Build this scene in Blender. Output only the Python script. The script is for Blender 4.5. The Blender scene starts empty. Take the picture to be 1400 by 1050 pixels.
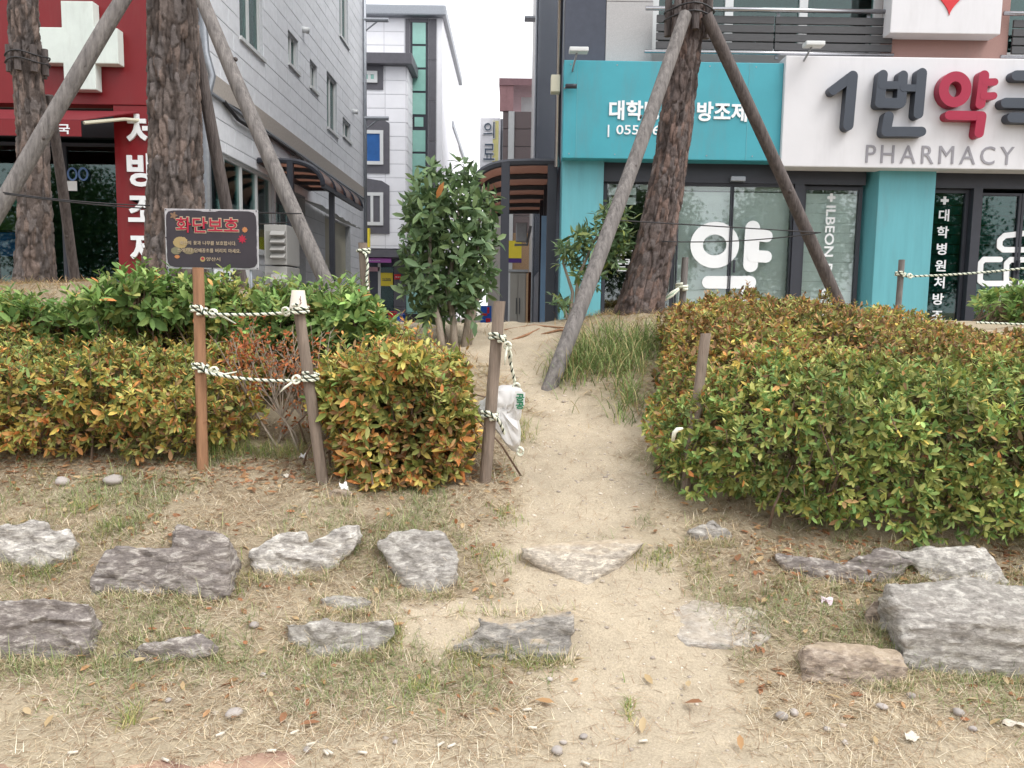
import bpy, bmesh, math, random
import numpy as np
from mathutils import Vector, Matrix
R_ = random.Random(7)
NP = np.random.default_rng(11)
sc = bpy.context.scene
col = sc.collection
# ------------------------------------------------------------------ camera
F = 1080.0
EYE = Vector((0, 0, 1.2))
CM = Matrix.Rotation(math.pi/2 - math.atan(113/1080), 4, 'X') @ Matrix.Rotation(math.radians(0.83), 4, 'Z')
cam = bpy.data.cameras.new('camera')
cam.sensor_width = 36; cam.lens = 36*F/1400; cam.clip_start = 0.05; cam.clip_end = 2000
co = bpy.data.objects.new('camera', cam); col.objects.link(co)
co.matrix_world = Matrix.Translation(EYE) @ CM
sc.camera = co
# ------------------------------------------------------------------ light
SUN_EL, SUN_AZ = math.radians(55), math.radians(128)
w = bpy.data.worlds.new('World'); sc.world = w; w.use_nodes = True
nt = w.node_tree; nt.nodes.clear()
sky = nt.nodes.new('ShaderNodeTexSky'); sky.sky_type = 'NISHITA'; sky.sun_disc = False
sky.sun_elevation = SUN_EL; sky.sun_rotation = SUN_AZ; sky.air_density = 1.0; sky.dust_density = 8.0; sky.ozone_density = 1.0
hs = nt.nodes.new('ShaderNodeHueSaturation'); hs.inputs['Saturation'].default_value = 0.10
bg = nt.nodes.new('ShaderNodeBackground'); bg.inputs['Strength'].default_value = 0.15
wo = nt.nodes.new('ShaderNodeOutputWorld')
cm = nt.nodes.new('ShaderNodeMix'); cm.data_type = 'RGBA'; cm.inputs['Factor'].default_value = 0.72; cm.inputs['B'].default_value = (8.6, 8.7, 8.95, 1)   # the overcast veil
nt.links.new(sky.outputs[0], hs.inputs['Color']); nt.links.new(hs.outputs[0], cm.inputs['A']); nt.links.new(cm.outputs['Result'], bg.inputs[0]); nt.links.new(bg.outputs[0], wo.inputs[0])
sl = bpy.data.lights.new('sun', 'SUN'); sl.energy = 1.1; sl.angle = math.radians(28); sl.color = (1, 0.975, 0.94)
so = bpy.data.objects.new('sun', sl); col.objects.link(so)
so.rotation_euler = (math.pi/2 - SUN_EL, 0, math.pi - SUN_AZ)
sc.view_settings.view_transform = 'Standard'; sc.view_settings.look = 'None'
sc.view_settings.exposure = 0.70; sc.view_settings.gamma = 1.0
sc.cycles.use_denoising = True
sc.cycles.max_bounces = 8; sc.cycles.transparent_max_bounces = 12
# ------------------------------------------------------------------ helpers: pixels of the view to places
def ray(px, py):
    d = CM.to_3x3() @ Vector(((px-700)/F, (525-py)/F, -1.0))
    return d/d.y
def P(px, py, d): return EYE + ray(px, py)*d
def PX(px, py, X):
    r = ray(px, py); return EYE + r*(X/r.x)
def RC(px0, py0, px1, py1, d):
    mx, my = (px0+px1)/2, (py0+py1)/2
    return P(px0, my, d).x, P(px1, my, d).x, P(mx, py1, d).z, P(mx, py0, d).z
_tab = NP.random((64, 64, 64))
def vn(x, y, z):
    x = np.asarray(x, float); y = np.asarray(y, float)+0*x; z = np.asarray(z, float)+0*x
    xi, yi, zi = np.floor(x).astype(int), np.floor(y).astype(int), np.floor(z).astype(int)
    fx, fy, fz = x-xi, y-yi, z-zi
    fx, fy, fz = fx*fx*(3-2*fx), fy*fy*(3-2*fy), fz*fz*(3-2*fz)
    r = 0
    for a in (0, 1):
        for b in (0, 1):
            for c in (0, 1):
                r = r + _tab[(xi+a) & 63, (yi+b) & 63, (zi+c) & 63]*(fx if a else 1-fx)*(fy if b else 1-fy)*(fz if c else 1-fz)
    return r*2-1
def fbm(x, y, z, o=4):
    s, a = 0, 1
    for i in range(o):
        s = s+a*vn(np.asarray(x)*2**i+i*7.3, np.asarray(y)*2**i+i*3.1, np.asarray(z)*2**i); a *= 0.5
    return s
def sst(a, b, x):
    t = np.clip((np.asarray(x, float)-a)/(b-a), 0, 1); return t*t*(3-2*t)
# ------------------------------------------------------------------ terrain function
_yy = np.linspace(-2, 12, 1401)
_pz = np.interp(_yy, [-2, 1.9, 2.05, 2.33, 2.43, 2.60, 2.70, 2.80, 3.22, 4.2, 5.2, 5.6, 6.2, 7.6, 12], [-0.0, 0.0, 0.02, 0.09, 0.165, 0.215, 0.285, 0.345, 0.45, 0.72, 1.015, 1.05, 1.03, 0.30, 0.30])
_k = np.hanning(25); _k /= _k.sum()
_pz = np.convolve(np.pad(_pz, 12, mode='edge'), _k, mode='valid')
PLO = ([1.9, 2.4, 2.76, 3.26, 4.0, 4.6, 5.1, 6], [.1, .02, -.02, 0, .05, -.1, -.7, -1.2])
PHI = ([1.9, 2.4, 2.76, 3.26, 4.0, 4.6, 5.1, 6], [.74, .70, .50, .60, .60, .28, .40, .5])
def pathmask(x, y):
    lo = np.interp(y, *PLO); hi = np.interp(y, *PHI)
    n = 0.10*fbm(np.asarray(x)*3.1, np.asarray(y)*3.1, 2.2, 3)+.06*fbm(np.asarray(x)*11, np.asarray(y)*11, 6.2, 2)
    m = sst(-.06, .12, x-lo+n)*sst(-.06, .12, hi-x+n)
    b = sst(.30, .16, np.hypot((np.asarray(x)+.08)/1.2, (np.asarray(y)-2.45)/.55)+n)
    return np.maximum(m, b)
def ground(x, y, fine=True):
    x = np.asarray(x, float); y = np.asarray(y, float)
    z = np.interp(y, _yy, _pz)
    up = sst(3.6, 5.8, y)*(1-sst(6.4, 7.6, y))
    z = z+up*0.23*sst(-.9, -2.2, x)+up*0.10*np.exp(-((x-.95)/.5)**2)+up*0.06*sst(1.2, 2.2, x)
    lo = np.interp(y, *PLO); hi = np.interp(y, *PHI)
    t = (x-(lo+hi)/2)/np.maximum((hi-lo)/2, .2)
    z = z-0.05*np.exp(-t**4)*sst(2.5, 3.2, y)*(1-sst(5.0, 5.8, y))
    m = sst(1.95, 2.3, y)*(1-sst(6.8, 7.4, y))
    z = z+m*0.018*fbm(x*2.3, y*2.3, .5, 3)
    if fine:
        pm = pathmask(x, y)
        z = z+sst(1.8, 2.1, y)*(1-sst(6.8, 7.4, y))*(0.007*(1-.2*pm)*fbm(x*14, y*14, 1.7, 3)+.010*fbm(x*5.5, y*5.5, 4.4, 2))
        z = z+np.where(y < 2.3, (0.016*fbm(x*5.1, y*8, 9.1, 4)-0.003+0.010*sst(-1.2, .1, x))*(1-sst(2.0, 2.3, y)), 0)
    return z
_GX, _GY = np.arange(-6.5, 6.51, .02), np.arange(1.4, 9.3, .02)
_gxx, _gyy = np.meshgrid(_GX, _GY); _GZF = ground(_gxx, _gyy, True); _GZC = ground(_gxx, _gyy, False)
def gq(x, y, A):
    u = np.clip((np.asarray(x, float)+6.5)/.02, 0, len(_GX)-2.001); v = np.clip((np.asarray(y, float)-1.4)/.02, 0, len(_GY)-2.001)
    i, j = u.astype(int), v.astype(int); a, b = u-i, v-j
    return A[j, i]*(1-a)*(1-b)+A[j, i+1]*a*(1-b)+A[j+1, i]*(1-a)*b+A[j+1, i+1]*a*b
_GD = np.arange(1.5, 9, .006)
def G(px, py):
    r = ray(px, py); zq = gq(r.x*_GD, _GD, _GZC); m = EYE.z+r.z*_GD < zq
    i = int(np.argmax(m)) if m.any() else len(_GD)-1
    return Vector((r.x*_GD[i], float(_GD[i]), float(zq[i])))
def gz(x, y): return float(gq(x, y, _GZF))
# ------------------------------------------------------------------ helpers: things, parts, meshes
def tag(o, label=None, cat=None, group=None, kind=None):
    if label: o['label'] = label
    if cat: o['category'] = cat
    if group: o['group'] = group
    if kind: o['kind'] = kind
    return o
def thing(name, label, cat, loc=(0, 0, 0), group=None):
    o = bpy.data.objects.new(name, None); col.objects.link(o)
    o.location = loc; o.empty_display_size = 0.1
    return tag(o, label, cat, group)
def put(name, me, mt, parent=None, kind=None):
    if mt is not None and len(me.materials) == 0: me.materials.append(mt)
    o = bpy.data.objects.new(name, me); col.objects.link(o)
    if parent is not None:
        o.parent = parent
        if parent.type == 'EMPTY': o.matrix_parent_inverse = Matrix.Translation(-Vector(parent.location))
        elif parent.parent is None: o.matrix_parent_inverse = Matrix.Translation(-Vector(parent.location))
    if kind: o['kind'] = kind
    return o
def npmesh(name, V, Fc, tint=None, smooth=False):
    """V (n,3); Fc = list of int arrays of equal face size each"""
    me = bpy.data.meshes.new(name)
    V = np.asarray(V, np.float32); me.vertices.add(len(V)); me.vertices.foreach_set('co', V.ravel())
    li = np.concatenate([f.ravel() for f in Fc]).astype(np.int32)
    sz = np.concatenate([np.full(len(f), f.shape[1]) for f in Fc]).astype(np.int32)
    st = np.concatenate([[0], np.cumsum(sz)[:-1]]).astype(np.int32)
    me.loops.add(len(li)); me.loops.foreach_set('vertex_index', li)
    me.polygons.add(len(sz)); me.polygons.foreach_set('loop_start', st); me.polygons.foreach_set('loop_total', sz)
    if smooth: me.polygons.foreach_set('use_smooth', np.ones(len(sz), bool))
    me.update(calc_edges=True)
    if tint is not None:
        a = me.attributes.new('tint', 'FLOAT_COLOR', 'POINT')
        t = np.ones((len(V), 4), np.float32); t[:, :3] = tint; a.data.foreach_set('color', t.ravel())
    return me
class MB:
    def __init__(s): s.v = []; s.f = []
    def add(s, v, f):
        o = len(s.v); s.v += [tuple(p) for p in v]; s.f += [tuple(i+o for i in q) for q in f]; return s
    def box(s, x0, x1, y0, y1, z0, z1, b=0.0):
        x0, x1 = min(x0, x1), max(x0, x1); y0, y1 = min(y0, y1), max(y0, y1); z0, z1 = min(z0, z1), max(z0, z1)
        return s.add([(x0,y0,z0),(x1,y0,z0),(x1,y1,z0),(x0,y1,z0),(x0,y0,z1),(x1,y0,z1),(x1,y1,z1),(x0,y1,z1)],
                     [(0,3,2,1),(4,5,6,7),(0,1,5,4),(1,2,6,5),(2,3,7,6),(3,0,4,7)])
    def hexa(s, p): # eight points, bottom four then top four
        return s.add(p, [(0,3,2,1),(4,5,6,7),(0,1,5,4),(1,2,6,5),(2,3,7,6),(3,0,4,7)])
    def prism(s, poly, y0, y1): # polygon of (x,z), front at y0
        n = len(poly)
        a = sum(poly[i][0]*poly[(i+1) % n][1]-poly[(i+1) % n][0]*poly[i][1] for i in range(n))
        if a < 0: poly = poly[::-1]
        v = [(x, y0, z) for x, z in poly]+[(x, y1, z) for x, z in poly]
        f = [tuple(range(n)), tuple(range(2*n-1, n-1, -1))]+[(i, i+n, (i+1) % n+n, (i+1) % n) for i in range(n)]
        return s.add(v, f)
    def prismx(s, poly, x0, x1): # polygon of (y,z)
        o = MB().prism([(p[0], p[1]) for p in poly], 0, 1)
        return s.add([(x0 if v[1] == 0 else x1, v[0], v[2]) for v in o.v], o.f)
    def tube(s, pts, rad, n=8, cap=True):
        pts = [Vector(p) for p in pts]; m = len(pts)
        rad = [rad]*m if not hasattr(rad, '__len__') else rad
        v = []; f = []; up = None
        for i, p in enumerate(pts):
            t = (pts[min(i+1, m-1)]-pts[max(i-1, 0)]).normalized()
            if up is None: up = t.orthogonal().normalized()
            up = (up-t*up.dot(t)); up = up.normalized() if up.length > 1e-6 else t.orthogonal().normalized()
            b = t.cross(up)
            for k in range(n):
                a = 2*math.pi*k/n; v.append(p+(up*math.cos(a)+b*math.sin(a))*rad[i])
        for i in range(m-1):
            for k in range(n): f.append((i*n+k, i*n+(k+1) % n, (i+1)*n+(k+1) % n, (i+1)*n+k))
        if cap: f.append(tuple(range(n-1, -1, -1))); f.append(tuple((m-1)*n+k for k in range(n)))
        return s.add(v, f)
    def cyl(s, c, axis, r, h, n=20, r2=None):
        a = Vector(axis).normalized(); c = Vector(c)
        return s.tube([c, c+a*h], [r, r if r2 is None else r2], n)
    def mesh(s, name, smooth=False, bevel=0):
        me = bpy.data.meshes.new(name); me.from_pydata(s.v, [], s.f)
        if bevel:
            bm = bmesh.new(); bm.from_mesh(me)
            bmesh.ops.bevel(bm, geom=[e for e in bm.edges if e.is_manifold and e.calc_face_angle() > .5], offset=bevel, segments=2, affect='EDGES', profile=.6, clamp_overlap=True)
            bm.to_mesh(me); bm.free()
        if smooth:
            me.polygons.foreach_set('use_smooth', [True]*len(me.polygons))
        me.update(); return me
    def build(s, name, mt, parent=None, smooth=False, bevel=0, kind=None):
        return put(name, s.mesh(name, smooth, bevel), mt, parent, kind)
    def solo(s, name, mt, label, cat, group=None, smooth=False, bevel=0):
        """one-mesh thing with its origin at its base"""
        a = np.array([tuple(p) for p in s.v]); o = Vector(((a[:,0].min()+a[:,0].max())/2, (a[:,1].min()+a[:,1].max())/2, a[:,2].min()))
        s.v = [tuple(Vector(p)-o) for p in s.v]
        ob = put(name, s.mesh(name, smooth, bevel), mt); ob.location = o
        return tag(ob, label, cat, group)
def autosmooth(o, ang=35):
    me = o.data; me.polygons.foreach_set('use_smooth', [True]*len(me.polygons)); me.set_sharp_from_angle(angle=math.radians(ang)); return o
# ------------------------------------------------------------------ materials
def S(r, g, b):
    f = lambda c: (c/255/12.92) if c/255 <= .04045 else ((c/255+.055)/1.055)**2.4
    return (f(r), f(g), f(b))
def newmat(name):
    m = bpy.data.materials.new(name); m.use_nodes = True
    n = m.node_tree.nodes; return m, n, m.node_tree.links, n['Principled BSDF']
def mat(name, c, rough=.6, var=.12, scale=6, bump=0, bscale=80, metal=0, rand=0, stretch=(1,1,1), c2=None, dirt=0, spec=.4, dscale=1.5):
    m, n, L, b = newmat(name)
    tc = n.new('ShaderNodeTexCoord'); mp = n.new('ShaderNodeMapping'); mp.inputs['Scale'].default_value = stretch
    L.new(tc.outputs['Object'], mp.inputs['Vector'])
    nz = n.new('ShaderNodeTexNoise'); nz.inputs['Scale'].default_value = scale; nz.inputs['Detail'].default_value = 6; nz.inputs['Roughness'].default_value = .65
    L.new(mp.outputs[0], nz.inputs['Vector'])
    mx = n.new('ShaderNodeMix'); mx.data_type = 'RGBA'
    A = tuple(max(0, x*(1-var)) for x in c); B = c2 if c2 else tuple(min(1, x*(1+var)) for x in c)
    mx.inputs['A'].default_value = (*A, 1); mx.inputs['B'].default_value = (*B, 1)
    rp = n.new('ShaderNodeMapRange'); rp.inputs['From Min'].default_value = .3; rp.inputs['From Max'].default_value = .7
    L.new(nz.outputs['Fac'], rp.inputs['Value']); L.new(rp.outputs[0], mx.inputs['Factor'])
    out = mx.outputs['Result']
    if dirt:
        n2 = n.new('ShaderNodeTexNoise'); n2.inputs['Scale'].default_value = dscale; n2.inputs['Detail'].default_value = 8; n2.inputs['Roughness'].default_value = .7
        m2 = n.new('ShaderNodeMapping'); m2.inputs['Scale'].default_value = (3, 3, .5); L.new(tc.outputs['Object'], m2.inputs[0]); L.new(m2.outputs[0], n2.inputs['Vector'])
        r2 = n.new('ShaderNodeMapRange'); r2.inputs['From Min'].default_value = .5; r2.inputs['From Max'].default_value = .8; r2.inputs['To Max'].default_value = dirt
        L.new(n2.outputs['Fac'], r2.inputs['Value'])
        md = n.new('ShaderNodeMix'); md.data_type = 'RGBA'; md.inputs['B'].default_value = (.16, .14, .12, 1)
        L.new(r2.outputs[0], md.inputs['Factor']); L.new(out, md.inputs['A']); out = md.outputs['Result']
    if rand:
        oi = n.new('ShaderNodeObjectInfo'); r3 = n.new('ShaderNodeMapRange'); r3.inputs['To Min'].default_value = 1-rand; r3.inputs['To Max'].default_value = 1+rand
        L.new(oi.outputs['Random'], r3.inputs['Value'])
        hv = n.new('ShaderNodeHueSaturation'); L.new(r3.outputs[0], hv.inputs['Value']); L.new(out, hv.inputs['Color']); out = hv.outputs[0]
    L.new(out, b.inputs['Base Color'])
    b.inputs['Roughness'].default_value = rough; b.inputs['Metallic'].default_value = metal; b.inputs['Specular IOR Level'].default_value = spec
    if bump:
        nb = n.new('ShaderNodeTexNoise'); nb.inputs['Scale'].default_value = bscale; nb.inputs['Detail'].default_value = 5; L.new(mp.outputs[0], nb.inputs['Vector'])
        bp = n.new('ShaderNodeBump'); bp.inputs['Strength'].default_value = min(1, bump); bp.inputs['Distance'].default_value = .01
        L.new(nb.outputs['Fac'], bp.inputs['Height']); L.new(bp.outputs[0], b.inputs['Normal'])
    return m
def tintmat(name, rough=.5, transl=.25, noise=.15, nscale=120, spec=.35, bump=0):
    m, n, L, b = newmat(name)
    at = n.new('ShaderNodeAttribute'); at.attribute_name = 'tint'
    tc = n.new('ShaderNodeTexCoord')
    nz = n.new('ShaderNodeTexNoise'); nz.inputs['Scale'].default_value = nscale; nz.inputs['Detail'].default_value = 4; L.new(tc.outputs['Object'], nz.inputs['Vector'])
    r = n.new('ShaderNodeMapRange'); r.inputs['To Min'].default_value = 1-noise*2; r.inputs['To Max'].default_value = 1+noise*2; L.new(nz.outputs['Fac'], r.inputs['Value'])
    h = n.new('ShaderNodeHueSaturation'); L.new(r.outputs[0], h.inputs['Value']); L.new(at.outputs['Color'], h.inputs['Color'])
    L.new(h.outputs[0], b.inputs['Base Color']); b.inputs['Roughness'].default_value = rough; b.inputs['Specular IOR Level'].default_value = spec
    if bump:
        bp = n.new('ShaderNodeBump'); bp.inputs['Strength'].default_value = bump; bp.inputs['Distance'].default_value = .004
        L.new(nz.outputs['Fac'], bp.inputs['Height']); L.new(bp.outputs[0], b.inputs['Normal'])
    if transl:
        tr = n.new('ShaderNodeBsdfTranslucent'); L.new(h.outputs[0], tr.inputs['Color'])
        ms = n.new('ShaderNodeMixShader'); ms.inputs[0].default_value = transl
        L.new(b.outputs[0], ms.inputs[1]); L.new(tr.outputs[0], ms.inputs[2]); L.new(ms.outputs[0], n['Material Output'].inputs['Surface'])
    return m
def glassmat(name, tint=(.75, .82, .8), refl=1.0, rough=.02, base=.06):
    m, n, L, b = newmat(name); n.remove(b)
    t = n.new('ShaderNodeBsdfTransparent'); t.inputs[0].default_value = (*tint, 1)
    g = n.new('ShaderNodeBsdfGlossy'); g.inputs['Roughness'].default_value = rough; g.inputs[0].default_value = (.9, .95, .95, 1)
    lw = n.new('ShaderNodeFresnel'); lw.inputs[0].default_value = 1.5
    a = n.new('ShaderNodeMath'); a.operation = 'MULTIPLY_ADD'; a.inputs[1].default_value = refl; a.inputs[2].default_value = base; a.use_clamp = True
    L.new(lw.outputs[0], a.inputs[0])
    ms = n.new('ShaderNodeMixShader'); L.new(a.outputs[0], ms.inputs[0]); L.new(t.outputs[0], ms.inputs[1]); L.new(g.outputs[0], ms.inputs[2])
    L.new(ms.outputs[0], n['Material Output'].inputs['Surface']); return m
M = {}
M['teal'] = mat('teal_panel', S(64, 150, 164), .45, .06, 2, dirt=.32, bump=.25, bscale=2.5)
M['teal_pillar'] = mat('teal_pillar', S(94, 160, 170), .5, .08, 3, dirt=.3, stretch=(4, 4, .4))
M['white_sign'] = mat('white_sign', S(208, 207, 210), .5, .03, 2, dirt=.14)
M['charcoal_letter'] = mat('charcoal_letter', S(58, 64, 74), .45, .05)
M['crimson_letter'] = mat('crimson_letter', S(152, 26, 58), .4, .04)
M['grey_letter'] = mat('grey_letter', S(140, 138, 144), .4, .05)
M['white_letter'] = mat('white_letter', S(226, 228, 230), .5, .03)
M['red'] = mat('red_panel', S(116, 12, 20), .45, .08, 2, dirt=.15)
M['cross_white'] = mat('cross_white', S(205, 214, 208), .5, .08, 3, dirt=.2, dscale=4)
M['dark_metal'] = mat('dark_metal', S(52, 54, 62), .45, .1, 5)
M['dark_clad'] = mat('dark_cladding', S(70, 78, 92), .4, .12, 4, dirt=.2, metal=.2)
M['granite'] = mat('granite', S(168, 166, 166), .55, .22, 160, bump=.15, bscale=200)
M['pink_granite'] = mat('pink_granite', S(150, 116, 108), .55, .3, 120, bump=.2, bscale=160, dirt=.3)
M['dark_stone'] = mat('dark_stone', S(66, 70, 82), .35, .12, 12)
M['tile'] = mat('wall_tile', S(224, 226, 230), .5, .06, 9, bump=.35, bscale=45, rand=.04, dirt=.14)
M['mortar'] = mat('mortar', S(188, 190, 194), .9, .1, 20)
M['band'] = mat('stone_band', S(168, 160, 152), .8, .16, 30, bump=.5, bscale=40)
M['panel'] = mat('far_panel', S(232, 232, 236), .5, .03, 3, rand=.03)
M['panel_dark'] = mat('far_panel_dark', S(92, 91, 97), .4, .1, 6, rand=.05)
M['frame_white'] = mat('frame_white', S(206, 208, 208), .5, .04)
M['glass'] = glassmat('glass', (.96, .99, .98), .9, .02, .05)
M['glass_dark'] = glassmat('glass_dark', (.46, .70, .67), .8, .02, .03)
M['glass_green'] = mat('glass_green', S(140, 190, 178), .12, .08, 3, spec=.8)
M['steel'] = mat('steel', S(176, 176, 180), .25, .06, 10, metal=.9)
M['galv'] = mat('galvanised', S(150, 154, 160), .45, .1, 20, metal=.6)
M['slat'] = mat('slat_wood', S(72, 72, 74), .6, .18, 14, stretch=(.6, 1, 8), bump=.2)
M['wood_grey'] = mat('weathered_wood', S(104, 99, 97), .85, .3, 9, stretch=(5, 5, .5), bump=.9, bscale=26, c2=S(140, 134, 130))
M['wood_dark'] = mat('dark_wood', S(80, 72, 70), .85, .3, 9, stretch=(5, 5, .5), bump=.9, bscale=26, c2=S(108, 99, 96))
M['wood_brown'] = mat('stake_brown', S(150, 112, 84), .8, .22, 10, stretch=(6, 6, .5), bump=.5, bscale=30)
M['wood_stake'] = mat('stake_grey', S(128, 114, 102), .85, .28, 10, stretch=(6, 6, .5), bump=.6, bscale=30)
M['poly_brown'] = None
M['black'] = mat('black_wire', S(40, 38, 40), .6, .1)
M['rope_white'] = mat('rope_white', S(222, 224, 206), .8, .08, 60, bump=.4, bscale=300)
M['rope_dark'] = mat('rope_dark', S(48, 62, 50), .8, .1, 60, bump=.4, bscale=300)
M['plastic_white'] = mat('plastic_white', S(226, 224, 222), .45, .03, 5)
M['paper'] = mat('paper', S(200, 192, 178), .7, .03)
M['beige_ac'] = mat('ac_shell', S(170, 168, 164), .5, .05, dirt=.2)
M['interior'] = mat('interior_wall', S(120, 122, 120), .8, .1)
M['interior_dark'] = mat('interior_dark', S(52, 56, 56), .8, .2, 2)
M['blind'] = mat('blind_slat', S(216, 224, 222), .6, .04, rand=.03)
M['blind_green'] = mat('blind_green', S(30, 88, 84), .6, .08, rand=.06)
M['concrete'] = mat('concrete', S(150, 146, 140), .85, .12, 5, bump=.3)
M['asphalt'] = mat('asphalt', S(74, 74, 76), .9, .15, 30, bump=.4)
M['purple'] = mat('purple_awning', S(206, 120, 210), .6, .08)
M['yellow'] = mat('yellow_sign', S(226, 206, 60), .5, .04)
M['blue'] = mat('blue_plastic', S(28, 92, 190), .4, .05)
M['redplastic'] = mat('red_plastic', S(196, 34, 40), .4, .05)
M['tub'] = mat('black_tub', S(44, 44, 46), .4, .1)
M['brown_tile'] = mat('brown_tile', S(116, 104, 104), .6, .25, 40, rand=.06)
M['blue_curtain'] = mat('blue_curtain', S(34, 88, 150), .5, .15, 4)
M['cream'] = mat('cream_board', S(196, 192, 172), .6, .05)
M['car_pink'] = mat('car_paint', S(214, 96, 112), .2, .03, spec=.6)
M['orange'] = mat('orange_frame', S(208, 84, 50), .5, .05)
M['cabinet'] = mat('cabinet_grey', S(150, 148, 142), .5, .05, dirt=.1)
M['sign_black'] = mat('sign_black', S(58, 52, 58), .5, .12, 6)
M['worn_white'] = mat('worn_white', S(206, 204, 206), .6, .12, 30, c2=S(150, 146, 150))
M['gold'] = mat('gold_print', S(164, 142, 98), .6, .06)
M['cream_print'] = mat('cream_print', S(176, 158, 134), .6, .05)
M['red_print'] = mat('red_print', S(168, 32, 58), .5, .06)
M['orange_print'] = mat('orange_print', S(180, 120, 76), .6, .06)
M['green_print'] = mat('green_print', S(40, 120, 84), .6, .05)
M['red_heart'] = mat('red_heart', S(196, 34, 42), .4, .04)
M['tire'] = mat('tyre', S(30, 30, 32), .8, .1)
def polym():
    m, n, L, b = newmat('brown_polycarbonate')
    b.inputs['Base Color'].default_value = (*S(158, 126, 112), 1); b.inputs['Roughness'].default_value = .25
    t = n.new('ShaderNodeBsdfTransparent'); t.inputs[0].default_value = (*S(204, 172, 158), 1)
    tl = n.new('ShaderNodeBsdfTranslucent'); tl.inputs[0].default_value = (*S(206, 176, 162), 1)
    a = n.new('ShaderNodeMixShader'); a.inputs[0].default_value = .55; L.new(b.outputs[0], a.inputs[1]); L.new(tl.outputs[0], a.inputs[2])
    c = n.new('ShaderNodeMixShader'); c.inputs[0].default_value = .25; L.new(a.outputs[0], c.inputs[1]); L.new(t.outputs[0], c.inputs[2])
    L.new(c.outputs[0], n['Material Output'].inputs['Surface']); return m
M['poly_brown'] = polym()
# ------------------------------------------------------------------ lettering
_gc = {}
def glyph(ch, off):
    k = (ch, off)
    if k not in _gc:
        c = bpy.data.curves.new('g', 'FONT'); c.body = ch; c.resolution_u = 3; c.offset = off
        o = bpy.data.objects.new('g', c); col.objects.link(o); bpy.context.view_layer.update()
        me = bpy.data.meshes.new_from_object(o)
        vs = [tuple(v.co) for v in me.vertices]; fs = [tuple(p.vertices) for p in me.polygons]
        c.body = ch+ch; bpy.context.view_layer.update(); w2 = o.dimensions.x
        c.body = ch; bpy.context.view_layer.update(); adv = w2-o.dimensions.x
        bpy.data.objects.remove(o); bpy.data.curves.remove(c); bpy.data.meshes.remove(me)
        _gc[k] = (vs, fs, adv)
    return _gc[k]
def letters(s, x0, x1, z0, z1, y, mt, parent, off=.02, single=True, name='letter', vertical=False, rot=False, gap=1.0, thick=.006):
    """flat raised letters fitted in a rectangle of the plane y, facing -y; rot: line runs downwards with letters turned"""
    its = []; cur = 0
    for ch in s:
        if ch == ' ': cur += .35; continue
        vs, fs, adv = glyph(ch, off)
        if vertical:
            mx = (min(v[0] for v in vs)+max(v[0] for v in vs))/2
            its.append(([(v[0]-mx, v[1]-cur) for v in vs], fs)); cur += gap
        else:
            its.append(([(v[0]+cur, v[1]) for v in vs], fs)); cur += adv*gap
    allp = [p for v, f in its for p in v]
    ax, bx = min(p[0] for p in allp), max(p[0] for p in allp); az, bz = min(p[1] for p in allp), max(p[1] for p in allp)
    def tr(p):
        u, v = (p[0]-ax)/(bx-ax), (p[1]-az)/(bz-az)
        if rot: u, v = v, 1-u
        return (x0+(x1-x0)*u, z0+(z1-z0)*v)
    mbj = MB()
    for v, f in its:
        mb = MB() if single else mbj
        q = [tr(p) for p in v]; n = len(q)
        ed = {}
        for fc in f:
            for a, b in zip(fc, fc[1:]+fc[:1]): ed[(a, b)] = 1
        side = [(a, b, b+n, a+n) for (a, b) in ed if (b, a) not in ed]
        flip = (lambda g: g)
        mb.add([(a, y, b) for a, b in q]+[(a, y+thick, b) for a, b in q], list(f)+[s_[::-1] for s_ in side])
        if single: mb.build(name, mt, parent)
    if not single: mbj.build(name, mt, parent)
def strokes(sts, y, depth, mt, parent, name='letter', side=None):
    """thick rounded strokes: each = (list of (x,z), radius) or ('ring', cx, cz, rx, rz, w)"""
    mb = MB(); k = 0
    for st in sts:
        if st[0] == 'ring':
            _, cx, cz, rx, rz, w = st; n = 40; yo = y-.0012*k; k += 1
            v = []; f = []
            for i in range(n):
                a = 2*math.pi*i/n; c_, s_ = math.cos(a), math.sin(a)
                v += [(cx+rx*c_, yo, cz+rz*s_), (cx+(rx-w)*c_, yo, cz+(rz-w)*s_), (cx+(rx-w)*c_, y+depth, cz+(rz-w)*s_), (cx+rx*c_, y+depth, cz+rz*s_)]
            for i in range(n):
                j = (i+1) % n
                for q in range(4): f.append((i*4+q, i*4+(q+1) % 4, j*4+(q+1) % 4, j*4+q))
            mb.add(v, f)
        else:
            pts, r = st
            for (ax, az), (bx, bz) in zip(pts, pts[1:]):
                yo = y-.0012*k; k += 1
                t = math.atan2(bz-az, bx-ax); poly = []
                for i in range(9):
                    a = t+math.pi/2+math.pi*i/8; poly.append((ax+r*math.cos(a), az+r*math.sin(a)))
                for i in range(9):
                    a = t-math.pi/2+math.pi*i/8; poly.append((bx+r*math.cos(a), bz+r*math.sin(a)))
                mb.prism(poly, yo, y+depth)
    return autosmooth(mb.build(name, mt, parent), 40)
for _s, _o in (('공대학병원처방조제| 055-367', .028), ('055-367| ', .01), ('금·일월09토', .02), ('ILBEONPHARMACY대학병원처방조제', .02), ('PHARMACY', .0), ('처방조제', .03), ('약국', .02), ('의료', .03), ('의료', .0), ('공', .03),
               ('화단보호', .055), ('화단보호', .012), ('화단의꽃과나무를보호합시다.쓰레기담배초버리지마세요양산시', .01)):
    for _c in _s:
        if _c != ' ': glyph(_c, _o)
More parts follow.
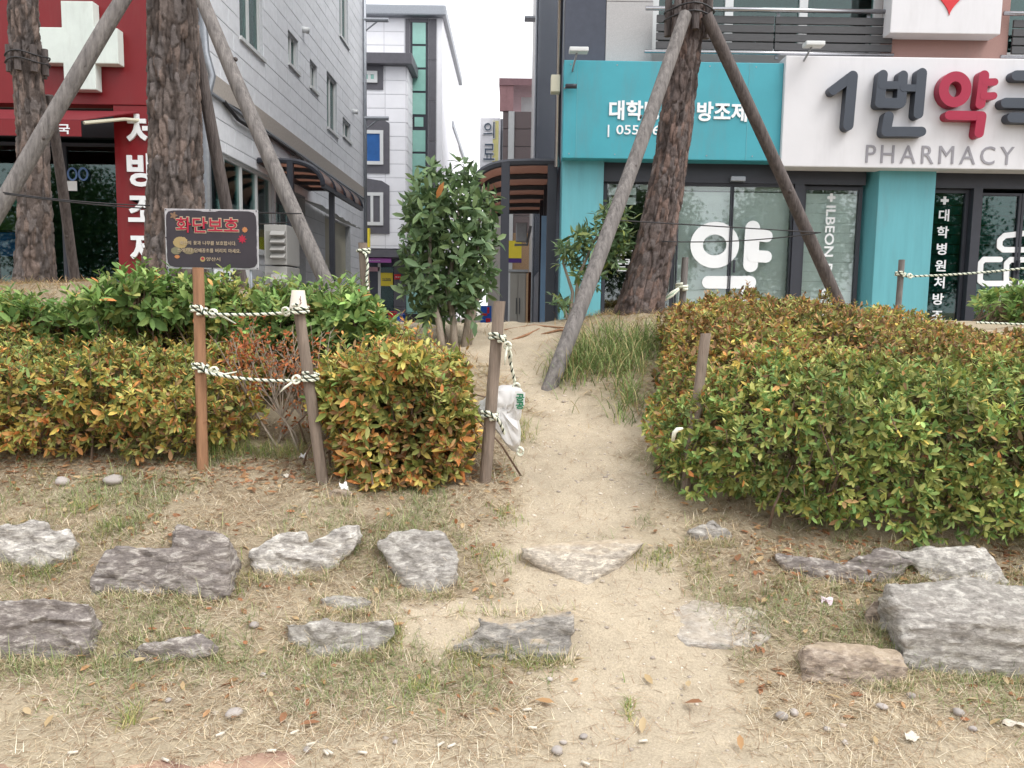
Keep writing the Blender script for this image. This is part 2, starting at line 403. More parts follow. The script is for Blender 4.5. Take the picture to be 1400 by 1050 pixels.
# ================================================================== SETTING
def groundmat():
    m, n, L, b = newmat('ground_soil')
    at = n.new('ShaderNodeAttribute'); at.attribute_name = 'tint'
    tc = n.new('ShaderNodeTexCoord')
    def nz(sc_, det=6, ro=.6):
        q = n.new('ShaderNodeTexNoise'); q.inputs['Scale'].default_value = sc_; q.inputs['Detail'].default_value = det; q.inputs['Roughness'].default_value = ro
        L.new(tc.outputs['Object'], q.inputs['Vector']); return q
    a, g, c = nz(5), nz(160, 4, .8), nz(600, 2)
    sp = n.new('ShaderNodeSeparateColor'); L.new(at.outputs['Color'], sp.inputs[0])
    m1 = n.new('ShaderNodeMix'); m1.data_type = 'RGBA'; m1.inputs['A'].default_value = (.39, .32, .22, 1); m1.inputs['B'].default_value = (.46, .382, .275, 1)
    L.new(sp.outputs[0], m1.inputs['Factor'])
    m2 = n.new('ShaderNodeMix'); m2.data_type = 'RGBA'; m2.blend_type = 'OVERLAY'; m2.inputs['Factor'].default_value = .55
    L.new(m1.outputs['Result'], m2.inputs['A']); L.new(a.outputs['Fac'], m2.inputs['B'])
    hv = n.new('ShaderNodeHueSaturation'); hv.inputs['Saturation'].default_value = .95
    mr = n.new('ShaderNodeMapRange'); mr.inputs['From Min'].default_value = .3; mr.inputs['From Max'].default_value = .7; mr.inputs['To Min'].default_value = .72; mr.inputs['To Max'].default_value = 1.22
    L.new(g.outputs['Fac'], mr.inputs['Value']); L.new(mr.outputs[0], hv.inputs['Value'])
    mm = n.new('ShaderNodeMix'); mm.data_type = 'RGBA'; mm.inputs['Factor'].default_value = 1
    gs = n.new('ShaderNodeMix'); gs.data_type = 'RGBA'; gs.inputs['Factor'].default_value = .6
    L.new(m1.outputs['Result'], gs.inputs['A']); L.new(m2.outputs['Result'], gs.inputs['B'])
    L.new(gs.outputs['Result'], hv.inputs['Color']); L.new(hv.outputs[0], b.inputs['Base Color'])
    b.inputs['Roughness'].default_value = .95; b.inputs['Specular IOR Level'].default_value = .15
    ad = n.new('ShaderNodeMath'); ad.operation = 'ADD'; L.new(g.outputs['Fac'], ad.inputs[0]); L.new(c.outputs['Fac'], ad.inputs[1])
    bp = n.new('ShaderNodeBump'); bp.inputs['Strength'].default_value = .6; bp.inputs['Distance'].default_value = .006
    L.new(ad.outputs[0], bp.inputs['Height']); L.new(bp.outputs[0], b.inputs['Normal'])
    return m
gx = np.concatenate([np.linspace(-40, -6.2, 18), np.linspace(-6, -2.7, 60), np.linspace(-2.68, 2.68, 360), np.linspace(2.7, 6, 60), np.linspace(6.2, 40, 18)])
gy = np.concatenate([np.linspace(1.5, 3.3, 200), np.linspace(3.32, 6.4, 150), np.linspace(6.45, 8, 25), [9, 9.6]])
X, Y = np.meshgrid(gx, gy); Z = ground(X, Y)
nx, ny = len(gx), len(gy); I = np.arange(nx*ny).reshape(ny, nx)
fc = np.stack([I[:-1, :-1], I[:-1, 1:], I[1:, 1:], I[1:, :-1]], -1).reshape(-1, 4)
pmk = pathmask(X, Y)
pmk = np.maximum(pmk, .5*sst(2.18, 1.95, Y)*sst(-1.0, -.2, X+.3*fbm(X*3, Y*3, 4, 2)))
put('ground', npmesh('ground', np.stack([X, Y, Z], -1).reshape(-1, 3), [fc], np.repeat(pmk.reshape(-1, 1), 3, 1), True), groundmat(), kind='structure')
M['paving'] = mat('red_paving', S(146, 112, 100), .9, .25, 9, bump=.6, bscale=150, c2=S(186, 158, 134))
MB().box(-40, 40, -1.2, 2.06, -.3, 0).build('pavement', M['paving'], kind='structure')
MB().box(-40, 40, -1.42, -1.2, -.4, -.002, ).build('kerb', M['granite'], kind='structure', bevel=.01)
MB().box(-40, 40, -60, -1.42, -.5, -.14).build('road', M['asphalt'], kind='structure')
MB().box(-60, 60, 9.6, 90, .1, .30).build('alley_pavement', M['concrete'], kind='structure')

# ------------------------------------------------------------------ pharmacy building on the right (front in the plane y = 10)
D = 10.0
XL = P(768, 250, D).x
XR = 8.6
FL = .304
PB = thing('pharmacy_building', 'dark clad building with a turquoise pharmacy front, right of the alley', 'building', (XL+2, 10.2, FL))
zs0 = P(900, 217, D).z   # underside of the signs
zs1 = P(900, 84, D).z
ztop = 13.0
def xz(px0, py0, px1, py1, d=D): return RC(px0, py0, px1, py1, d)
# side wall on the alley: ribbed dark sheet
mb = MB().box(XL+.03, XL+.2, 10.04, 24, FL, ztop)
mb.build('side_wall', M['dark_clad'], PB)
mb = MB(); y = 10.15
while y < 23.9:
    mb.hexa([(XL+.0, y, zs1-2.2), (XL+.03, y-.02, zs1-2.2), (XL+.03, y+.07, zs1-2.2), (XL+.0, y+.05, zs1-2.2), (XL+.0, y, ztop), (XL+.03, y-.02, ztop), (XL+.03, y+.07, ztop), (XL+.0, y+.05, ztop)])
    y += .2
mb.build('cladding_rib', M['dark_clad'], PB, kind='stuff')
MB().tube([(XL-.05, 10.25, 2.9), (XL-.05, 10.25, ztop)], .035, 10).build('downpipe', M['steel'], PB, True)
MB().box(XL+.2, XR, 24, 24.15, FL, ztop).build('rear_wall', M['dark_clad'], PB)
MB().box(XL, XR, 10, 24.1, ztop, ztop+.3).build('roof', M['concrete'], PB)
MB().box(XR, XR+.2, 10.04, 24, FL, ztop).build('side_wall', M['dark_clad'], PB)
# upper front
x0, x1, _, _ = xz(770, 0, 828, 83)
MB().box(XL, x1, 10, 10.3, zs0, ztop).build('dark_stone_panel', M['dark_stone'], PB)
xg = P(892, 40, D).x
z_ = zs0; k = 0
while z_ < 7.5:
    MB().box(x1+.004, xg, 9.99, 10.3, z_, z_+.92).build('granite_panel', M['granite'], PB, bevel=.004); z_ += .926
xp0, xp1 = P(1214, 60, D).x, P(1371, 60, D).x
z_ = zs0
while z_ < 7.5:
    MB().box(xp0, xp1, 9.9, 10.3, z_, z_+1.1).build('pink_granite_panel', M['pink_granite'], PB, bevel=.004); z_ += 1.106
zr1, zr0 = P(1000, 20, D).z, P(1000, 78, D).z
for (a, b, nm) in ((xg+.004, xp0-.004, 0), (xp1+.004, XR-.05, 1)):
    MB().box(a, b, 10.1, 10.3, zs0, zr0+.06).build('parapet', M['granite'], PB)
    wf = MB()
    for fx in np.linspace(a+.05, b-.05, 4 if nm == 0 else 3):
        wf.box(fx-.05, fx+.05, 10.2, 10.3, zr0+.06, 6.6)
    wf.box(a, b, 10.19, 10.31, zr0+.06, zr0+.16); wf.box(a, b, 10.19, 10.31, 6.5, 6.62)
    wo_ = wf.build('window_frame', M['frame_white'], PB)
    MB().box(a, b, 10.24, 10.25, zr0+.1, 6.5).build('pane', M['glass_dark'], wo_)
    MB().box(a, b, 10.3, 13, 6.62, 6.8).build('ceiling', M['interior'], PB)
    MB().box(a, b, 13, 13.1, zs0, 6.7).build('back_wall', M['interior_dark'], PB)
    # railing with slats
    rl = MB().tube([(a-.12, 9.83, zr1), (b+.0, 9.83, zr1)], .026, 12).build('handrail', M['steel'], PB, True)
    MB().tube([(a-.12, 9.83, zr0), (b, 9.83, zr0)], .02, 10).build('bottom_rail', M['steel'], PB, True)
    n = 4
    hh = (zr1-zr0-.09)/n
    for i in range(n):
        z0 = zr0+.04+i*hh
        L_ = b-a-.02; m_ = 2 if nm == 0 else 1
        for j in range(m_):
            MB().box(a+.02+j*L_/m_, a+.012+(j+1)*L_/m_-.008, 9.845, 9.875, z0, z0+hh*.84).build('railing_slat', M['slat'], PB, bevel=.003)
    for fx in np.linspace(a+.4, b-.3, 3):
        MB().box(fx-.02, fx+.02, 9.876, 9.896, zr0-.05, zr1-.02).build('railing_post', M['galv'], PB)
MB().box(XL, XR, 10, 10.3, 6.81, ztop).build('upper_wall', M['granite'], PB)
# ground floor: pillars, header, glazing
xa = P(822, 330, D).x
MB().box(XL, xa, 9.9, 10.3, FL, zs0-.004).build('pillar', M['teal_pillar'], PB, bevel=.006)
xc0, xc1 = P(1190, 330, D).x, P(1266, 330, D).x
mb = MB()
mb.hexa([(xc0, 9.86, FL), (xc1, 9.86, FL), (xc1, 10.3, FL), (xc0-.09, 10.3, FL), (xc0, 9.86, zs0-.02), (xc1, 9.86, zs0-.02), (xc1, 10.3, zs0-.02), (xc0-.09, 10.3, zs0-.02)])
mb.build('pillar', M['teal_pillar'], PB, bevel=.006)
zd = P(1000, 247, D).z     # top of glazing
mb = MB().box(xa+.004, xc0-.1, 10.0, 10.25, zd-.03, zs0-.05); mb.build('header', M['dark_metal'], PB)
MB().box(xc1+.004, XR, 10.0, 10.25, zd-.05, zs0-.05).build('header', M['dark_metal'], PB)
MB().box(xa+.01, xc0-.11, 9.97, 10.02, zs0-.05, zs0-.004).build('soffit_trim', M['concrete'], PB)
def glazing(a, b, z0, z1, y, gm, name='glass_door', fr=.045, par=PB):
    f = MB().box(a, a+fr, y-.03, y+.03, z0, z1).box(b-fr, b, y-.03, y+.03, z0, z1).box(a+fr, b-fr, y-.028, y+.028, z1-fr, z1).box(a+fr, b-fr, y-.028, y+.028, z0, z0+fr*1.6)
    o = f.build(name, M['dark_metal'], par)
    MB().box(a+fr, b-fr, y-.005, y+.005, z0+fr*1.6, z1-fr).build('pane', gm, o); return o
gx_ = [P(p, 330, D).x for p in (830, 925, 1000, 1083, 1097, 1178)]
glazing(gx_[0]-.05, gx_[1], FL, zd, 10.1, M['glass'], 'shop_window')
glazing(gx_[1]+.01, gx_[2]-.004, FL, zd-.05, 10.06, M['glass'], 'sliding_door', .014)
glazing(gx_[2]+.004, gx_[3], FL, zd-.05, 10.06, M['glass'], 'sliding_door', .014)
MB().box(gx_[1]+.01, gx_[3], 10.02, 10.09, zd-.048, zd-.032).build('door_track', M['dark_metal'], PB)
MB().box(gx_[3]+.005, gx_[4]-.005, 10.0, 10.2, FL, zd-.032).build('mullion', M['dark_metal'], PB)
glazing(gx_[4], xc0-.1, FL, zd-.04, 10.1, M['glass'], 'shop_window')
gr = [P(p, 330, D).x for p in (1271, 1325, 1338, 1395, 1470)]
glazing(gr[0], gr[1], FL, zd-.055, 10.1, M['glass_dark'], 'shop_window')
MB().box(gr[1]+.005, gr[2]-.005, 9.98, 10.2, FL, zd-.052).build('mullion', M['dark_metal'], PB)
glazing(gr[2], gr[3]-.004, FL, zd-.1, 10.06, M['glass_dark'], 'sliding_door', .03)
glazing(gr[3]+.004, gr[4], FL, zd-.1, 10.06, M['glass_dark'], 'sliding_door', .03)
MB().box(gr[4]+.01, XR, 10.0, 10.2, FL, zd-.051).build('infill_wall', M['dark_metal'], PB)
# door sensor and handles
x, z = P(1008, 247, 9.98).x, P(1008, 245, 9.98).z
MB().box(x-.09, x+.09, 9.93, 9.998, z-.03, z+.03).build('door_sensor', M['galv'], PB, bevel=.008)
for px in (1004, 1393):
    x, z = P(px, 362, D).x, P(px, 362, D).z
    MB().box(x-.012, x+.012, 9.99, 10.028, z-.1, z+.06).build('door_handle', M['dark_metal'], PB, bevel=.005)
# room behind
MB().box(XL+.2, XR, 10.3, 14, zs0-.02, zs0+.1).build('ceiling', M['interior'], PB)
MB().box(XL+.2, XR, 14, 14.1, FL, zs0).build('back_wall', M['interior_dark'], PB)
MB().box(XL+.2, XR, 10, 14, FL-.003, FL+.02).build('shop_floor', M['interior'], PB)
# roller blinds of wide slats behind the glass
bl = MB().box(gx_[1]-.45, gx_[4]-.05, 10.16, 10.19, zd-.10, zd-.04).build('blind', M['blind'], PB)
z_ = zd-.12
while z_ > FL+.55:
    MB().hexa([(gx_[1]-.05, 10.185, z_-.1205), (gx_[3]+.05, 10.185, z_-.1205), (gx_[3]+.05, 10.20, z_-.1205), (gx_[1]-.05, 10.20, z_-.1205),
               (gx_[1]-.05, 10.165, z_), (gx_[3]+.05, 10.165, z_), (gx_[3]+.05, 10.18, z_), (gx_[1]-.05, 10.18, z_)]).build('blind_slat', M['blind'], bl)
    MB().box(gx_[4]+.02, xc0-.13, 10.165, 10.18, z_-.1205, z_-.001).build('blind_slat', M['blind'], bl)
    MB().box(gr[0]+.03, gr[1]-.02, 10.165, 10.18, z_-.112, z_-.006).build('blind_slat', M['blind_green'], bl)
    MB().box(gr[2]+.03, gr[4], 10.165, 10.18, z_-.112, z_-.006).build('blind_slat', M['blind_green'], bl)
    z_ -= .122
# left window: half-drawn blind and things inside
for i, zz in enumerate((zd-.08, zd-.2)):
    MB().box(gx_[0]+.03, gx_[1]-.5, 10.166, 10.182, zz-.09, zz).build('blind_slat', M['blind'], bl)
hx = [P(p, 350, 10.08).x for p in (848, 872)]
for s_, py in (('금·일', 345), ('월·금 09', 357), ('토·일', 367)):
    a = P(850, py, 10.08)
    letters(s_, a.x-.06, a.x+.22, a.z-.04, a.z+.03, 10.088, M['white_letter'], PB, single=False, name='opening_hours', thick=.003)
# big sticker letter on the sliding doors
def q(px, py, d=10.05):
    v = P(px, py, d); return (v.x, v.z)
def ql(pts, d=10.05): return [q(a, b, d) for a, b in pts]
pr = lambda px: px/F*10
c = q(977, 335)
strokes([('ring', c[0], c[1], pr(33), pr(31), pr(17)), (ql([(1029, 312), (1026, 362)]), pr(10)), (ql([(1030, 321), (1048, 323)]), pr(8)), (ql([(1029, 350), (1047, 351)]), pr(8)),
         (ql([(968, 386), (1025, 386)]), pr(8.5)), (ql([(1023, 386), (1021, 420)]), pr(9))], 10.043, .008, M['white_letter'], PB, 'door_lettering')
# outlined symbol on the far right door
e = lambda a, b: (1300+a/4.77, 230+b/4.77)
for pts in ([(520, 420), (350, 440), (318, 470), (315, 512), (340, 532), (520, 532)], [(320, 595), (215, 595), (192, 620), (188, 735), (212, 752), (520, 752)],
            [(360, 745), (362, 622), (388, 597), (520, 597)], [(347, 770), (347, 818), (320, 845), (318, 915), (520, 912)]):
    strokes([(ql([e(*p_) for p_ in pts]), pr(3.7))], 10.043, .008, M['white_letter'], PB, 'door_lettering')
# vertical window lettering
a0, b0 = P(1129, 285, 10.08), P(1145, 420, 10.08)
letters('ILBEON PHARMACY', P(1127, 340, 10.08).x, P(1140, 340, 10.08).x, P(1135, 470, 10.08).z, P(1135, 281, 10.08).z, 10.088, M['white_letter'], PB, .02, rot=True, name='window_letter', thick=.004)
letters('대학병원처방조제', P(1280, 340, 10.08).x, P(1296, 340, 10.08).x, P(1288, 462, 10.08).z, P(1288, 286, 10.08).z, 10.088, M['white_letter'], PB, .02, vertical=True, gap=1.35, name='window_letter', thick=.004)
for px, py in ((1137, 270), (1292, 274)):
    v = P(px, py, 10.08); MB().box(v.x-.017, v.x+.017, 10.086, 10.092, v.z-.05, v.z+.05).box(v.x-.05, v.x+.05, 10.085, 10.091, v.z-.017, v.z+.017).build('window_cross', M['white_letter'], PB)
# ------------------------------------------------------------------ signs of the pharmacy
x0, x1, z0, z1 = RC(770, 84, 1069, 218, 9.72)
T = thing('turquoise_sign', 'long turquoise shop fascia with white lettering and a phone number', 'sign', ((x0+x1)/2, 9.8, z0))
MB().box(x0, x1, 9.72, 9.985, z0, z1).build('sign_box', M['teal'], T, bevel=.008)
for sx_ in (.16, 1.32, 2.2):
    MB().box(x0+sx_, x0+sx_+.006, 9.717, 9.722, z0+.01, z1-.01).build('seam', M['teal_pillar'], T)
for sx_ in np.arange(x0+.08, x1, .55):
    for zz in (z0+.05, z1-.05): MB().cyl((sx_, 9.715, zz), (0, 1, 0), .008, .006, 8).build('screw', M['galv'], T)
a, b, c_, d_ = RC(833, 138, 1022, 165, 9.7)
letters('대학병원처방조제', a, b, c_, d_, 9.706, M['white_letter'], T, .028, thick=.016)
a, b, c_, d_ = RC(831, 171, 950, 188, 9.7)
letters('| 055-367', a, b-.32, c_, d_, 9.708, M['white_letter'], T, .01, single=False, name='phone_number', thick=.013)
x0, x1, z0, z1 = RC(1071, 79, 1560, 231, 9.66)
T = thing('white_sign', 'white shop fascia with big raised charcoal and crimson letters', 'sign', ((x0+x1)/2, 9.7, z0))
MB().box(x0, x1, 9.66, 9.97, z0, z1).build('sign_box', M['white_sign'], T, bevel=.012)
def ws(px, py): v = P(px, py, 9.54); return (v.x, v.z)
def wl(*pts): return [ws(1050+a/4, b/4) for a, b in pts]
pq = lambda v: v/4/F*9.54
dk, cr = M['charcoal_letter'], M['crimson_letter']
strokes([(wl((360, 492), (462, 415)), pq(25)), (wl((464, 415), (440, 685)), pq(27))], 9.54, .118, dk, T)
strokes([(wl((630, 408), (612, 560)), pq(25)), (wl((740, 412), (730, 560)), pq(25)), (wl((625, 465), (740, 465)), pq(20)), (wl((612, 562), (725, 564)), pq(26)), (wl((740, 480), (830, 482)), pq(18)),
         (wl((842, 400), (822, 622)), pq(26)), (wl((660, 636), (645, 718)), pq(26)), (wl((645, 720), (838, 720)), pq(25))], 9.54, .118, dk, T)
c = wl((1024, 488))[0]
strokes([('ring', c[0], c[1], pq(86), pq(92), pq(52)), (wl((1183, 412), (1162, 568)), pq(26)), (wl((1190, 450), (1240, 448)), pq(19)), (wl((1180, 526), (1234, 524)), pq(19)),
         (wl((992, 630), (1168, 634)), pq(24)), (wl((1168, 636), (1154, 728)), pq(25))], 9.54, .118, cr, T)
strokes([(wl((1360, 412), (1530, 414)), pq(26)), (wl((1528, 414), (1520, 480)), pq(26)), (wl((1300, 562), (1590, 566)), pq(26)), (wl((1335, 642), (1520, 646)), pq(26)), (wl((1520, 646), (1512, 730)), pq(26))], 9.54, .118, dk, T)
a, b, c_, d_ = RC(1184, 199, 1387, 224, 9.65)
letters('PHARMACY', a, b, c_, d_, 9.652, M['grey_letter'], T, .0, gap=1.25, thick=.012)
# sign lamps on stalks
for px, py, base in ((791, 70, 84), (1112, 62, 78)):
    v = P(px, py, 9.5)
    T = thing('sign_lamp', 'slim white floodlight on a stalk above the '+('turquoise sign' if px < 900 else 'white sign'), 'lamp', (v.x, 9.6, v.z-.1), 'lamps over the shop signs')
    MB().box(v.x-.11, v.x+.11, 9.42, 9.56, v.z-.02, v.z+.03).build('lamp_head', M['frame_white'], T, bevel=.012)
    MB().tube([(v.x-.02, 9.5, v.z-.02), (v.x-.05, 9.7, v.z-.15), (v.x-.05, 9.8, v.z-.2)], .012, 8).build('stalk', M['galv'], T, True)
# light box with heart
x0, x1, z0, z1 = RC(1222, -120, 1374, 46, 9.66)
T = thing('light_box_sign', 'white projecting light box with the tip of a red heart', 'sign', ((x0+x1)/2, 9.6, z0))
MB().box(x0, x1, 9.66, 9.895, z0, z1).build('sign_box', M['white_sign'], T, bevel=.01)
cx = P(1298, 20, 9.65).x; zt = P(1298, 21, 9.65).z
hp = []
for t in np.linspace(0, 2*math.pi, 60, endpoint=False):
    hx_ = 16*math.sin(t)**3; hz_ = 13*math.cos(t)-5*math.cos(2*t)-2*math.cos(3*t)-math.cos(4*t)
    hp.append((cx+hx_*.03, zt+(hz_+17)*.031))
MB().prism(hp, 9.648, 9.662).build('heart', M['red_heart'], T)
# camera, electrical box and cable on the corner
v = P(764, 112, 9.75)
MB().box(v.x-.09, v.x+.02, 9.8, 9.95, v.z-.1, v.z+.1).solo('junction_box', M['cream'], 'small cream junction box at the left end of the turquoise sign', 'box', bevel=.01)
v = P(780, 116, 9.6)
T = thing('security_camera', 'small dark bullet camera fixed to the turquoise sign', 'camera', (v.x, 9.7, v.z-.03))
MB().cyl((v.x-.05, 9.66, v.z), (1, -.35, -.08), .028, .13, 14).build('camera_body', M['dark_metal'], T, True)
MB().tube([(v.x-.02, 9.66, v.z), (v.x-.06, 9.70, v.z-.01), (v.x-.06, 9.722, v.z-.01)], .012, 8).build('bracket', M['galv'], T)
# ------------------------------------------------------------------ alley canopy on the right
def canopy(name, label, xw, xo, y0, y1, zt, zo, posts, nrib):
    T = thing(name, label, 'canopy', ((xw+xo)/2, (y0+y1)/2, FL))
    s = 1 if xo > xw else -1
    W_ = abs(xo-xw)
    arc = [(xw, zt), (xw+s*W_*.30, zt), (xw+s*W_*.5, zt-.01)]
    for i in range(1, 9):
        a = math.pi/2*i/8; arc.append((xw+s*(W_*.5+W_*.5*math.sin(a)*.98), zt-.01-(zt-zo)*(1-math.cos(a))))
    ys = np.linspace(y0, y1, nrib)
    for y in ys:
        MB().tube([(x, y, z) for x, z in arc], .045, 6).build('rib', M['dark_metal'], T)
    for a, b in zip(ys, ys[1:]):
        mb = MB(); n = len(arc)
        v = [(x, a+.02, z+.03) for x, z in arc]+[(x, b-.02, z+.03) for x, z in arc]+[(x, a+.02, z+.036) for x, z in arc]+[(x, b-.02, z+.036) for x, z in arc]
        f = [(i, i+1, n+i+1, n+i) for i in range(n-1)]+[(2*n+i, 3*n+i, 3*n+i+1, 2*n+i+1) for i in range(n-1)]
        mb.add(v, f).build('roof_panel', M['poly_brown'], T, True)
    for (x, z) in (arc[0], arc[-1], ) :
        MB().box(x-.03, x+.03, y0, y1, z-.05, z+.03).build('beam', M['dark_metal'], T)
    for (x, y, ztp, w_) in posts:
        MB().box(x-w_, x+w_, y-.05, y+.05, FL, ztp).build('post', M['dark_metal'], T, bevel=.005)
    return T
zc = P(700, 221, 10.4).z
xo_ = P(651, 245, 10.4).x
canopy('curved_canopy', 'dark framed curved canopy with brown plastic panels on the turquoise shop side', XL-.06, xo_, 10.4, 16, zc, P(652, 245, 10.4).z, [(P(690, 330, 10.4).x, 10.4, zc-.02, .055), (XL-.1, 10.42, zc-.03, .06), (XL-.08, 12.2, zc-.03, .06), (XL-.08, 14, zc-.03, .06)], 6)
# things under the canopy
x0, x1, z0, z1 = RC(697, 372, 719, 443, 12.3)
T = thing('steel_cabinet', 'tall grey two-door cabinet standing under the alley canopy', 'cabinet', ((x0+x1)/2, 12.5, FL))
MB().box(x0, x1, 12.32, 12.8, FL, z1).build('carcass', M['cabinet'], T, bevel=.006)
for s in (0, 1):
    xm = (x0+x1)/2
    o = MB().box(x0+.008 if s == 0 else xm+.003, xm-.003 if s == 0 else x1-.008, 12.3, 12.318, FL+.05, z1-.03).build('door', M['cabinet'], T, bevel=.003)
    MB().box(xm-.03 if s == 0 else xm+.018, xm-.018 if s == 0 else xm+.03, 12.285, 12.299, FL+.7, FL+.95).build('handle', M['dark_metal'], o)
MB().box(x0-.02, x1+.03, 12.28, 12.82, z1+.004, z1+.04).build('cover', M['galv'], T)
MB().box(P(739, 380, 11.2).x, P(746, 380, 11.2).x, 11.2, 11.24, FL, P(742, 295, 11.2).z).solo('blue_board', mat('pale_blue_board', S(110, 140, 170), .5, .2, 3, stretch=(1, 1, .3)), 'narrow pale blue board leaning upright beside the turquoise pillar', 'board')
MB().tube([(P(724, 400, 12.6).x, 12.6, FL), (P(724, 400, 12.6).x, 12.6, P(724, 372, 12.6).z)], .022, 8).solo('rusty_pipe', mat('rust', S(110, 66, 48), .8, .3, 20), 'thin rusty pipe rising beside the grey cabinet', 'pipe')
v = P(712, 318, 13)
T = thing('gas_meter', 'grey utility meter with pipes on the alley wall below the canopy', 'meter', (v.x, 13, v.z-.2))
MB().box(v.x-.08, v.x+.1, 12.9, 13.1, v.z-.15, v.z+.15).build('meter_box', M['galv'], T, bevel=.01)
MB().tube([(v.x-.1, 12.95, v.z-.2), (v.x+.1, 12.95, v.z-.2), (v.x+.16, 12.95, v.z+.1)], .022, 8).build('pipe', M['galv'], T)
# ------------------------------------------------------------------ tiled building on the left
XW = -4.35
YE = PX(497, 300, XW).y
TB = thing('tiled_building', 'grey stone tiled building with a red pharmacy front, left of the alley', 'building', (XW-2, 10.2, FL))
def W(px, py): v = PX(px, py, XW); return v.y, v.z
HT = 13.0
XLL = -14.0
zb0, zb1 = 4.08, 4.36
# window openings on the alley wall: (y0, y1, z0, z1)
def wrect(pl, pr_, ptl, pbl):
    y0, zt = W(pl, ptl); y1, _ = W(pr_, ptl); _, zb = W(pl, pbl); return (y0, y1, zb, zt)
wins = [wrect(325, 357, -60, 47), wrect(393, 407, 40, 84), wrect(423, 433, 80, 116), wrect(446, 460, 96, 172), wrect(468, 479, 159, 184), wrect(463, 475, -60, 45)]
ygw0, ygw1 = W(283, 230)[0], W(374, 250)[0]
zgw1 = W(330, 222)[1]; zgw0 = zgw1-1.35
wins.append((ygw0, ygw1, zgw0, zgw1))
ydo0, ydo1 = W(377, 300)[0], W(417, 300)[0]
wins.append((ydo0, ydo1, FL, zgw1-.05))
wins.append((W(444, 330)[0], W(479, 330)[0], W(450, 377)[1], W(450, 297)[1]))
def inwin(y0, y1, z0, z1, g=.02):
    return any(y1 > a+g and y0 < b-g and z1 > c+g and z0 < d-g for a, b, c, d in wins)
# wall core (set back), cut round the openings by rows
ys = sorted({10.02, YE}|{w_[0] for w_ in wins}|{w_[1] for w_ in wins}); zs = sorted({FL, HT}|{w_[2] for w_ in wins}|{w_[3] for w_ in wins})
ys = [y for y in ys if 10.02 <= y <= YE]; zs = [z for z in zs if FL <= z <= HT]
mb = MB()
for a, b in zip(ys, ys[1:]):
    for c_, d_ in zip(zs, zs[1:]):
        if not inwin(a, b, c_, d_, .001): mb.box(XW-.25, XW+.004, a, b, c_, d_)
wall = mb.build('side_wall', M['mortar'], TB)
tiles = []
row = 0; z = FL
TH, TLn = .29, .78
while z < 10.6:
    zt = z+TH
    if z < zb1 and zt > zb0:
        zt = zb0 if z < zb0-.05 else zt
    if zb0-.02 <= z < zb1-.02: z = zb1+.005; continue
    off = [0, .39, .2, .58][row % 4]
    y = 10.03-off
    while y < YE:
        a, b = max(10.03, y), min(YE, y+TLn)
        if b-a > .05:
            segs = [(a, b, z, zt)]
            for (wa, wb, wc, wd) in wins:
                ns = []
                for (p0, p1, q0, q1) in segs:
                    if p1 <= wa or p0 >= wb or q1 <= wc or q0 >= wd: ns.append((p0, p1, q0, q1)); continue
                    if p0 < wa-.03: ns.append((p0, wa, q0, q1))
                    if p1 > wb+.03: ns.append((wb, p1, q0, q1))
                    m0, m1 = max(p0, wa), min(p1, wb)
                    if q1 > wd+.03: ns.append((m0, m1, wd, q1))
                    if q0 < wc-.03: ns.append((m0, m1, q0, wc))
                segs = ns
            for s_ in segs:
                if s_[1]-s_[0] > .03 and s_[3]-s_[2] > .03: tiles.append(s_)
        y += TLn
    z = zt; row += 1
def tsize(t):
    y = (t[0]+t[1])/2; zc_ = (t[2]+t[3])/2
    if (zc_-1.2)/y > .42 or y < 10.9: return 0
    return (t[1]-t[0])*(t[3]-t[2])/y**3
tiles.sort(key=tsize, reverse=True)
_tm = {}
def tileme(a, b):
    k = (round(a, 3), round(b, 3))
    if k not in _tm: _tm[k] = MB().box(-.02, .012, 0, k[0]-.012, 0, k[1]-.012).mesh('tile', bevel=.006 if len(_tm) < 40 else 0); _tm[k].materials.append(M['tile'])
    return _tm[k]
mb = MB()
for i, (a, b, c_, d_) in enumerate(tiles):
    if i < 298:
        o = bpy.data.objects.new('tile', tileme(b-a, d_-c_)); col.objects.link(o); o.parent = wall
        o.location = (XW+R_.uniform(-.002, .002), a+.006, c_+.006)
    else: mb.box(XW-.02, XW+.011, a+.006, b-.006, c_+.006, d_-.006)
mb.build('tile_field', M['tile'], wall, kind='stuff')
MB().box(XW-.02, XW+.05, 10.03, YE, zb0, zb1).build('stone_band', M['band'], TB)
MB().box(XW-.02, XW+.07, 10.03, YE, zb0-.03, zb0-.002).build('drip_rail', M['galv'], TB)
MB().box(XLL, XW-.26, YE-.2, YE, FL, HT).build('rear_wall', M['tile'], TB)
MB().box(XLL, XW-.02, 10.0, YE, HT, HT+.3).build('roof', M['concrete'], TB)
MB().box(XW-4, XW-3.9, 10.2, YE-.2, FL, HT).build('inner_wall', M['interior_dark'], TB)
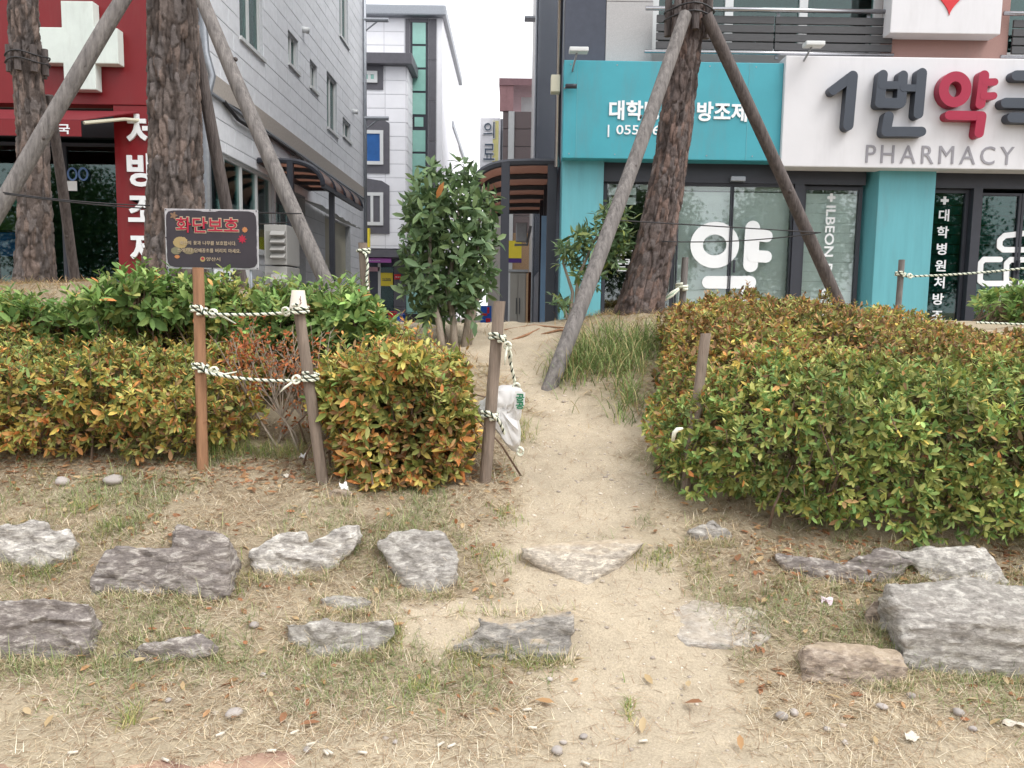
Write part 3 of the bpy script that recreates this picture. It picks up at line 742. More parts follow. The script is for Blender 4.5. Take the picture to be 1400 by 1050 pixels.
for i, (a, b, c_, d_) in enumerate(wins):
    gw = i == 6
    if i == 7:
        MB().box(XW-.2, XW-.17, a, b, c_, d_).build('side_door', M['dark_metal'], TB)
        for k in range(3):
            MB().box(XW-.168, XW-.16, a+.1+k*(b-a-.1)/3, a+(k+1)*(b-a-.1)/3, c_+.2, d_-.3).build('door_pane', M['glass_dark'], TB)
        continue
    if i == 8:
        MB().box(XW-.16, XW-.13, a, b, c_, d_).build('boarded_window', M['cream'], TB); continue
    f = MB(); t = .05; x0, x1 = XW-.12, XW-.04
    f.box(x0, x1, a, a+t, c_, d_).box(x0, x1, b-t, b, c_, d_).box(x0, x1, a+t, b-t, d_-t, d_).box(x0, x1, a+t, b-t, c_, c_+t)
    n = 4 if gw else 2
    for k in range(1, n): f.box(x0+.005, x1-.005, a+(b-a)*k/n-.03, a+(b-a)*k/n+.03, c_+t, d_-t)
    o = f.build('window', M['frame_white'], TB)
    MB().box(XW-.09, XW-.08, a+t, b-t, c_+t, d_-t).build('pane', M['glass_dark'], o)
    MB().box(XW-.02, XW+.05, a-.04, b+.04, c_-.06, c_-.004).build('sill', M['frame_white'], o)
# pipes, brackets and cable on that wall
yc = 11.15
MB().tube([(XW+.1, yc, HT), (XW+.1, yc, 4.9), (XW+.12, yc, 4.5), (XW+.2, yc, 4.2), (XW+.12, yc, 3.9), (XW+.1, yc, 3.6), (XW+.1, yc, FL)], .05, 12).build('downpipe', M['galv'], TB, True)
MB().tube([(XW+.08, YE-.12, HT), (XW+.08, YE-.12, FL)], .05, 12).build('downpipe', M['galv'], TB, True)
for px, py in ((497, 26), (497, 160)):
    _, z = W(494, py); o = MB().tube([(XW+.05, YE-.12, z), (XW+.75, YE-.12, z)], .06, 8); o.tube([(XW+.08, YE-.12, z-.9), (XW+.1, YE-.12, z-.3), (XW+.45, YE-.12, z-.03)], .025, 6)
    o.build('pipe_bracket', M['galv'], TB)
cab = [W(a, b) for a, b in ((301, 139), (320, 163), (343, 178), (365, 186), (385, 200), (398, 208), (410, 218))]
MB().tube([(XW+.06, y, z) for y, z in cab], .03, 6).build('cable', M['black'], TB, True)
cab = [W(a, b) for a, b in ((301, 139), (325, 152), (345, 172), (372, 190), (398, 212))]
MB().tube([(XW+.05, y, z) for y, z in cab], .022, 6).build('cable', M['black'], TB, True)
for px, py in ((413, 40), (482, 152)):
    y, z = W(px, py); MB().cyl((XW+.0, y, z), (1, 0, -.2), .06, .14, 12).build('vent_cap', M['frame_white'], TB, True)
# red pharmacy front (plane y = 10)
zred = P(80, 146, 10).z
xr1 = P(166, 250, 10).x
MB().box(XLL, XW-.02, 10.06, 10.3, zred+.002, HT).build('front_wall', M['interior'], TB)
T = thing('red_fascia', 'red shop front panel carrying a big white cross', 'sign', (XW-2, 9.9, zred))
MB().box(XLL, XW-.01, 9.85, 10.055, zred, 6.0).build('sign_panel', M['red'], T, bevel=.006)
cx, cz = P(107, 60, 9.7).x, P(107, 62, 9.7).z
arm, hw = pr(52)*.97, pr(21)*.97
cp = [(-hw, -arm), (hw, -arm), (hw, -hw), (arm, -hw), (arm, hw), (hw, hw), (hw, arm), (-hw, arm), (-hw, hw), (-arm, hw), (-arm, -hw), (-hw, -hw)]
MB().prism([(cx+a, cz+b*1.08) for a, b in cp], 9.70, 9.848).build('cross', M['cross_white'], T, bevel=.01)
T = thing('red_upright_sign', 'tall narrow red panel with white raised letters behind the thick pine', 'sign', ((xr1+XW)/2, 9.9, FL))
MB().box(xr1, XW-.01, 9.86, 10.2, FL, zred-.004).build('sign_panel', M['red'], T, bevel=.006)
letters('처방조제', P(174, 250, 9.84).x, P(214, 250, 9.84).x, P(190, 362, 9.84).z, P(190, 155, 9.84).z, 9.83, M['white_letter'], T, .03, vertical=True, gap=1.15, thick=.028)
# glazing of that shop
MB().box(XLL, xr1-.004, 10.1, 10.25, P(80, 185, 10).z, zred-.004).build('header', M['dark_metal'], TB)
zg = P(80, 190, 10).z-.02
xs = [XLL+.1, P(-120, 300, 10).x, P(-20, 300, 10).x, P(82, 300, 10).x, xr1-.006]
for a, b in zip(xs, xs[1:]): glazing(a, b-.006, FL, zg, 10.15, M['glass_dark'], 'shop_window', .04, TB)
MB().box(XLL, XW-.3, 13.4, 13.5, FL, zred).build('back_wall', M['interior_dark'], TB)
MB().box(XLL, XW-.3, 10.3, 13.4, zred-.1, zred+.0).build('ceiling', M['interior_dark'], TB)
MB().box(XLL, XW-.3, 10.0, 13.4, FL-.002, FL+.02).build('shop_floor', M['interior_dark'], TB)
# awning
a, b = P(-200, 160, 9.3).x, P(117, 160, 9.3).x
zt, zm, zl = P(80, 150, 9.8).z, P(60, 163, 9.2).z, P(60, 186, 9.2).z
T = thing('red_awning', 'short red folding awning under the red fascia', 'awning', ((a+b)/2, 9.5, zl))
MB().hexa([(a, 9.2, zm-.012), (b, 9.2, zm-.012), (b+.35, 9.83, zt-.012), (a, 9.83, zt-.012), (a, 9.2, zm), (b, 9.2, zm), (b+.35, 9.83, zt), (a, 9.83, zt)]).build('cloth', mat('awning_red', S(112, 28, 36), .7, .1), T)
MB().box(a, b, 9.19, 9.2, zl, zm-.014).build('valance', M['red'], T)
letters('약국', P(62, 175, 9.18).x, P(95, 175, 9.18).x, P(80, 183, 9.18).z, P(80, 169, 9.18).z, 9.184, M['white_letter'], T, .02, thick=.004)
MB().tube([(b+.02, 9.22, zm-.03), (b+.25, 9.7, zt-.12), (b+.36, 9.85, zt-.1)], .02, 6).build('arm', M['cream'], T)
# window stickers
for px, nm in ((98, 0), (113, 1)):
    v = P(px, 240, 10.1)
    strokes([('ring', v.x, v.z+.02, pr(7), pr(9), pr(2.4))], 10.112, .004, mat('sticker_blue', S(90, 120, 170), .5, .05), TB, 'window_sticker')
v = P(98, 254, 10.1); MB().box(v.x-.06, v.x+.06, 10.11, 10.116, v.z-.06, v.z+.06).build('window_sticker', M['white_letter'], TB)
for px, py in ((18, 272), (22, 390)):
    x0, x1, z0, z1 = RC(px-16, py-10, px+16, py+10, 10.4); MB().box(x0, x1, 10.4, 10.41, z0, z1).build('notice', M['paper'], TB)
x0, x1, z0, z1 = RC(-10, 290, 34, 315, 10.9); MB().box(x0, x1, 10.9, 11.2, z0, z1).build('interior_shelf', mat('orange_shelf', S(170, 110, 50), .6, .1), TB)
x0, x1, z0, z1 = RC(-10, 318, 30, 350, 10.9); MB().box(x0, x1, 10.9, 11.2, z0, z1).build('interior_shelf', M['blue'], TB)
# canopy over the side door
yn = W(350, 218)[0]
canopy('door_canopy', 'curved brown canopy on dark posts over the side door of the tiled building', XW+.03, -3.22, yn, yn+3.4, W(350, 219)[1], P(443, 252, yn).z, [(P(398, 300, yn).x, yn, W(350, 219)[1]-.02, .05), (-3.3, yn+.95, P(443, 252, yn).z+.05, .045)], 5)
# awning sheet over the boarded window
y0, z0 = W(405, 275); y1, z1 = W(440, 297)
mb = MB(); n = 14; v = []
for i in range(n+1):
    t = i/n; y = y0+(W(470, 300)[0]-y0)*t; zz = z0+(P(470, 297, 16).z*0+z1-z0)*min(1, t*1.1)
    v += [(XW+.03, y, zz+.08), (XW+.45, y, zz-.06+.03*(i % 2))]
mb.add(v, [(2*i, 2*i+1, 2*i+3, 2*i+2) for i in range(n)]).solo('corrugated_sheet', M['frame_white'], 'thin white corrugated sheet above the boarded window', 'sheet')
# air conditioners
def ac(x0, x1, y, z0, z1, label, n=4):
    T = thing('air_conditioner', label, 'air conditioner', ((x0+x1)/2, y+.2, z0), 'outdoor units along the tiled wall')
    MB().box(x0, x1, y, y+.75, z0, z1).build('casing', M['beige_ac'], T, bevel=.015)
    h = (z1-z0-.16)/n
    for k in range(n):
        z = z0+.08+k*h
        MB().hexa([(x0+.12, y-.13, z+h*.25), (x1-.01, y-.13, z+h*.25), (x1-.01, y-.002, z), (x0+.12, y-.002, z), (x0+.12, y-.05, z+h*.8), (x1-.01, y-.05, z+h*.8), (x1-.01, y-.002, z+h*.85), (x0+.12, y-.002, z+h*.85)]).build('louvre', M['beige_ac'], T, bevel=.008)
    MB().box(x0+.03, x0+.13, y-.006, y-.002, z0+.1, z1-.1).build('side_strip', M['cabinet'], T)
yA = 12.6
x0, x1 = P(361, 330, yA).x, P(392, 330, yA).x
ac(x0, x1, yA, P(375, 363, yA).z+.01, P(375, 307, yA).z, 'beige outdoor unit with four louvres, upper one of the stack')
ac(x0, x1, yA, FL+.35, P(375, 364, yA).z, 'beige outdoor unit with four louvres, lower one of the stack')
MB().box(x0, x1, yA+.1, yA+.6, FL, FL+.35).solo('unit_stand', M['galv'], 'low metal stand under the stacked outdoor units', 'stand')
v0, v1 = P(300, 340, 11.6), P(328, 340, 11.6)
T = thing('window_air_unit', 'low white outdoor unit with a dark grille behind the black sign', 'air conditioner', ((v0.x+v1.x)/2, 11.8, FL))
zq = P(310, 366, 11.6).z; MB().box(v0.x-.25, v1.x+.05, 11.62, 12.0, FL, zq).build('casing', M['frame_white'], T, bevel=.015)
MB().box(v0.x, v1.x, 11.61, 11.618, zq-.42, zq-.06).build('grille_back', M['tub'], T)
for k in range(4):
    MB().box(v0.x, v1.x, 11.59, 11.608, zq-.42+k*.115, zq-.40+k*.115).build('grille_bar', M['frame_white'], T)
for k in range(3):
    xx = v0.x+(v1.x-v0.x)*k/2; MB().box(xx-.01, xx+.01, 11.586, 11.604, zq-.42, zq-.06).build('grille_bar', M['frame_white'], T)
# ------------------------------------------------------------------ far building closing the alley on the left
DF = 31.0
M['joint'] = mat('panel_joint', S(208, 208, 212), .8, .05)
FB = thing('panelled_building', 'white panelled building with a dark glazed stair strip at the alley end', 'building', (P(540, 400, DF).x, DF+1, FL))
def fx(px, d=DF): return P(px, 220, d).x
def fz(py, d=DF, px=550): return P(px, py, d).z
DB = 29.4
xR = fx(597); zT = fz(24)
MB().box(-12, xR, DF+.012, DF+9, FL, zT).build('wall', M['joint'], FB)
MB().box(-12.1, xR+.35, DF-.3, DF+9.4, zT, zT+.38).build('roof_edge', M['galv'], FB, bevel=.05)
MB().box(xR+.002, xR+.2, DF+.0, DF+9, FL, zT-.004).build('side_wall', M['panel'], FB)
def panels(x0, x1, z0, z1, d, nx_, h, mt, th=.05):
    dx = (x1-x0)/nx_; z = z1
    while z > z0+.05:
        b = max(z0, z-h)
        for i in range(nx_):
            MB().box(x0+i*dx+.015, x0+(i+1)*dx-.015, d, d+th, b+.015, z-.015).build('wall_panel', mt, FB)
        z -= h
zcorn0, zcorn1 = fz(90, DB, 520), fz(75, DB, 520)
# set-back upper part
panels(fx(470), fx(553), zcorn1, zT-.02, DF, 3, .52*.95, M['panel'])
# dark stair strip
xs0, xs1 = fx(554), fx(596)
gx0, gx1 = fx(562.5), fx(583)
for a, b in ((xs0, gx0-.06), (gx1+.06, xs1)):
    z = zT-.03
    while z > fz(425):
        MB().box(a+.008, b-.008, DF-.02, DF+.05, max(z-1.5, FL)+.01, z-.01).build('dark_panel', M['panel_dark'], FB); z -= 1.5
MB().box(gx0-.05, gx1+.05, DF-.02, DF+.05, fz(30), zT-.03).build('dark_panel', M['panel_dark'], FB)
gl = [31, 60, 63, 92, 95, 124, 127, 156, 160, 173, 178, 207, 210, 240, 243, 272, 275, 304, 307, 336, 339, 352]
fr_ = MB().box(gx0-.05, gx1+.05, DF-.003, DF+.055, fz(425), fz(30)-.005).build('stair_window', M['dark_metal'], FB)
for a, b in zip(gl[::2], gl[1::2]):
    MB().box(gx0+(.04 if b-a > 20 else .12), gx1-(.04 if b-a > 20 else .12), DF-.025, DF-.005, fz(b), fz(a)).build('pane', M['glass_green'], fr_)
# projecting bay on the left
xb1 = P(555, 220, DB).x
MB().box(-12, xb1, DB+.012, DF-.03, fz(340, DB, 525), zcorn0).build('bay_wall', M['joint'], FB)
MB().box(-12, xb1+.25, DB-.3, DF-.03, zcorn0+.002, zcorn1).build('cornice', M['panel_dark'], FB, bevel=.02)
panels(P(470, 220, DB).x, xb1, fz(340, DB, 525), zcorn0-.01, DB, 3, .49, M['panel'])
for i in range(24):
    z = zcorn0-.01-i*.49
    if z-.49 > fz(340, DB, 525): MB().box(xb1+.0, xb1+.04, DB+.07, DF-.05, z-.475, z-.015).build('wall_panel', M['panel'], FB)
def fwin(px0, py0, px1, py1, inside, arch=False, bars=1):
    x0, x1, z0, z1 = RC(px0, py0, px1, py1, DB-.06)
    s = MB()
    if arch: s.prism([(x0-.3, z0-.3), (x1+.22, z0-.3), (x1+.22, z1+.25), (x1-.05, z1+.42), (x0-.1, z1+.55), (x0-.3, z1+.55)], DB-.04, DB-.002)
    else: s.box(x0-.25, x1+.2, DB-.04, DB-.002, z0-.22, z1+.22)
    sr = s.build('window_surround', M['panel_dark'], FB)
    f = MB().box(x0, x0+.12, DB-.09, DB-.042, z0, z1).box(x1-.12, x1, DB-.09, DB-.042, z0, z1).box(x0+.12, x1-.12, DB-.089, DB-.042, z1-.12, z1).box(x0+.12, x1-.12, DB-.089, DB-.042, z0, z0+.12)
    for k in range(bars): f.box((x0+x1)/2-.05, (x0+x1)/2+.05, DB-.085, DB-.042, z0+.12, z1-.12)
    f.build('frame', M['frame_white'], sr)
    MB().box(x0+.1, x1-.1, DB-.06, DB-.045, z0+.1, z1-.1).build('pane', inside, sr)
fwin(494, 97, 516, 113, M['glass_green'])
fwin(493, 178, 524, 225, M['blue_curtain'], True, 0)
fwin(493, 263, 524, 308, M['panel_dark'], True, 1)
# ground floor of that building
zlow = fz(341, DB, 525)
xg0, xg1 = P(470, 400, DF).x, fx(597)
MB().box(xg0, xb1+.2, DB-.12, DF-.03, zlow-.28, zlow-.004).build('lower_cornice', M['panel_dark'], FB)
pd = DF-.4
def col_(px0, px1, d=pd):
    x0, x1 = P(px0, 400, d).x, P(px1, 400, d).x
    z = FL
    while z < zlow-.3:
        MB().box(x0+.01, x1-.01, d, d+.35, z+.01, min(z+.62, zlow-.285)-.01).build('dark_panel', M['panel_dark'], FB); z += .62
col_(538, 555); col_(582, 597)
x0, x1 = P(555, 400, pd).x, P(582, 400, pd).x
MB().box(x0, x1, pd+.05, pd+.12, FL+.35, fz(392)).build('shop_window', M['glass_green'], FB)
MB().box(x0, x1, pd, pd+.3, FL, FL+.34).build('plinth', M['concrete'], FB)
x0, x1 = P(495, 400, pd).x, P(520, 400, pd).x
MB().box(x0, P(537.5, 400, pd).x, pd+.2, pd+.25, FL+.1, zlow-.29).build('shop_front', M['dark_stone'], FB)
MB().box(P(519, 400, pd).x, P(537, 400, pd).x, pd+.14, pd+.19, FL+.12, fz(365, pd, 525)).build('glass_door', M['glass_dark'], FB)
MB().box(P(518, 400, pd).x-.05, P(518, 400, pd).x+.05, pd+.1, pd+.19, FL+.12, fz(360, pd, 525)).build('door_post', M['frame_white'], FB)
MB().box(x0, P(552, 400, pd).x, pd-.6, pd+.1, FL, FL+.12).build('step', M['concrete'], FB)
def bars(x0, x1, z0, z1, y, rows, n, mt, T):
    mb = MB()
    for r in range(rows):
        za, zb = z0+(z1-z0)*(r+.1)/rows, z0+(z1-z0)*(r+.85)/rows
        for k in range(n):
            a = x0+(x1-x0)*(k+.08)/n; b = x0+(x1-x0)*(k+.86)/n
            mb.box(a, b, y, y+.004, za+(zb-za)*R_.uniform(0, .3), zb-(zb-za)*R_.uniform(0, .3))
    mb.build('blurred_print', mt, T)
def flat(name, px0, py0, px1, py1, d, mt, label, cat, th=.08, txt=None, tm=None):
    x0, x1, z0, z1 = RC(px0, py0, px1, py1, d)
    T = thing(name, label, cat, ((x0+x1)/2, d, z0))
    MB().box(x0, x1, d, d+th, z0, z1).build('panel', mt, T)
    if txt:
        bars(x0+(x1-x0)*.14, x1-(x1-x0)*.14, z0+(z1-z0)*.36, z1-(z1-z0)*.4, d-.008, txt[0], txt[1], tm, T)
    return T
x0, x1 = P(499, 350, pd).x, P(540, 350, pd).x
T = thing('purple_awning', 'small purple awning with white lettering over a far shop door', 'awning', ((x0+x1)/2, pd-.5, fz(358, pd, 520)))
za, zb_, zc_ = fz(346, pd, 520), fz(353, pd-.9, 520), fz(359, pd-.9, 520)
MB().hexa([(x0, pd-.9, zb_-.02), (x1, pd-.9, zb_-.02), (x1+.1, pd-.1, za-.02), (x0, pd-.1, za-.02), (x0, pd-.9, zb_), (x1, pd-.9, zb_), (x1+.1, pd-.1, za), (x0, pd-.1, za)]).build('cloth', M['purple'], T)
MB().box(x0, x1, pd-.92, pd-.9, zc_, zb_-.022).build('valance', M['purple'], T)
bars(x0+.25, x1-.4, zc_+.05, zb_-.06, pd-.928, 1, 6, M['white_letter'], T)
flat('yellow_notice', 520.5, 373, 537, 391, pd+.02, M['yellow'], 'square yellow notice with a red edge on the far glass door', 'notice', .05, (2, 7), M['charcoal_letter'])
flat('red_notice', 539, 375, 548, 382, pd-.1, M['redplastic'], 'tiny red plate on the dark far pillar', 'notice', .05, (1, 2), M['white_letter'])
flat('pink_notice', 504, 365, 519, 371, pd+.1, mat('pink', S(190, 150, 160), .6, .1), 'pale pink strip notice above the far dark shop window', 'notice', .04)
flat('yellow_upright_sign', 499, 312, 505, 338, DB-.5, M['yellow'], 'narrow yellow hanging sign beside the white far wall', 'sign', .2)
# buckets in front
def bucket(px, py0, py1, r, d, mt, name, label, square=False):
    v = P(px, py1, d); z0 = FL+.0; h = P(px, py0, d).z-z0
    T = thing(name, label, 'bucket' if not square else 'tub', (v.x, d, z0))
    n = 4 if square else 22; o = MB(); pr_ = []
    prof = [(r*.8, 0), (r, h), (r*1.06, h), (r*1.06, h-.03), (r*.99, h-.03), (r*.93, h-.002), (r*.75, .03)]
    vv = []; ff = []
    for (rr, zz) in prof:
        for k in range(n):
            a = 2*math.pi*(k+.5)/n; vv.append((v.x+rr*math.cos(a), d+rr*math.sin(a), z0+zz))
    for i in range(len(prof)-1):
        for k in range(n): ff.append((i*n+k, i*n+(k+1) % n, (i+1)*n+(k+1) % n, (i+1)*n+k))
    ff.append(tuple(range(n-1, -1, -1))); ff.append(tuple((len(prof)-1)*n+k for k in range(n)))
    o.add(vv, ff).build('shell', mt, T)
    MB().tube([(v.x-r*1.05, d, z0+h-.02), (v.x-r*.6, d-.05, z0+h+.05), (v.x+r*.6, d-.05, z0+h+.05), (v.x+r*1.05, d, z0+h-.02)], .012, 6).build('rim_handle', mt, T)
bucket(537, 428, 437, .2, 28.9, M['redplastic'], 'red_basket', 'red square plastic basket on the ground before the far building', True)
bucket(548, 430, 437, .17, 28.9, M['blue'], 'blue_basin', 'blue plastic basin beside the red basket')
bucket(568, 429, 437, .38, 28.6, M['tub'], 'black_tub', 'wide black rubber tub with a plant before the far window')
# ------------------------------------------------------------------ things further along the alley
x0, x1 = P(606, 200, 36).x, P(617, 200, 36).x
T = thing('pale_block', 'pale narrow building far along the alley', 'building', (x0, 36, FL))
z1 = P(611, 174, 36).z
MB().box(x0-1, x1, 36, 44, FL, z1).build('wall', M['panel'], T); MB().box(x0-1, x1+.1, 35.9, 44.1, z1, z1+.25).build('coping', M['galv'], T)
MB().box(x1-.3, x1-.05, 35.9, 36, FL, z1-.5).build('pilaster', M['galv'], T)
T = thing('far_grey_block', 'grey low roofed building at the far end of the alley', 'building', (P(622, 230, 44).x, 44, FL))
xa_, xb_, za_, zb_ = RC(612, 214, 629, 420, 44)
MB().box(xa_-1, xb_-.2, 44, 50, FL, P(620, 218, 44).z).build('wall', M['brown_tile'], T)
MB().box(xa_-1, xb_, 43.8, 50, P(620, 218, 44).z, P(620, 213, 44).z).build('roof_edge', M['panel_dark'], T)
# vertical sign with two syllables
d = 33.0
x0, x1, z0, z1 = RC(656, 161, 684, 262, d)
T = thing('vertical_shop_sign', 'pale vertical sign with large grey syllables beyond the canopy', 'sign', ((x0+x1)/2, d, z0))
MB().box(x0, x1, d, d+.4, z0, z1).build('sign_box', M['panel'], T, bevel=.02)
MB().box(x0+(x1-x0)*.62, x1-.08, d-.006, d-.001, z0+.2, z1-.12).build('yellow_band', mat('pale_yellow', S(228, 220, 150), .5, .08), T)
for s_, p0, p1 in (('의', 166, 190), ('료', 196, 220)):
    a, b, c_, d_ = RC(660, p0, 677, p1, d)
    letters(s_, a, b, c_, d_, d-.045, M['white_letter'], T, .03, thick=.03, name='letter_outline')
    letters(s_, a+.03, b-.03, c_+.03, d_-.03, d-.06, mat('slate', S(74, 88, 106), .5, .04), T, .0, thick=.012)
MB().tube([(x1+.05, d+.2, z0+1), (x1+.05, d+.2, z1+.0)], .05, 8).build('bracket', M['galv'], T)
# brown tiled building on the right side of the alley, further on
d = 30.0
x0, x1, z0, z1 = RC(686, 108, 730, 440, d)
T = thing('brown_tiled_building', 'brown stone tiled building with a pink roof frame beyond the dark wall', 'building', ((x0+x1)/2, d, FL))
zr, zm_ = z1, P(700, 152, d).z
MB().box(x0, x1, d+.08, d+8, FL, zm_).build('wall', M['mortar'], T)
xa_, xb_ = P(694, 250, d).x, P(702, 250, d).x
z = zm_
while z > P(700, 300, d).z:
    for a, b in ((x0, xa_), (xb_, x1)): MB().box(a+.012, b-.012, d, d+.07, z-.62, z-.012).build('stone_panel', M['brown_tile'], T)
    z -= .632
MB().box(P(667, 350, d).x, x0-.01, d+.3, d+6, FL, P(676, 283, d).z).build('annex_wall', mat('annex_render', S(166, 160, 154), .8, .1, 4), T)
MB().box(x0, xa_-.02, d, d+.07, FL, z).build('lower_wall', mat('grey_brown', S(130, 124, 120), .7, .1, 4), T)
MB().box(xb_, x1, d, d+.07, FL, z).build('lower_wall', mat('buff_mosaic', S(170, 140, 110), .7, .3, 30), T)
MB().box(xa_, xb_, d-.05, d+.07, FL, zm_-.01).build('white_strip', M['frame_white'], T)
MB().box(x0-.15, x1, d-.1, d+4, zr-.25, zr).build('roof_frame', mat('pink_frame', S(150, 116, 120), .6, .1), T)
for a, b in ((x0-.12, x0+.12), (P(692, 130, d).x, P(702, 130, d).x)):
    MB().box(a, b, d-.05, d+.1, zm_, zr-.252).build('roof_post', mat('pink_post', S(170, 130, 132), .6, .1), T)
MB().box(P(702, 130, d).x+.3, x1, d+1, d+1.05, zm_, zr-.4).build('tank_panel', M['frame_white'], T)
flat('yellow_shop_sign', 690, 329, 713, 353, 28.5, M['yellow'], 'yellow shop sign with a purple lower edge seen beneath the canopy', 'sign', .2)
flat('purple_strip_sign', 690, 353.3, 713, 359, 28.5, mat('violet', S(74, 44, 120), .5, .05), 'purple strip directly under the yellow shop sign', 'sign', .2)
# lamp arm and scaffold pole along the dark wall
MB().tube([(XL-.1, 20, FL), (XL-.1, 20, 12)], .03, 8).solo('wall_conduit', M['galv'], 'thin grey conduit running up the dark alley wall', 'pipe')
T = thing('neighbour_block', 'slim grey rendered building rising just past the dark clad wall', 'building', (XL+.4, 27, FL))
MB().box(XL-.02, XL+6, 24.3, 29.6, FL, 14).build('wall', M['granite'], T)
MB().box(XL-.35, XL+.1, 26, 26.4, P(720, 24, 26).z, P(720, 21.5, 26).z).build('bracket', M['galv'], T)
# parked car, blue red board, standing sign
d = 40.0
x0 = P(666, 420, d).x
T = thing('parked_car', 'pink red hatchback parked at the end of the alley', 'car', (x0+2, d, FL))
prof = [(0, .35), (.05, .75), (.35, .95), (.75, 1.05), (1.35, 1.42), (2.6, 1.46), (3.35, 1.08), (4.1, .95), (4.2, .6), (4.15, .32)]
MB().prism([(x0+a, FL+b) for a, b in prof], d, d+1.65).build('body', M['car_pink'], T, bevel=.05)
gw_ = MB().prism([(x0+a, FL+b) for a, b in ((.9, 1.06), (1.4, 1.36), (1.95, 1.38), (1.95, 1.04))], d-.012, d-.001).build('side_window', M['glass_dark'], T)
MB().prism([(x0+a, FL+b) for a, b in ((2.0, 1.04), (2.0, 1.38), (2.55, 1.39), (3.15, 1.08))], d-.012, d-.001).build('side_window', M['glass_dark'], T)
for a in (.75, 3.35):
    wq = MB().cyl((x0+a, d-.03, FL+.31), (0, 1, 0), .31, .2, 24).build('wheel', M['tire'], T)
    MB().cyl((x0+a, d-.045, FL+.31), (0, 1, 0), .2, .02, 20).build('rim', M['galv'], wq)
    wq = MB().cyl((x0+a, d+1.45, FL+.31), (0, 1, 0), .31, .22, 24).build('wheel', M['tire'], T)
MB().box(x0+.02, x0+.2, d-.004, d+.2, FL+.7, FL+.85).build('tail_lamp', M['redplastic'], T)
MB().box(x0+4.0, x0+4.19, d-.004, d+.3, FL+.68, FL+.82).build('headlight', M['frame_white'], T)
x0, x1, z0, z1 = RC(657, 405, 672, 437, 24)
T = thing('advertising_board', 'small blue and red advertising board standing on the alley ground', 'board', ((x0+x1)/2, 24, FL))
MB().box(x0, x1, 24, 24.05, FL, FL+.75).build('panel', M['blue'], T)
for a, b, c_, d_ in ((.15, .4, .1, .3), (.5, .9, .35, .5), (.1, .6, .6, .7), (.6, .8, .7, .95), (.55, .65, .05, .35)):
    MB().box(x0+(x1-x0)*a, x0+(x1-x0)*b, 23.985, 23.998, FL+.75*c_, FL+.75*d_).build('red_mark', M['redplastic'], T)
d = 13.0
x0, x1, z0, z1 = RC(477, 391, 491, 424, d)
T = thing('standing_notice', 'rounded orange framed notice stand by the tiled wall', 'sign', ((x0+x1)/2, d, z0))
cxn = (x0+x1)/2; rr = (x1-x0)/2
loop = [(x0, z0), (x0, z1-rr*.6), (x0+rr*.4, z1-.01), (x1-rr*.4, z1-.01), (x1, z1-rr*.6), (x1, z0), (x1-rr*.4, z0-.1), (x0+rr*.4, z0-.1), (x0, z0)]
MB().tube([(a, d, b) for a, b in loop], .018, 8).build('frame', M['orange'], T, True)
MB().box(x0+.012, x1-.012, d-.005, d+.005, z0-.04, z1-.09).build('panel', M['white_letter'], T)
MB().box(x0+.05, x0+.07, d-.01, d+.01, FL, z0-.1).box(x1-.07, x1-.05, d-.01, d+.01, FL, z0-.1).build('leg', M['orange'], T)
bars(x0+.03, x1-.03, z1-.17, z1-.12, d-.009, 1, 4, M['redplastic'], T)
bars(x0+.03, x1-.03, z0+.06, z0+.15, d-.009, 2, 3, M['charcoal_letter'], T)
# ================================================================== PLANTS AND STONES
MT_leaf = tintmat('leaf', .6, .25, .12, 90, .25)
MT_leaf2 = tintmat('leaf_glossy', .45, .2, .12, 40, .4)
MT_grass = tintmat('grass_blade', .7, .2, .08, 200, .2)
MT_bark = tintmat('bark', .9, 0, .22, 90, .15, bump=.6)
MT_twig = mat('twig', S(110, 92, 78), .9, .25, 30)
MT_stem = mat('stem_grey', S(150, 138, 124), .85, .25, 30, stretch=(3, 3, .6), bump=.5, bscale=60)
def unit(v): return v/np.maximum(np.linalg.norm(v, axis=-1, keepdims=True), 1e-9)
LEAF_U = np.array([0, .33, .33, .33, .70, .70, .70, 1.0]); LEAF_S = np.array([0, .8, 0, -.8, .85, 0, -.85, 0]); LEAF_H = np.array([0, .12, 0, .12, .12, 0, .12, -.02])
LEAF_F3 = np.array([[0, 3, 2], [0, 2, 1], [5, 6, 7], [5, 7, 4]]); LEAF_F4 = np.array([[2, 3, 6, 5], [2, 5, 4, 1]])
def leafmesh(base, dirn, nrm, L, wd, colr, droop=.15, name='leaves'):
    n = len(base); dirn = unit(dirn); nrm = unit(nrm-(nrm*dirn).sum(1, keepdims=True)*dirn); side = np.cross(dirn, nrm)
    L = np.asarray(L).reshape(n, 1); W_ = L*np.asarray(wd).reshape(-1, 1)
    dr = np.asarray(droop).reshape(-1, 1)
    V = np.zeros((n, 8, 3))
    for k in range(8):
        V[:, k] = base+dirn*L*LEAF_U[k]+side*W_*LEAF_S[k]*.5+nrm*(W_*LEAF_H[k]-dr*L*LEAF_U[k]**2)
    o = np.arange(n)[:, None, None]*8
    return npmesh(name, V.reshape(-1, 3), [(LEAF_F3[None]+o).reshape(-1, 3), (LEAF_F4[None]+o).reshape(-1, 4)], np.repeat(colr, 8, 0), True)
LITE_U = np.array([0, .30, .72, 1.0, .72, .30]); LITE_S = np.array([0, .85, .80, 0, -.80, -.85]); LITE_H = np.array([0, .16, .14, 0, .14, .16])
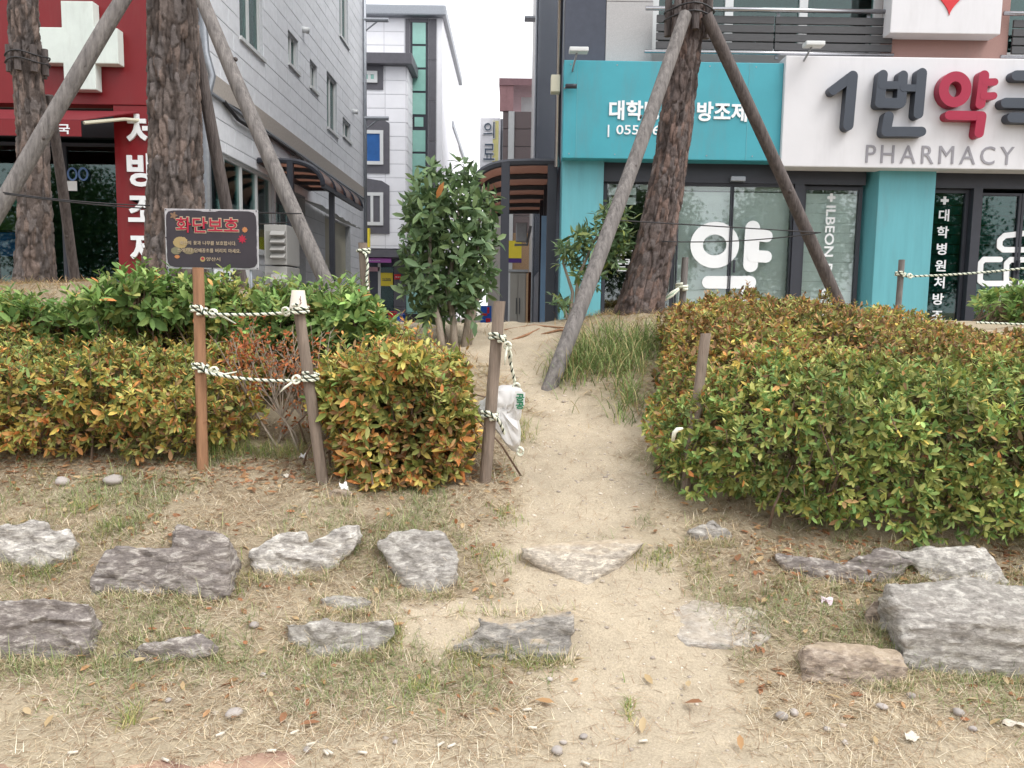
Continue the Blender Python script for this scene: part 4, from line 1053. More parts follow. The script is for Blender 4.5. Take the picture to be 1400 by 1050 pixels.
def leaflite(base, dirn, nrm, L, wd, colr, name='leaves'):
    n = len(base); dirn = unit(dirn); nrm = unit(nrm-(nrm*dirn).sum(1, keepdims=True)*dirn); side = np.cross(dirn, nrm)
    L = np.asarray(L).reshape(n, 1); W_ = L*np.asarray(wd).reshape(-1, 1); V = np.zeros((n, 6, 3))
    for k in range(6): V[:, k] = base+dirn*L*LITE_U[k]+side*W_*LITE_S[k]*.5+nrm*W_*LITE_H[k]
    o = np.arange(n)[:, None, None]*6
    return npmesh(name, V.reshape(-1, 3), [(np.array([[0, 3, 2, 1], [0, 5, 4, 3]])[None]+o).reshape(-1, 4)], np.repeat(colr, 6, 0), False)
def blades(base, dirn, L, wd, colr, bend, name='blades', seg=3):
    """thin bent ribbons"""
    n = len(base); dirn = unit(dirn); up = np.tile([0, 0, 1.0], (n, 1))
    side = np.cross(dirn, up+.01*NP.normal(size=(n, 3))); side = unit(side); L = np.asarray(L).reshape(n, 1); wd = np.asarray(wd).reshape(-1, 1); bend = np.asarray(bend).reshape(-1, 1)
    hd = dirn.copy(); hd[:, 2] = 0; hd = unit(hd+1e-6)
    V = np.zeros((n, 2*seg+1, 3))
    for k in range(seg+1):
        u = k/seg; c = base+dirn*L*u+(hd*.35-up*1.0)*bend*L*u*u
        if k < seg:
            V[:, 2*k] = c-side*wd*.5*(1-.55*u); V[:, 2*k+1] = c+side*wd*.5*(1-.55*u)
        else: V[:, 2*seg] = c
    o = np.arange(n)[:, None, None]*(2*seg+1)
    q = np.array([[2*k, 2*k+1, 2*k+3, 2*k+2] for k in range(seg-1)]); t = np.array([[2*seg-2, 2*seg-1, 2*seg]])
    return npmesh(name, V.reshape(-1, 3), [(q[None]+o).reshape(-1, 4), (t[None]+o).reshape(-1, 3)], np.repeat(colr, 2*seg+1, 0), False)
def pick(pal, n, w=None):
    pal = np.array(pal); i = NP.choice(len(pal), n, p=None if w is None else np.array(w)/sum(w))
    return pal[i]*NP.uniform(.75, 1.25, (n, 1))
def shell(Ff, bb, n, dmax, lump=.05):
    """random points inside a soft volume Ff > 0 within dmax of its skin, with outward normals"""
    out = []; tot = 0
    while tot < n:
        p = NP.uniform(bb[0], bb[1], (n*6, 3)); f = Ff(p)
        p = p[(f > 0) & (f < dmax*NP.random(len(p))**1.4+.004)]; out.append(p); tot += len(p)
        if len(p) == 0: break
    p = np.concatenate(out)[:n]; e = .02
    g = np.stack([Ff(p+np.array(d)*e)-Ff(p-np.array(d)*e) for d in ((1, 0, 0), (0, 1, 0), (0, 0, 1))], 1)
    return p, unit(-g), Ff(p)
def smin(a, b, k=.12):
    h = np.clip(.5+.5*(b-a)/k, 0, 1); return b*(1-h)+a*h-k*h*(1-h)
def rosettes(p, nrm, k, L, Lv, wd, spread=(.5, 1.25), up=.25):
    n = len(p); ax = unit(nrm+NP.normal(0, .45, (n, 3))+np.array([0, 0, up]))
    t = unit(np.cross(ax, NP.normal(size=(n, 3)))); b = np.cross(ax, t)
    B, Dn, N, Ls = [], [], [], []
    ph0 = NP.uniform(0, 6.28, n)
    for i in range(k):
        ph = ph0+i*2.4+NP.normal(0, .25, n); a = NP.uniform(*spread, n)
        rad = t*np.cos(ph)[:, None]+b*np.sin(ph)[:, None]
        dn = ax*np.cos(a)[:, None]+rad*np.sin(a)[:, None]
        B.append(p-ax*NP.uniform(0, .012, (n, 1))); Dn.append(dn); N.append(ax*np.sin(a)[:, None]-rad*np.cos(a)[:, None]); Ls.append(L*NP.uniform(1-Lv, 1+Lv, n))
    return np.concatenate(B), np.concatenate(Dn), np.concatenate(N), np.concatenate(Ls)
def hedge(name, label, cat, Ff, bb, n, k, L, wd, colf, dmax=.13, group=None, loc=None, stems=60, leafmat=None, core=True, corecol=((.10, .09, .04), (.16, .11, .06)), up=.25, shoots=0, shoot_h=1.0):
    bb = (np.array(bb[0]), np.array(bb[1])); c = (bb[0]+bb[1])/2
    T = thing(name, label, cat, loc or (c[0], c[1], gz(c[0], c[1])), group)
    p, nr, f = shell(Ff, bb, n, dmax)
    B, Dn, N, Ls = rosettes(p, nr, k, L, .3, wd, up=up)
    cl = colf(np.tile(p, (k, 1)), np.tile(f, k))*np.tile(np.clip(1+.55*fbm(p[:, 0]*5, p[:, 1]*5, p[:, 2]*5, 3)+NP.normal(0, .16, len(p)), .45, 1.6), k)[:, None]
    put('foliage', leaflite(B, Dn+np.array([0, 0, -.12]), N, Ls*NP.uniform(.7, 1.25, len(B)), NP.uniform(.75, 1.25, len(B))*wd, cl), leafmat or MT_leaf, T, 'stuff')
    if shoots:
        top = p[nr[:, 2] > .25]; top = top[NP.integers(0, len(top), shoots)]
        ax = unit(NP.normal(0, .28, (shoots, 3))+np.array([0, -.05, 1.])); Ln = NP.uniform(.03, .13, shoots)*shoot_h; sb_, sd_, sn_, sc_ = [], [], [], []
        mbs = MB()
        for a_, x_, l_ in zip(top, ax, Ln): mbs.tube([a_-x_*.05, a_+x_*l_], [.0022, .0012], 4, False)
        mbs.build('shoots', MT_twig, T, kind='stuff')
        for j in range(9):
            ph = j*2.4+NP.uniform(0, 1, shoots); t_ = unit(np.cross(ax, np.array([.3, .2, .9])+NP.normal(0, .01, (shoots, 3)))); b_ = np.cross(ax, t_); rad = t_*np.cos(ph)[:, None]+b_*np.sin(ph)[:, None]
            sb_.append(top+ax*(Ln*(j+1)/9)[:, None]); sd_.append(rad+ax*NP.uniform(.3, 1.1, (shoots, 1))); sn_.append(ax-rad*.5); sc_.append(colf(top, np.zeros(shoots)))
        B2 = np.concatenate(sb_); put('shoot_leaves', leaflite(B2, np.concatenate(sd_), np.concatenate(sn_), NP.uniform(.6, 1.1, len(B2))*L, np.full(len(B2), wd), np.concatenate(sc_)*1.1), leafmat or MT_leaf, T, 'stuff')
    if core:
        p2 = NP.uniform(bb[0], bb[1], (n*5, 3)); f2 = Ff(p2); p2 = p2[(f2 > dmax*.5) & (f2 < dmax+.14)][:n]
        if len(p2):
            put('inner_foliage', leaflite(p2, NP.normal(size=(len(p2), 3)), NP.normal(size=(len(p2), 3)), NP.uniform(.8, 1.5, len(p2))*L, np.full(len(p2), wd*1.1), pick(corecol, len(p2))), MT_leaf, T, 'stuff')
    mb = MB(); made = 0
    q = NP.uniform(bb[0], bb[1], (stems*60, 3)); fq = Ff(q); q = q[(fq > .01) & (fq < dmax)][:stems*3]
    for t in q:
        a = np.array([t[0]+NP.normal(0, .10), t[1]+abs(NP.normal(0, .12))+.05, 0]); a[2] = gz(a[0], a[1])-.02
        m = (a+t)/2+NP.normal(0, .04, 3); mb.tube([a, m, t], [.006, .0045, .002], 4, False)
    mb.build('stems', MT_twig, T, kind='stuff')
    return T
def footprint(poly):
    poly = np.array(poly)
    def sd(x, y):
        d = np.full(x.shape, 1e9); ins = np.zeros(x.shape, bool)
        for (ax, ay), (bx, by) in zip(poly, np.roll(poly, -1, 0)):
            ex, ey = bx-ax, by-ay; wx, wy = x-ax, y-ay
            t = np.clip((wx*ex+wy*ey)/(ex*ex+ey*ey), 0, 1)
            d = np.minimum(d, (wx-ex*t)**2+(wy-ey*t)**2)
            c = ((ay <= y) & (by > y)) | ((by <= y) & (ay > y)); cr = ex*wy-ey*wx
            ins ^= c & (np.where(by > ay, cr, -cr) > 0)
        return np.where(ins, 1, -1)*np.sqrt(d)
    return sd
def hedgefield(poly, hfun, lump=.05, k=.16, lo=.06, under=.0, fr=4.5):
    sd = footprint(poly)
    def Ff(p):
        x, y, z = p[:, 0], p[:, 1], p[:, 2]
        s = sd(x, y); g = ground(x, y, False); h = hfun(x, y)
        n = lump*fbm(x*fr, y*fr, z*fr, 2)
        s = s-under*np.clip(1-(z-g)/.25, 0, 1)
        return np.minimum(smin(s, h-z, k)+n, (z-g-lo-.03*vn(x*9, y*9, 3)))
    return Ff
# palettes
GREEN_OL = [(.21, .24, .06), (.29, .31, .085), (.39, .39, .13), (.17, .20, .05)]
YELL = [(.44, .35, .09), (.54, .40, .10), (.38, .33, .09)]
ORNG = [(.56, .25, .08), (.60, .32, .11), (.46, .18, .06), (.42, .23, .09)]
BROWN = [(.30, .17, .08), (.35, .22, .10), (.25, .15, .075)]
GREEN_BR = [(.15, .25, .07), (.20, .31, .09), (.27, .37, .12), (.11, .19, .055)]
def mixpal(n, w):  # w: dict palette -> weights (n,)
    pals = [GREEN_OL, YELL, ORNG, BROWN, GREEN_BR]
    ww = np.stack([np.clip(w.get(i, np.zeros(n)), 0, None)+0*np.zeros(n) for i in range(5)], 1); ww = np.cumsum(ww/ww.sum(1, keepdims=True), 1)
    i = (NP.random(n)[:, None] > ww).sum(1); out = np.zeros((n, 3))
    for k in range(5):
        m = i == k; out[m] = pick(pals[k], m.sum())
    return out
# ------------------------------------------------------------------ right hedge
def rh_h(x, y):
    t = np.clip((y-2.75)/2.9, 0, 1)
    h = .90+.345*sst(0, .9, t)
    return h-.15*sst(1.8, 3.0, x)*sst(3.1, 4.6, y)-.18*sst(1.1, .62, x)
RH = hedgefield([(.60, 3.4), (.64, 3.08), (.78, 2.88), (1.0, 2.76), (1.5, 2.70), (2.4, 2.66), (3.4, 2.7), (4.4, 3.2), (4.4, 4.6), (3.6, 5.2), (2.4, 5.7), (1.5, 5.7), (1.05, 5.3), (.86, 4.8), (.70, 4.0)], rh_h, .07, .24, .06, .06)
def rh_c(p, f):
    n = len(p); x, y, z = p.T
    top = sst(.72, 1.02, z)*sst(3.1, 4.0, y); ns = fbm(x*1.6, y*1.6, z*1.6, 3)
    br = np.clip(top*1.2+ns*.8, 0, 1.2)*top
    lf = sst(1.4, 1.0, x)*sst(3.0, 3.5, y)
    return mixpal(n, {0: np.full(n, 1.0), 1: .06+.22*br+.25*lf, 2: .015+.26*br+.18*lf, 3: .06+.85*br+.35*lf, 4: .55*(1-top)+.06})
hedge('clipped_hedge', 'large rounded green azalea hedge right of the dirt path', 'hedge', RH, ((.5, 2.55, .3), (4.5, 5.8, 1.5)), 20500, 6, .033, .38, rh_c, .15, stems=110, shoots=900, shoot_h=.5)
# ------------------------------------------------------------------ left hedge
def lh_h(x, y): return .86+.26*sst(3.5, 4.9, y)+.03*np.sin(x*3)
LH = hedgefield([(-4.6, 3.3), (-2.4, 3.2), (-1.55, 3.22), (-1.16, 3.36), (-1.14, 4.2), (-1.6, 4.9), (-2.6, 5.1), (-4.6, 5.1)], lh_h, .10, .2, .05, .05)
def lh_c(p, f):
    n = len(p); x, y, z = p.T; ns = fbm(x*1.9, y*1.9, z*1.9, 3)
    og = np.clip(.5+ns*1.1, 0, 1.3); low = sst(.85, .6, z); lft = sst(-1.8, -2.3, x)
    return mixpal(n, {0: .85+0*x, 1: .48+.30*og, 2: .12+.55*og*(.35+.65*low)+.30*lft*og, 3: .12+.3*low, 4: .26*(1-low)+.08})
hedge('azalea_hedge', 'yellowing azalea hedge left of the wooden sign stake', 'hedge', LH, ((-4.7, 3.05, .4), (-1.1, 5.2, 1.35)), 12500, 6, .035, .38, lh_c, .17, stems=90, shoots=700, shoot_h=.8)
# ------------------------------------------------------------------ middle bush
c0 = G(570, 672)
def mb_h(x, y): return .90+.05*np.sin(x*9)+.10*sst(3.5, 4.0, y)
MBF = hedgefield([(-.80, 3.26), (-.58, 3.07), (-.32, 3.04), (-.18, 3.13), (-.18, 3.6), (-.25, 3.95), (-.62, 4.0), (-.84, 3.7)], mb_h, .085, .16, .04, .03, 5)
def mb_c(p, f):
    n = len(p); x, y, z = p.T; ns = fbm(x*3, y*3, z*3, 2); low = sst(.85, .58, z)
    return mixpal(n, {0: .9+0*x, 1: .28+.15*ns, 2: .14+.5*low+.35*ns, 3: .12+.2*low, 4: .12*(1-low)})
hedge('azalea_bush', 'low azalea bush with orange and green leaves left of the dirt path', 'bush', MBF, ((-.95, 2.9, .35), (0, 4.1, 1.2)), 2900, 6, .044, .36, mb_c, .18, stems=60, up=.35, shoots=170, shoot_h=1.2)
# ------------------------------------------------------------------ bright green shrubs
def blob(cx, cy, z0, rx, ry, rz, lump=.06):
    def Ff(p):
        x, y, z = p.T
        return (1-np.sqrt(((x-cx)/rx)**2+((y-cy)/ry)**2+((z-z0)/rz)**2))*min(rx, ry, rz)+lump*fbm(x*5, y*5, z*5, 2)
    return Ff
def gr_c(p, f): return mixpal(len(p), {4: np.full(len(p), 1.0), 0: np.full(len(p), .18), 2: np.full(len(p), .02)})
def shrub(px, pt, pb, d, wpx, label, n, L=.065, ry=.3, colf=gr_c):
    c = P(px, (pt+pb)/2, d); rz = (P(px, pt, d).z-P(px, pb, d).z)/2; rx = wpx/F*d/2
    Ff = blob(c.x, c.y, c.z, rx, ry, rz)
    hedge('green_shrub', label, 'shrub', Ff, ((c.x-rx*1.3, c.y-ry*1.3, max(c.z-rz*1.3, gz(c.x, c.y)+.01)), (c.x+rx*1.3, c.y+ry*1.3, c.z+rz*1.35)), n, 4, L, .42, colf, .14, 'bright green shrubs on the bank', stems=24, up=.5, shoots=min(90, n//4), shoot_h=1.0)
shrub(95, 418, 480, 4.5, 250, 'bright green leafy shrub in front of the slim pine at far left', 560)
shrub(225, 388, 450, 4.15, 190, 'bright green leafy shrub at the foot of the thick left pine', 420)
shrub(478, 412, 520, 4.0, 125, 'bright green leafy shrub behind the orange tinged azalea bush', 520, .06)
shrub(395, 410, 480, 4.2, 110, 'bright green leafy shrub behind the paper cup stake', 360, .055)
shrub(315, 402, 470, 4.3, 90, 'thin olive green shrub behind the black sign post', 300, .045, colf=lambda p, f: mixpal(len(p), {4: np.full(len(p), .5), 0: np.full(len(p), .6), 1: np.full(len(p), .15)}))
shrub(1392, 405, 446, 5.6, 60, 'pale leafy weed patch beside the right rope', 70, .07)
shrub(1375, 400, 440, 6.3, 60, 'tall pale green weeds before the dark shop window', 60, .08)
# ------------------------------------------------------------------ dying red shrub between the stakes
b0 = G(378, 612)
T = thing('withered_shrub', 'withered shrub with bare twigs and rusty red leaves between two stakes', 'shrub', b0)
mb = MB(); tips = []
for k in range(5):
    a = Vector((b0.x+R_.uniform(-.10, .12), b0.y+R_.uniform(-.03, .1), b0.z-.02)); f_ = P(R_.uniform(330, 425), R_.uniform(535, 575), b0.y+R_.uniform(0, .15))
    mb.tube([a, a.lerp(f_, .5)+Vector((R_.uniform(-.02, .02), 0, 0)), f_], [.006, .005, .004], 5, False)
    for q_ in range(11):
        t = P(f_.x/f_.y*F+700+R_.uniform(-45, 45), R_.uniform(440, 530), f_.y+R_.uniform(-.1, .2)); m = f_.lerp(t, .5)+Vector((R_.uniform(-.03, .03), R_.uniform(-.03, .03), .02))
        mb.tube([f_, m, t], [.003, .0022, .0012], 4, False)
        for u_ in range(3):
            e_ = m.lerp(t, R_.uniform(0, 1)); e2 = e_+Vector((R_.gauss(0, .035), R_.gauss(0, .03), R_.uniform(-.01, .07))); mb.tube([e_, e2], [.0014, .0008], 4, False)
            for w_ in range(1): tips.append(e_.lerp(e2, R_.uniform(.2, 1.05)))
mb.build('twigs', MT_stem, T, kind='stuff')
for cx_, cy_, sx_, sy_, n_ in ((330, 500, 10, 28, 80), (345, 465, 14, 14, 22), (420, 525, 12, 26, 75), (428, 570, 6, 14, 24), (380, 500, 20, 25, 12), (395, 580, 8, 10, 14)):
    for k in range(n_): tips.append(P(R_.gauss(cx_, sx_), R_.gauss(cy_, sy_), b0.y+R_.uniform(-.04, .22)))
tp = np.array([tuple(t) for t in tips]); k_ = 4; B = np.repeat(tp, k_, 0)+NP.normal(0, .010, (len(tp)*k_, 3)); n_ = len(B)
put('leaves', leaflite(B, NP.normal(size=(n_, 3))+np.array([0, 0, -.2]), NP.normal(size=(n_, 3)), NP.uniform(.014, .03, n_), np.full(n_, .45), pick([(.46, .14, .05), (.38, .11, .04), (.5, .2, .07), (.28, .11, .06), (.34, .2, .08)], n_)), MT_leaf, T, 'stuff')
# ------------------------------------------------------------------ evergreen tree with large leaves (each big leaf a part)
b1 = G(618, 474)
T = thing('evergreen_tree', 'small multi-stemmed evergreen tree with large glossy leaves before the alley', 'tree', b1)
d1 = b1.y
stemsT = [((606, 476), (600, 440), (588, 400), (588, 330), (590, 262)), ((622, 478), (620, 440), (612, 395), (625, 320), (630, 250)), ((633, 476), (640, 436), (648, 380), (655, 310), (660, 255)), ((638, 474), (646, 430), (657, 390), (666, 330), (672, 270)), ((612, 476), (600, 430), (575, 380), (562, 330), (556, 300))]
for i, st in enumerate(stemsT):
    pts = [P(a, b, d1+.05*(i-2)+(.0 if k == 0 else .04*k)) for k, (a, b) in enumerate(st)]
    pts[0] = pts[0]-Vector((0, 0, .06))
    MB().tube(pts, [.026, .021, .017, .011, .005], 8).build('trunk', MT_stem, T, True)
cc = P(614, 336, d1+.1); rx, rz, ry = 68/F*d1, 111/F*d1, .26
def evg(n, deep):
    out = []
    while len(out) < n:
        u = Vector((R_.uniform(-1, 1), R_.uniform(-1, 1), R_.uniform(-1, 1)))
        r = (abs(u.x)**3+abs(u.y)**2.6+abs(u.z)**3.4)**(1/3)
        if (deep and r < .93) or (not deep and .62 < r < 1.02):
            if not deep and u.y > .45: continue
            tz = u.z; sx = 1-.12*max(0, -tz-.3); out.append((Vector((cc.x+u.x*rx*sx, cc.y+u.y*ry, cc.z+u.z*rz)), u.normalized()))
    return out
GL = [(.085, .145, .06), (.11, .18, .075), (.14, .215, .09), (.18, .255, .105), (.07, .12, .05)]
var = []
for i in range(10):
    c = np.array([GL[i % 5]]) if i < 9 else np.array([(.42, .17, .05)])
    me = leafmesh(np.zeros((1, 3)), np.array([[0., 0, 1]]), np.array([[0., -1, 0]]), [1.0], [.34+.03*(i % 3)], c, [.1+.06*(i % 4)], 'leaf')
    me.materials.append(MT_leaf2); var.append(me)
sites = []
for p, u in evg(66, False):
    ax = (Vector((u.x*.8, u.y*.8-.2, u.z*.3+.35))+Vector((R_.gauss(0, .25), R_.gauss(0, .25), R_.gauss(0, .2)))).normalized()
    for k in range(4 if R_.random() < .4 else 5): sites.append((p, ax, k))
for extra in ((550, 305, -1), (545, 318, -1), (552, 330, -1), (562, 238, 0), (682, 258, 1)):
    p = P(extra[0]+8, extra[1], d1+.05)
    for k in range(3): sites.append((p, Vector((extra[2]*.9, -.3, .2)).normalized(), k))
NB = 300
big = sites[:NB]
for i, (p, ax, k) in enumerate(big):
    t = ax.orthogonal().normalized(); b = ax.cross(t); ph = k*2*math.pi/5+R_.uniform(-.4, .4)+i*.7; a = R_.uniform(.6, 1.35)
    rad = t*math.cos(ph)+b*math.sin(ph); dn = (ax*math.cos(a)+rad*math.sin(a)-Vector((0, 0, .15))).normalized(); nn = (ax*math.sin(a)-rad*math.cos(a)+Vector((0, -.15, .35)))
    nn = (nn-dn*nn.dot(dn)).normalized(); x = dn.cross(nn)
    L = R_.uniform(.072, .118)
    mx = Matrix((( -x.x*L, -nn.x*L, dn.x*L, p.x), (-x.y*L, -nn.y*L, dn.y*L, p.y), (-x.z*L, -nn.z*L, dn.z*L, p.z), (0, 0, 0, 1)))
    o = bpy.data.objects.new('leaf', var[R_.randrange(9)]); col.objects.link(o); o.parent = T; o.matrix_parent_inverse = Matrix.Translation(-b1); o.matrix_basis = mx
p = P(607, 262, d1-.2); o = bpy.data.objects.new('leaf', var[9]); col.objects.link(o); o.parent = T; o.matrix_parent_inverse = Matrix.Translation(-b1)
o.matrix_basis = Matrix.Translation(p+Vector((0, 0, .06))) @ Matrix.Rotation(math.radians(205), 4, 'Y') @ Matrix.Scale(.11, 4)
dp = np.array([tuple(p) for p, u in evg(680, True)]); B, Dn, N, Ls = rosettes(dp, NP.normal(size=dp.shape), 4, .075, .35, .36)
put('inner_foliage', leafmesh(B, Dn, N, Ls, np.full(len(B), .36), pick(GL, len(B)), .15), MT_leaf2, T, 'stuff')
# ------------------------------------------------------------------ small evergreen behind the right prop
b2 = Vector(P(785, 441, 5.6)); b2.z = gz(b2.x, b2.y)
T = thing('evergreen_sapling', 'slim evergreen sapling with drooping leaves between prop and turquoise pillar', 'shrub', b2)
for st in (((785, 446), (790, 380), (812, 330), (832, 300), (838, 275)), ((778, 446), (783, 400), (770, 360), (776, 330), (778, 322)), ((792, 446), (806, 400), (822, 370), (845, 330), (856, 310)), ((780, 446), (772, 425), (765, 412), (760, 405), (756, 402))):
    MB().tube([P(a, b, 5.6+.03*k) for k, (a, b) in enumerate(st)], [.016, .012, .009, .006, .003], 6).build('stem', MT_stem, T, True)
pp = []
for cx, cy, sx, sy, n in ((838, 305, 18, 22, 60), (800, 335, 22, 22, 45), (855, 330, 10, 16, 25), (775, 345, 9, 14, 18), (770, 412, 12, 8, 14), (810, 375, 16, 18, 26), (835, 350, 16, 20, 30)):
    for i in range(n): pp.append(tuple(P(R_.gauss(cx, sx*.6), R_.gauss(cy, sy*.6), 5.6+R_.uniform(-.12, .2))))
pp = np.array(pp); B, Dn, N, Ls = rosettes(pp, NP.normal(0, .5, pp.shape)+np.array([0, -.3, .3]), 5, .075, .3, .26, (.7, 1.7))
put('foliage', leafmesh(B, Dn, N, Ls, np.full(len(B), .28), pick(GL+[(.2, .24, .06)], len(B)), .25), MT_leaf2, T, 'stuff')
# ------------------------------------------------------------------ pines
def trunkmesh(pts, rad, nu=180, step=.010, cw=.05, ch=.13, depth=.012, seed=0, flare=.0, pal=None):
    pts = [np.array(p, float) for p in pts]; seg = [np.linalg.norm(b-a) for a, b in zip(pts, pts[1:])]; tot = sum(seg); s = np.concatenate([[0], np.cumsum(seg)])
    nv = int(tot/step); sv = np.linspace(0, tot, nv); C = np.stack([np.interp(sv, s, [p[i] for p in pts]) for i in range(3)], 1)
    kk = np.hanning(61); kk /= kk.sum()
    if nv > 130: C = np.stack([np.convolve(np.pad(C[:, i], 30, mode='reflect', reflect_type='odd'), kk, mode='valid') for i in range(3)], 1)
    rr = np.interp(sv, s, rad); rr = rr*(1+flare*np.exp(-sv/.22))
    th = np.linspace(0, 2*math.pi, nu, endpoint=False)
    TH_, SV = np.meshgrid(th, sv); RR = np.repeat(rr[:, None], nu, 1)
    nc = max(6, int(round(2*math.pi*np.mean(rad)/cw)))
    SV2 = SV+.05*vn(np.cos(TH_)*3, np.sin(TH_)*3, SV*4+seed); u = TH_/(2*math.pi)*nc+.6*vn(np.cos(TH_)*2.5+9, np.sin(TH_)*2.5, SV*5+seed)+.5*vn(np.cos(TH_)*9, np.sin(TH_)*9, SV*14+seed); v = SV2/ch
    rng = np.random.default_rng(seed+5); tab = rng.random((nc, 400, 3))
    ui, vi = np.floor(u).astype(int), np.floor(v).astype(int)
    f1 = np.full(u.shape, 9.); f2 = np.full(u.shape, 9.); cid = np.zeros(u.shape)
    for a in (-1, 0, 1):
        for b in (-1, 0, 1):
            cu, cv = (ui+a) % nc, (vi+b) % 400; q = tab[cu, cv]
            d = np.hypot(ui+a+.1+.8*q[..., 0]-u, (vi+b+.1+.8*q[..., 1]-v))
            n1 = d < f1; f2 = np.where(n1, f1, np.minimum(f2, d)); cid = np.where(n1, q[..., 2], cid); f1 = np.where(n1, d, f1)
    fx_, fy_ = RR*np.cos(TH_), RR*np.sin(TH_); ed1 = sst(.0, .16, f2-f1+.10*vn(fx_*60, fy_*60, SV*30+seed))
    kx = .55/cw; wob = .25*vn(fx_*20, fy_*20, SV*9+seed)
    n1 = vn(fx_*kx+wob+seed, fy_*kx, SV*.42/ch+wob)+.45*vn(fx_*kx*2.3, fy_*kx*2.3+seed, SV*1.1/ch+wob)
    rdg = sst(.02, .30, np.abs(n1)+.05*vn(fx_*90, fy_*90, SV*40)); edge = rdg*(.55+.45*ed1)
    hgt = depth*(.75*rdg+.95*ed1*(.3+.7*cid))+.0055*fbm(fx_*45, fy_*45, SV*18+seed, 4)+.004*np.abs(vn(fx_*110, fy_*110, SV*30))+.010*fbm(np.cos(TH_)*1.6, np.sin(TH_)*1.6, SV*1.5+seed, 2)
    root = flare*.5*np.exp(-SV/.15)*np.maximum(0, np.sin(TH_*4+seed))*.10
    r = RR+hgt+root
    T_ = np.gradient(C, axis=0); T_ = unit(T_); e1 = unit(np.cross(np.tile([0, 1., 0], (nv, 1)), T_)); e2 = np.cross(T_, e1)
    V = C[:, None]+r[..., None]*(e1[:, None]*np.cos(TH_)[..., None]+e2[:, None]*np.sin(TH_)[..., None])
    I = np.arange(nv*nu).reshape(nv, nu); J = np.roll(I, -1, 1)
    fc = np.stack([I[:-1], J[:-1], J[1:], I[1:]], -1).reshape(-1, 4)
    pal = np.array(pal or [(.115, .092, .082), (.15, .122, .11), (.19, .145, .125), (.135, .115, .108)])
    tc_ = pal[np.clip((cid*len(pal)).astype(int), 0, len(pal)-1)]*(.80+.30*vn(fx_*30, fy_*30, SV*18+seed)[..., None]+.25*cid[..., None])*(.55+.45*edge[..., None])
    me = npmesh('trunk', V.reshape(-1, 3), [fc], np.clip(tc_.reshape(-1, 3), .02, .6), True)
    return me
def pine(label, pts, rad, seed, flare=.3, **kw):
    g0 = Vector(pts[0]); T = thing('pine_tree', label, 'tree', g0, 'pines along the bank')
    put('trunk', trunkmesh(pts[:-2], rad[:-2], seed=seed, flare=flare, **kw), MT_bark, T)
    MB().tube([Vector(pts[-3])-Vector((0, 0, .1)), pts[-2], pts[-1]], [rad[-3]+.018, rad[-2]+.01, rad[-1]], 14).build('upper_trunk', M['wood_dark'], T, True)
    top = Vector(pts[-1]); rg = random.Random(seed); tp = []
    for i in range(11):
        a = rg.uniform(0, 6.28); z = top.z-rg.uniform(-.3, 2.2); L = rg.uniform(.9, 1.9)
        s = Vector((top.x, top.y, z)); e_ = s+Vector((math.cos(a)*L, math.sin(a)*L, rg.uniform(.1, .8)))
        MB().tube([s, s.lerp(e_, .5)+Vector((0, 0, .1)), e_], [.05, .035, .012], 6).build('limb', M['wood_dark'], T, True)
        for k in range(26): tp.append(tuple(s.lerp(e_, rg.uniform(.35, 1.05))+Vector((rg.gauss(0, .22), rg.gauss(0, .22), rg.gauss(.05, .14)))))
    MB().tube([top-Vector((0, 0, .1)), top+Vector((.1, .05, .8))], [rad[-1]*.95, .02], 8).build('leader', M['wood_dark'], T, True)
    for k in range(60): tp.append(tuple(top+Vector((rg.gauss(0, .3), rg.gauss(0, .3), rg.gauss(.6, .3)))))
    tp = np.array(tp); n = len(tp); k = 34
    B = np.repeat(tp, k, 0)+NP.normal(0, .02, (n*k, 3)); Dn = NP.normal(size=(n*k, 3))+np.array([0, 0, .5])
    put('crown', blades(B, Dn, NP.uniform(.08, .13, n*k), np.full(n*k, .004), pick([(.05, .10, .03), (.07, .13, .04), (.04, .08, .03)], n*k), np.full(n*k, .1), 'crown', 2), MT_grass, T, 'stuff')
    return T
def gpt(px, py, d): v = P(px, py, d); return Vector((v.x, d, gz(v.x, d)-.05))
a = gpt(48, 390, 6.1)
pine('slim pine trunk at the far left in front of the white cross', [a, P(45, 200, 6.1), P(34, 60, 6.1), P(28, -60, 6.1), P(30, -300, 6.2), (P(30, -300, 6.2).x+.1, 6.3, 7.4)], [.108, .088, .078, .076, .074, .06], 3, cw=.026, ch=.11, nu=150, depth=.013)
a = gpt(238, 395, 5.5)
pine('thick pine trunk behind the black flower bed sign', [a, P(240, 220, 5.5), P(237, 60, 5.5), P(235, -60, 5.5), P(240, -300, 5.6), (P(240, -300, 5.6).x+.1, 5.8, 7.2)], [.178, .150, .136, .132, .125, .09], 8, cw=.030, ch=.13, depth=.017, flare=.2)
a = gpt(873, 432, 5.55)
pine('leaning reddish pine trunk before the turquoise sign', [a, P(897, 330, 5.55), P(921, 200, 5.55), P(936, 80, 5.55), P(948, -60, 5.55), P(970, -300, 5.6), (P(970, -300, 5.6).x+.15, 5.7, 7.4)], [.132, .115, .093, .087, .082, .078, .06], 21, cw=.022, ch=.075, depth=.012, flare=.16,
     pal=[(.12, .092, .083), (.15, .115, .104), (.19, .132, .112), (.14, .115, .108), (.10, .078, .072)])
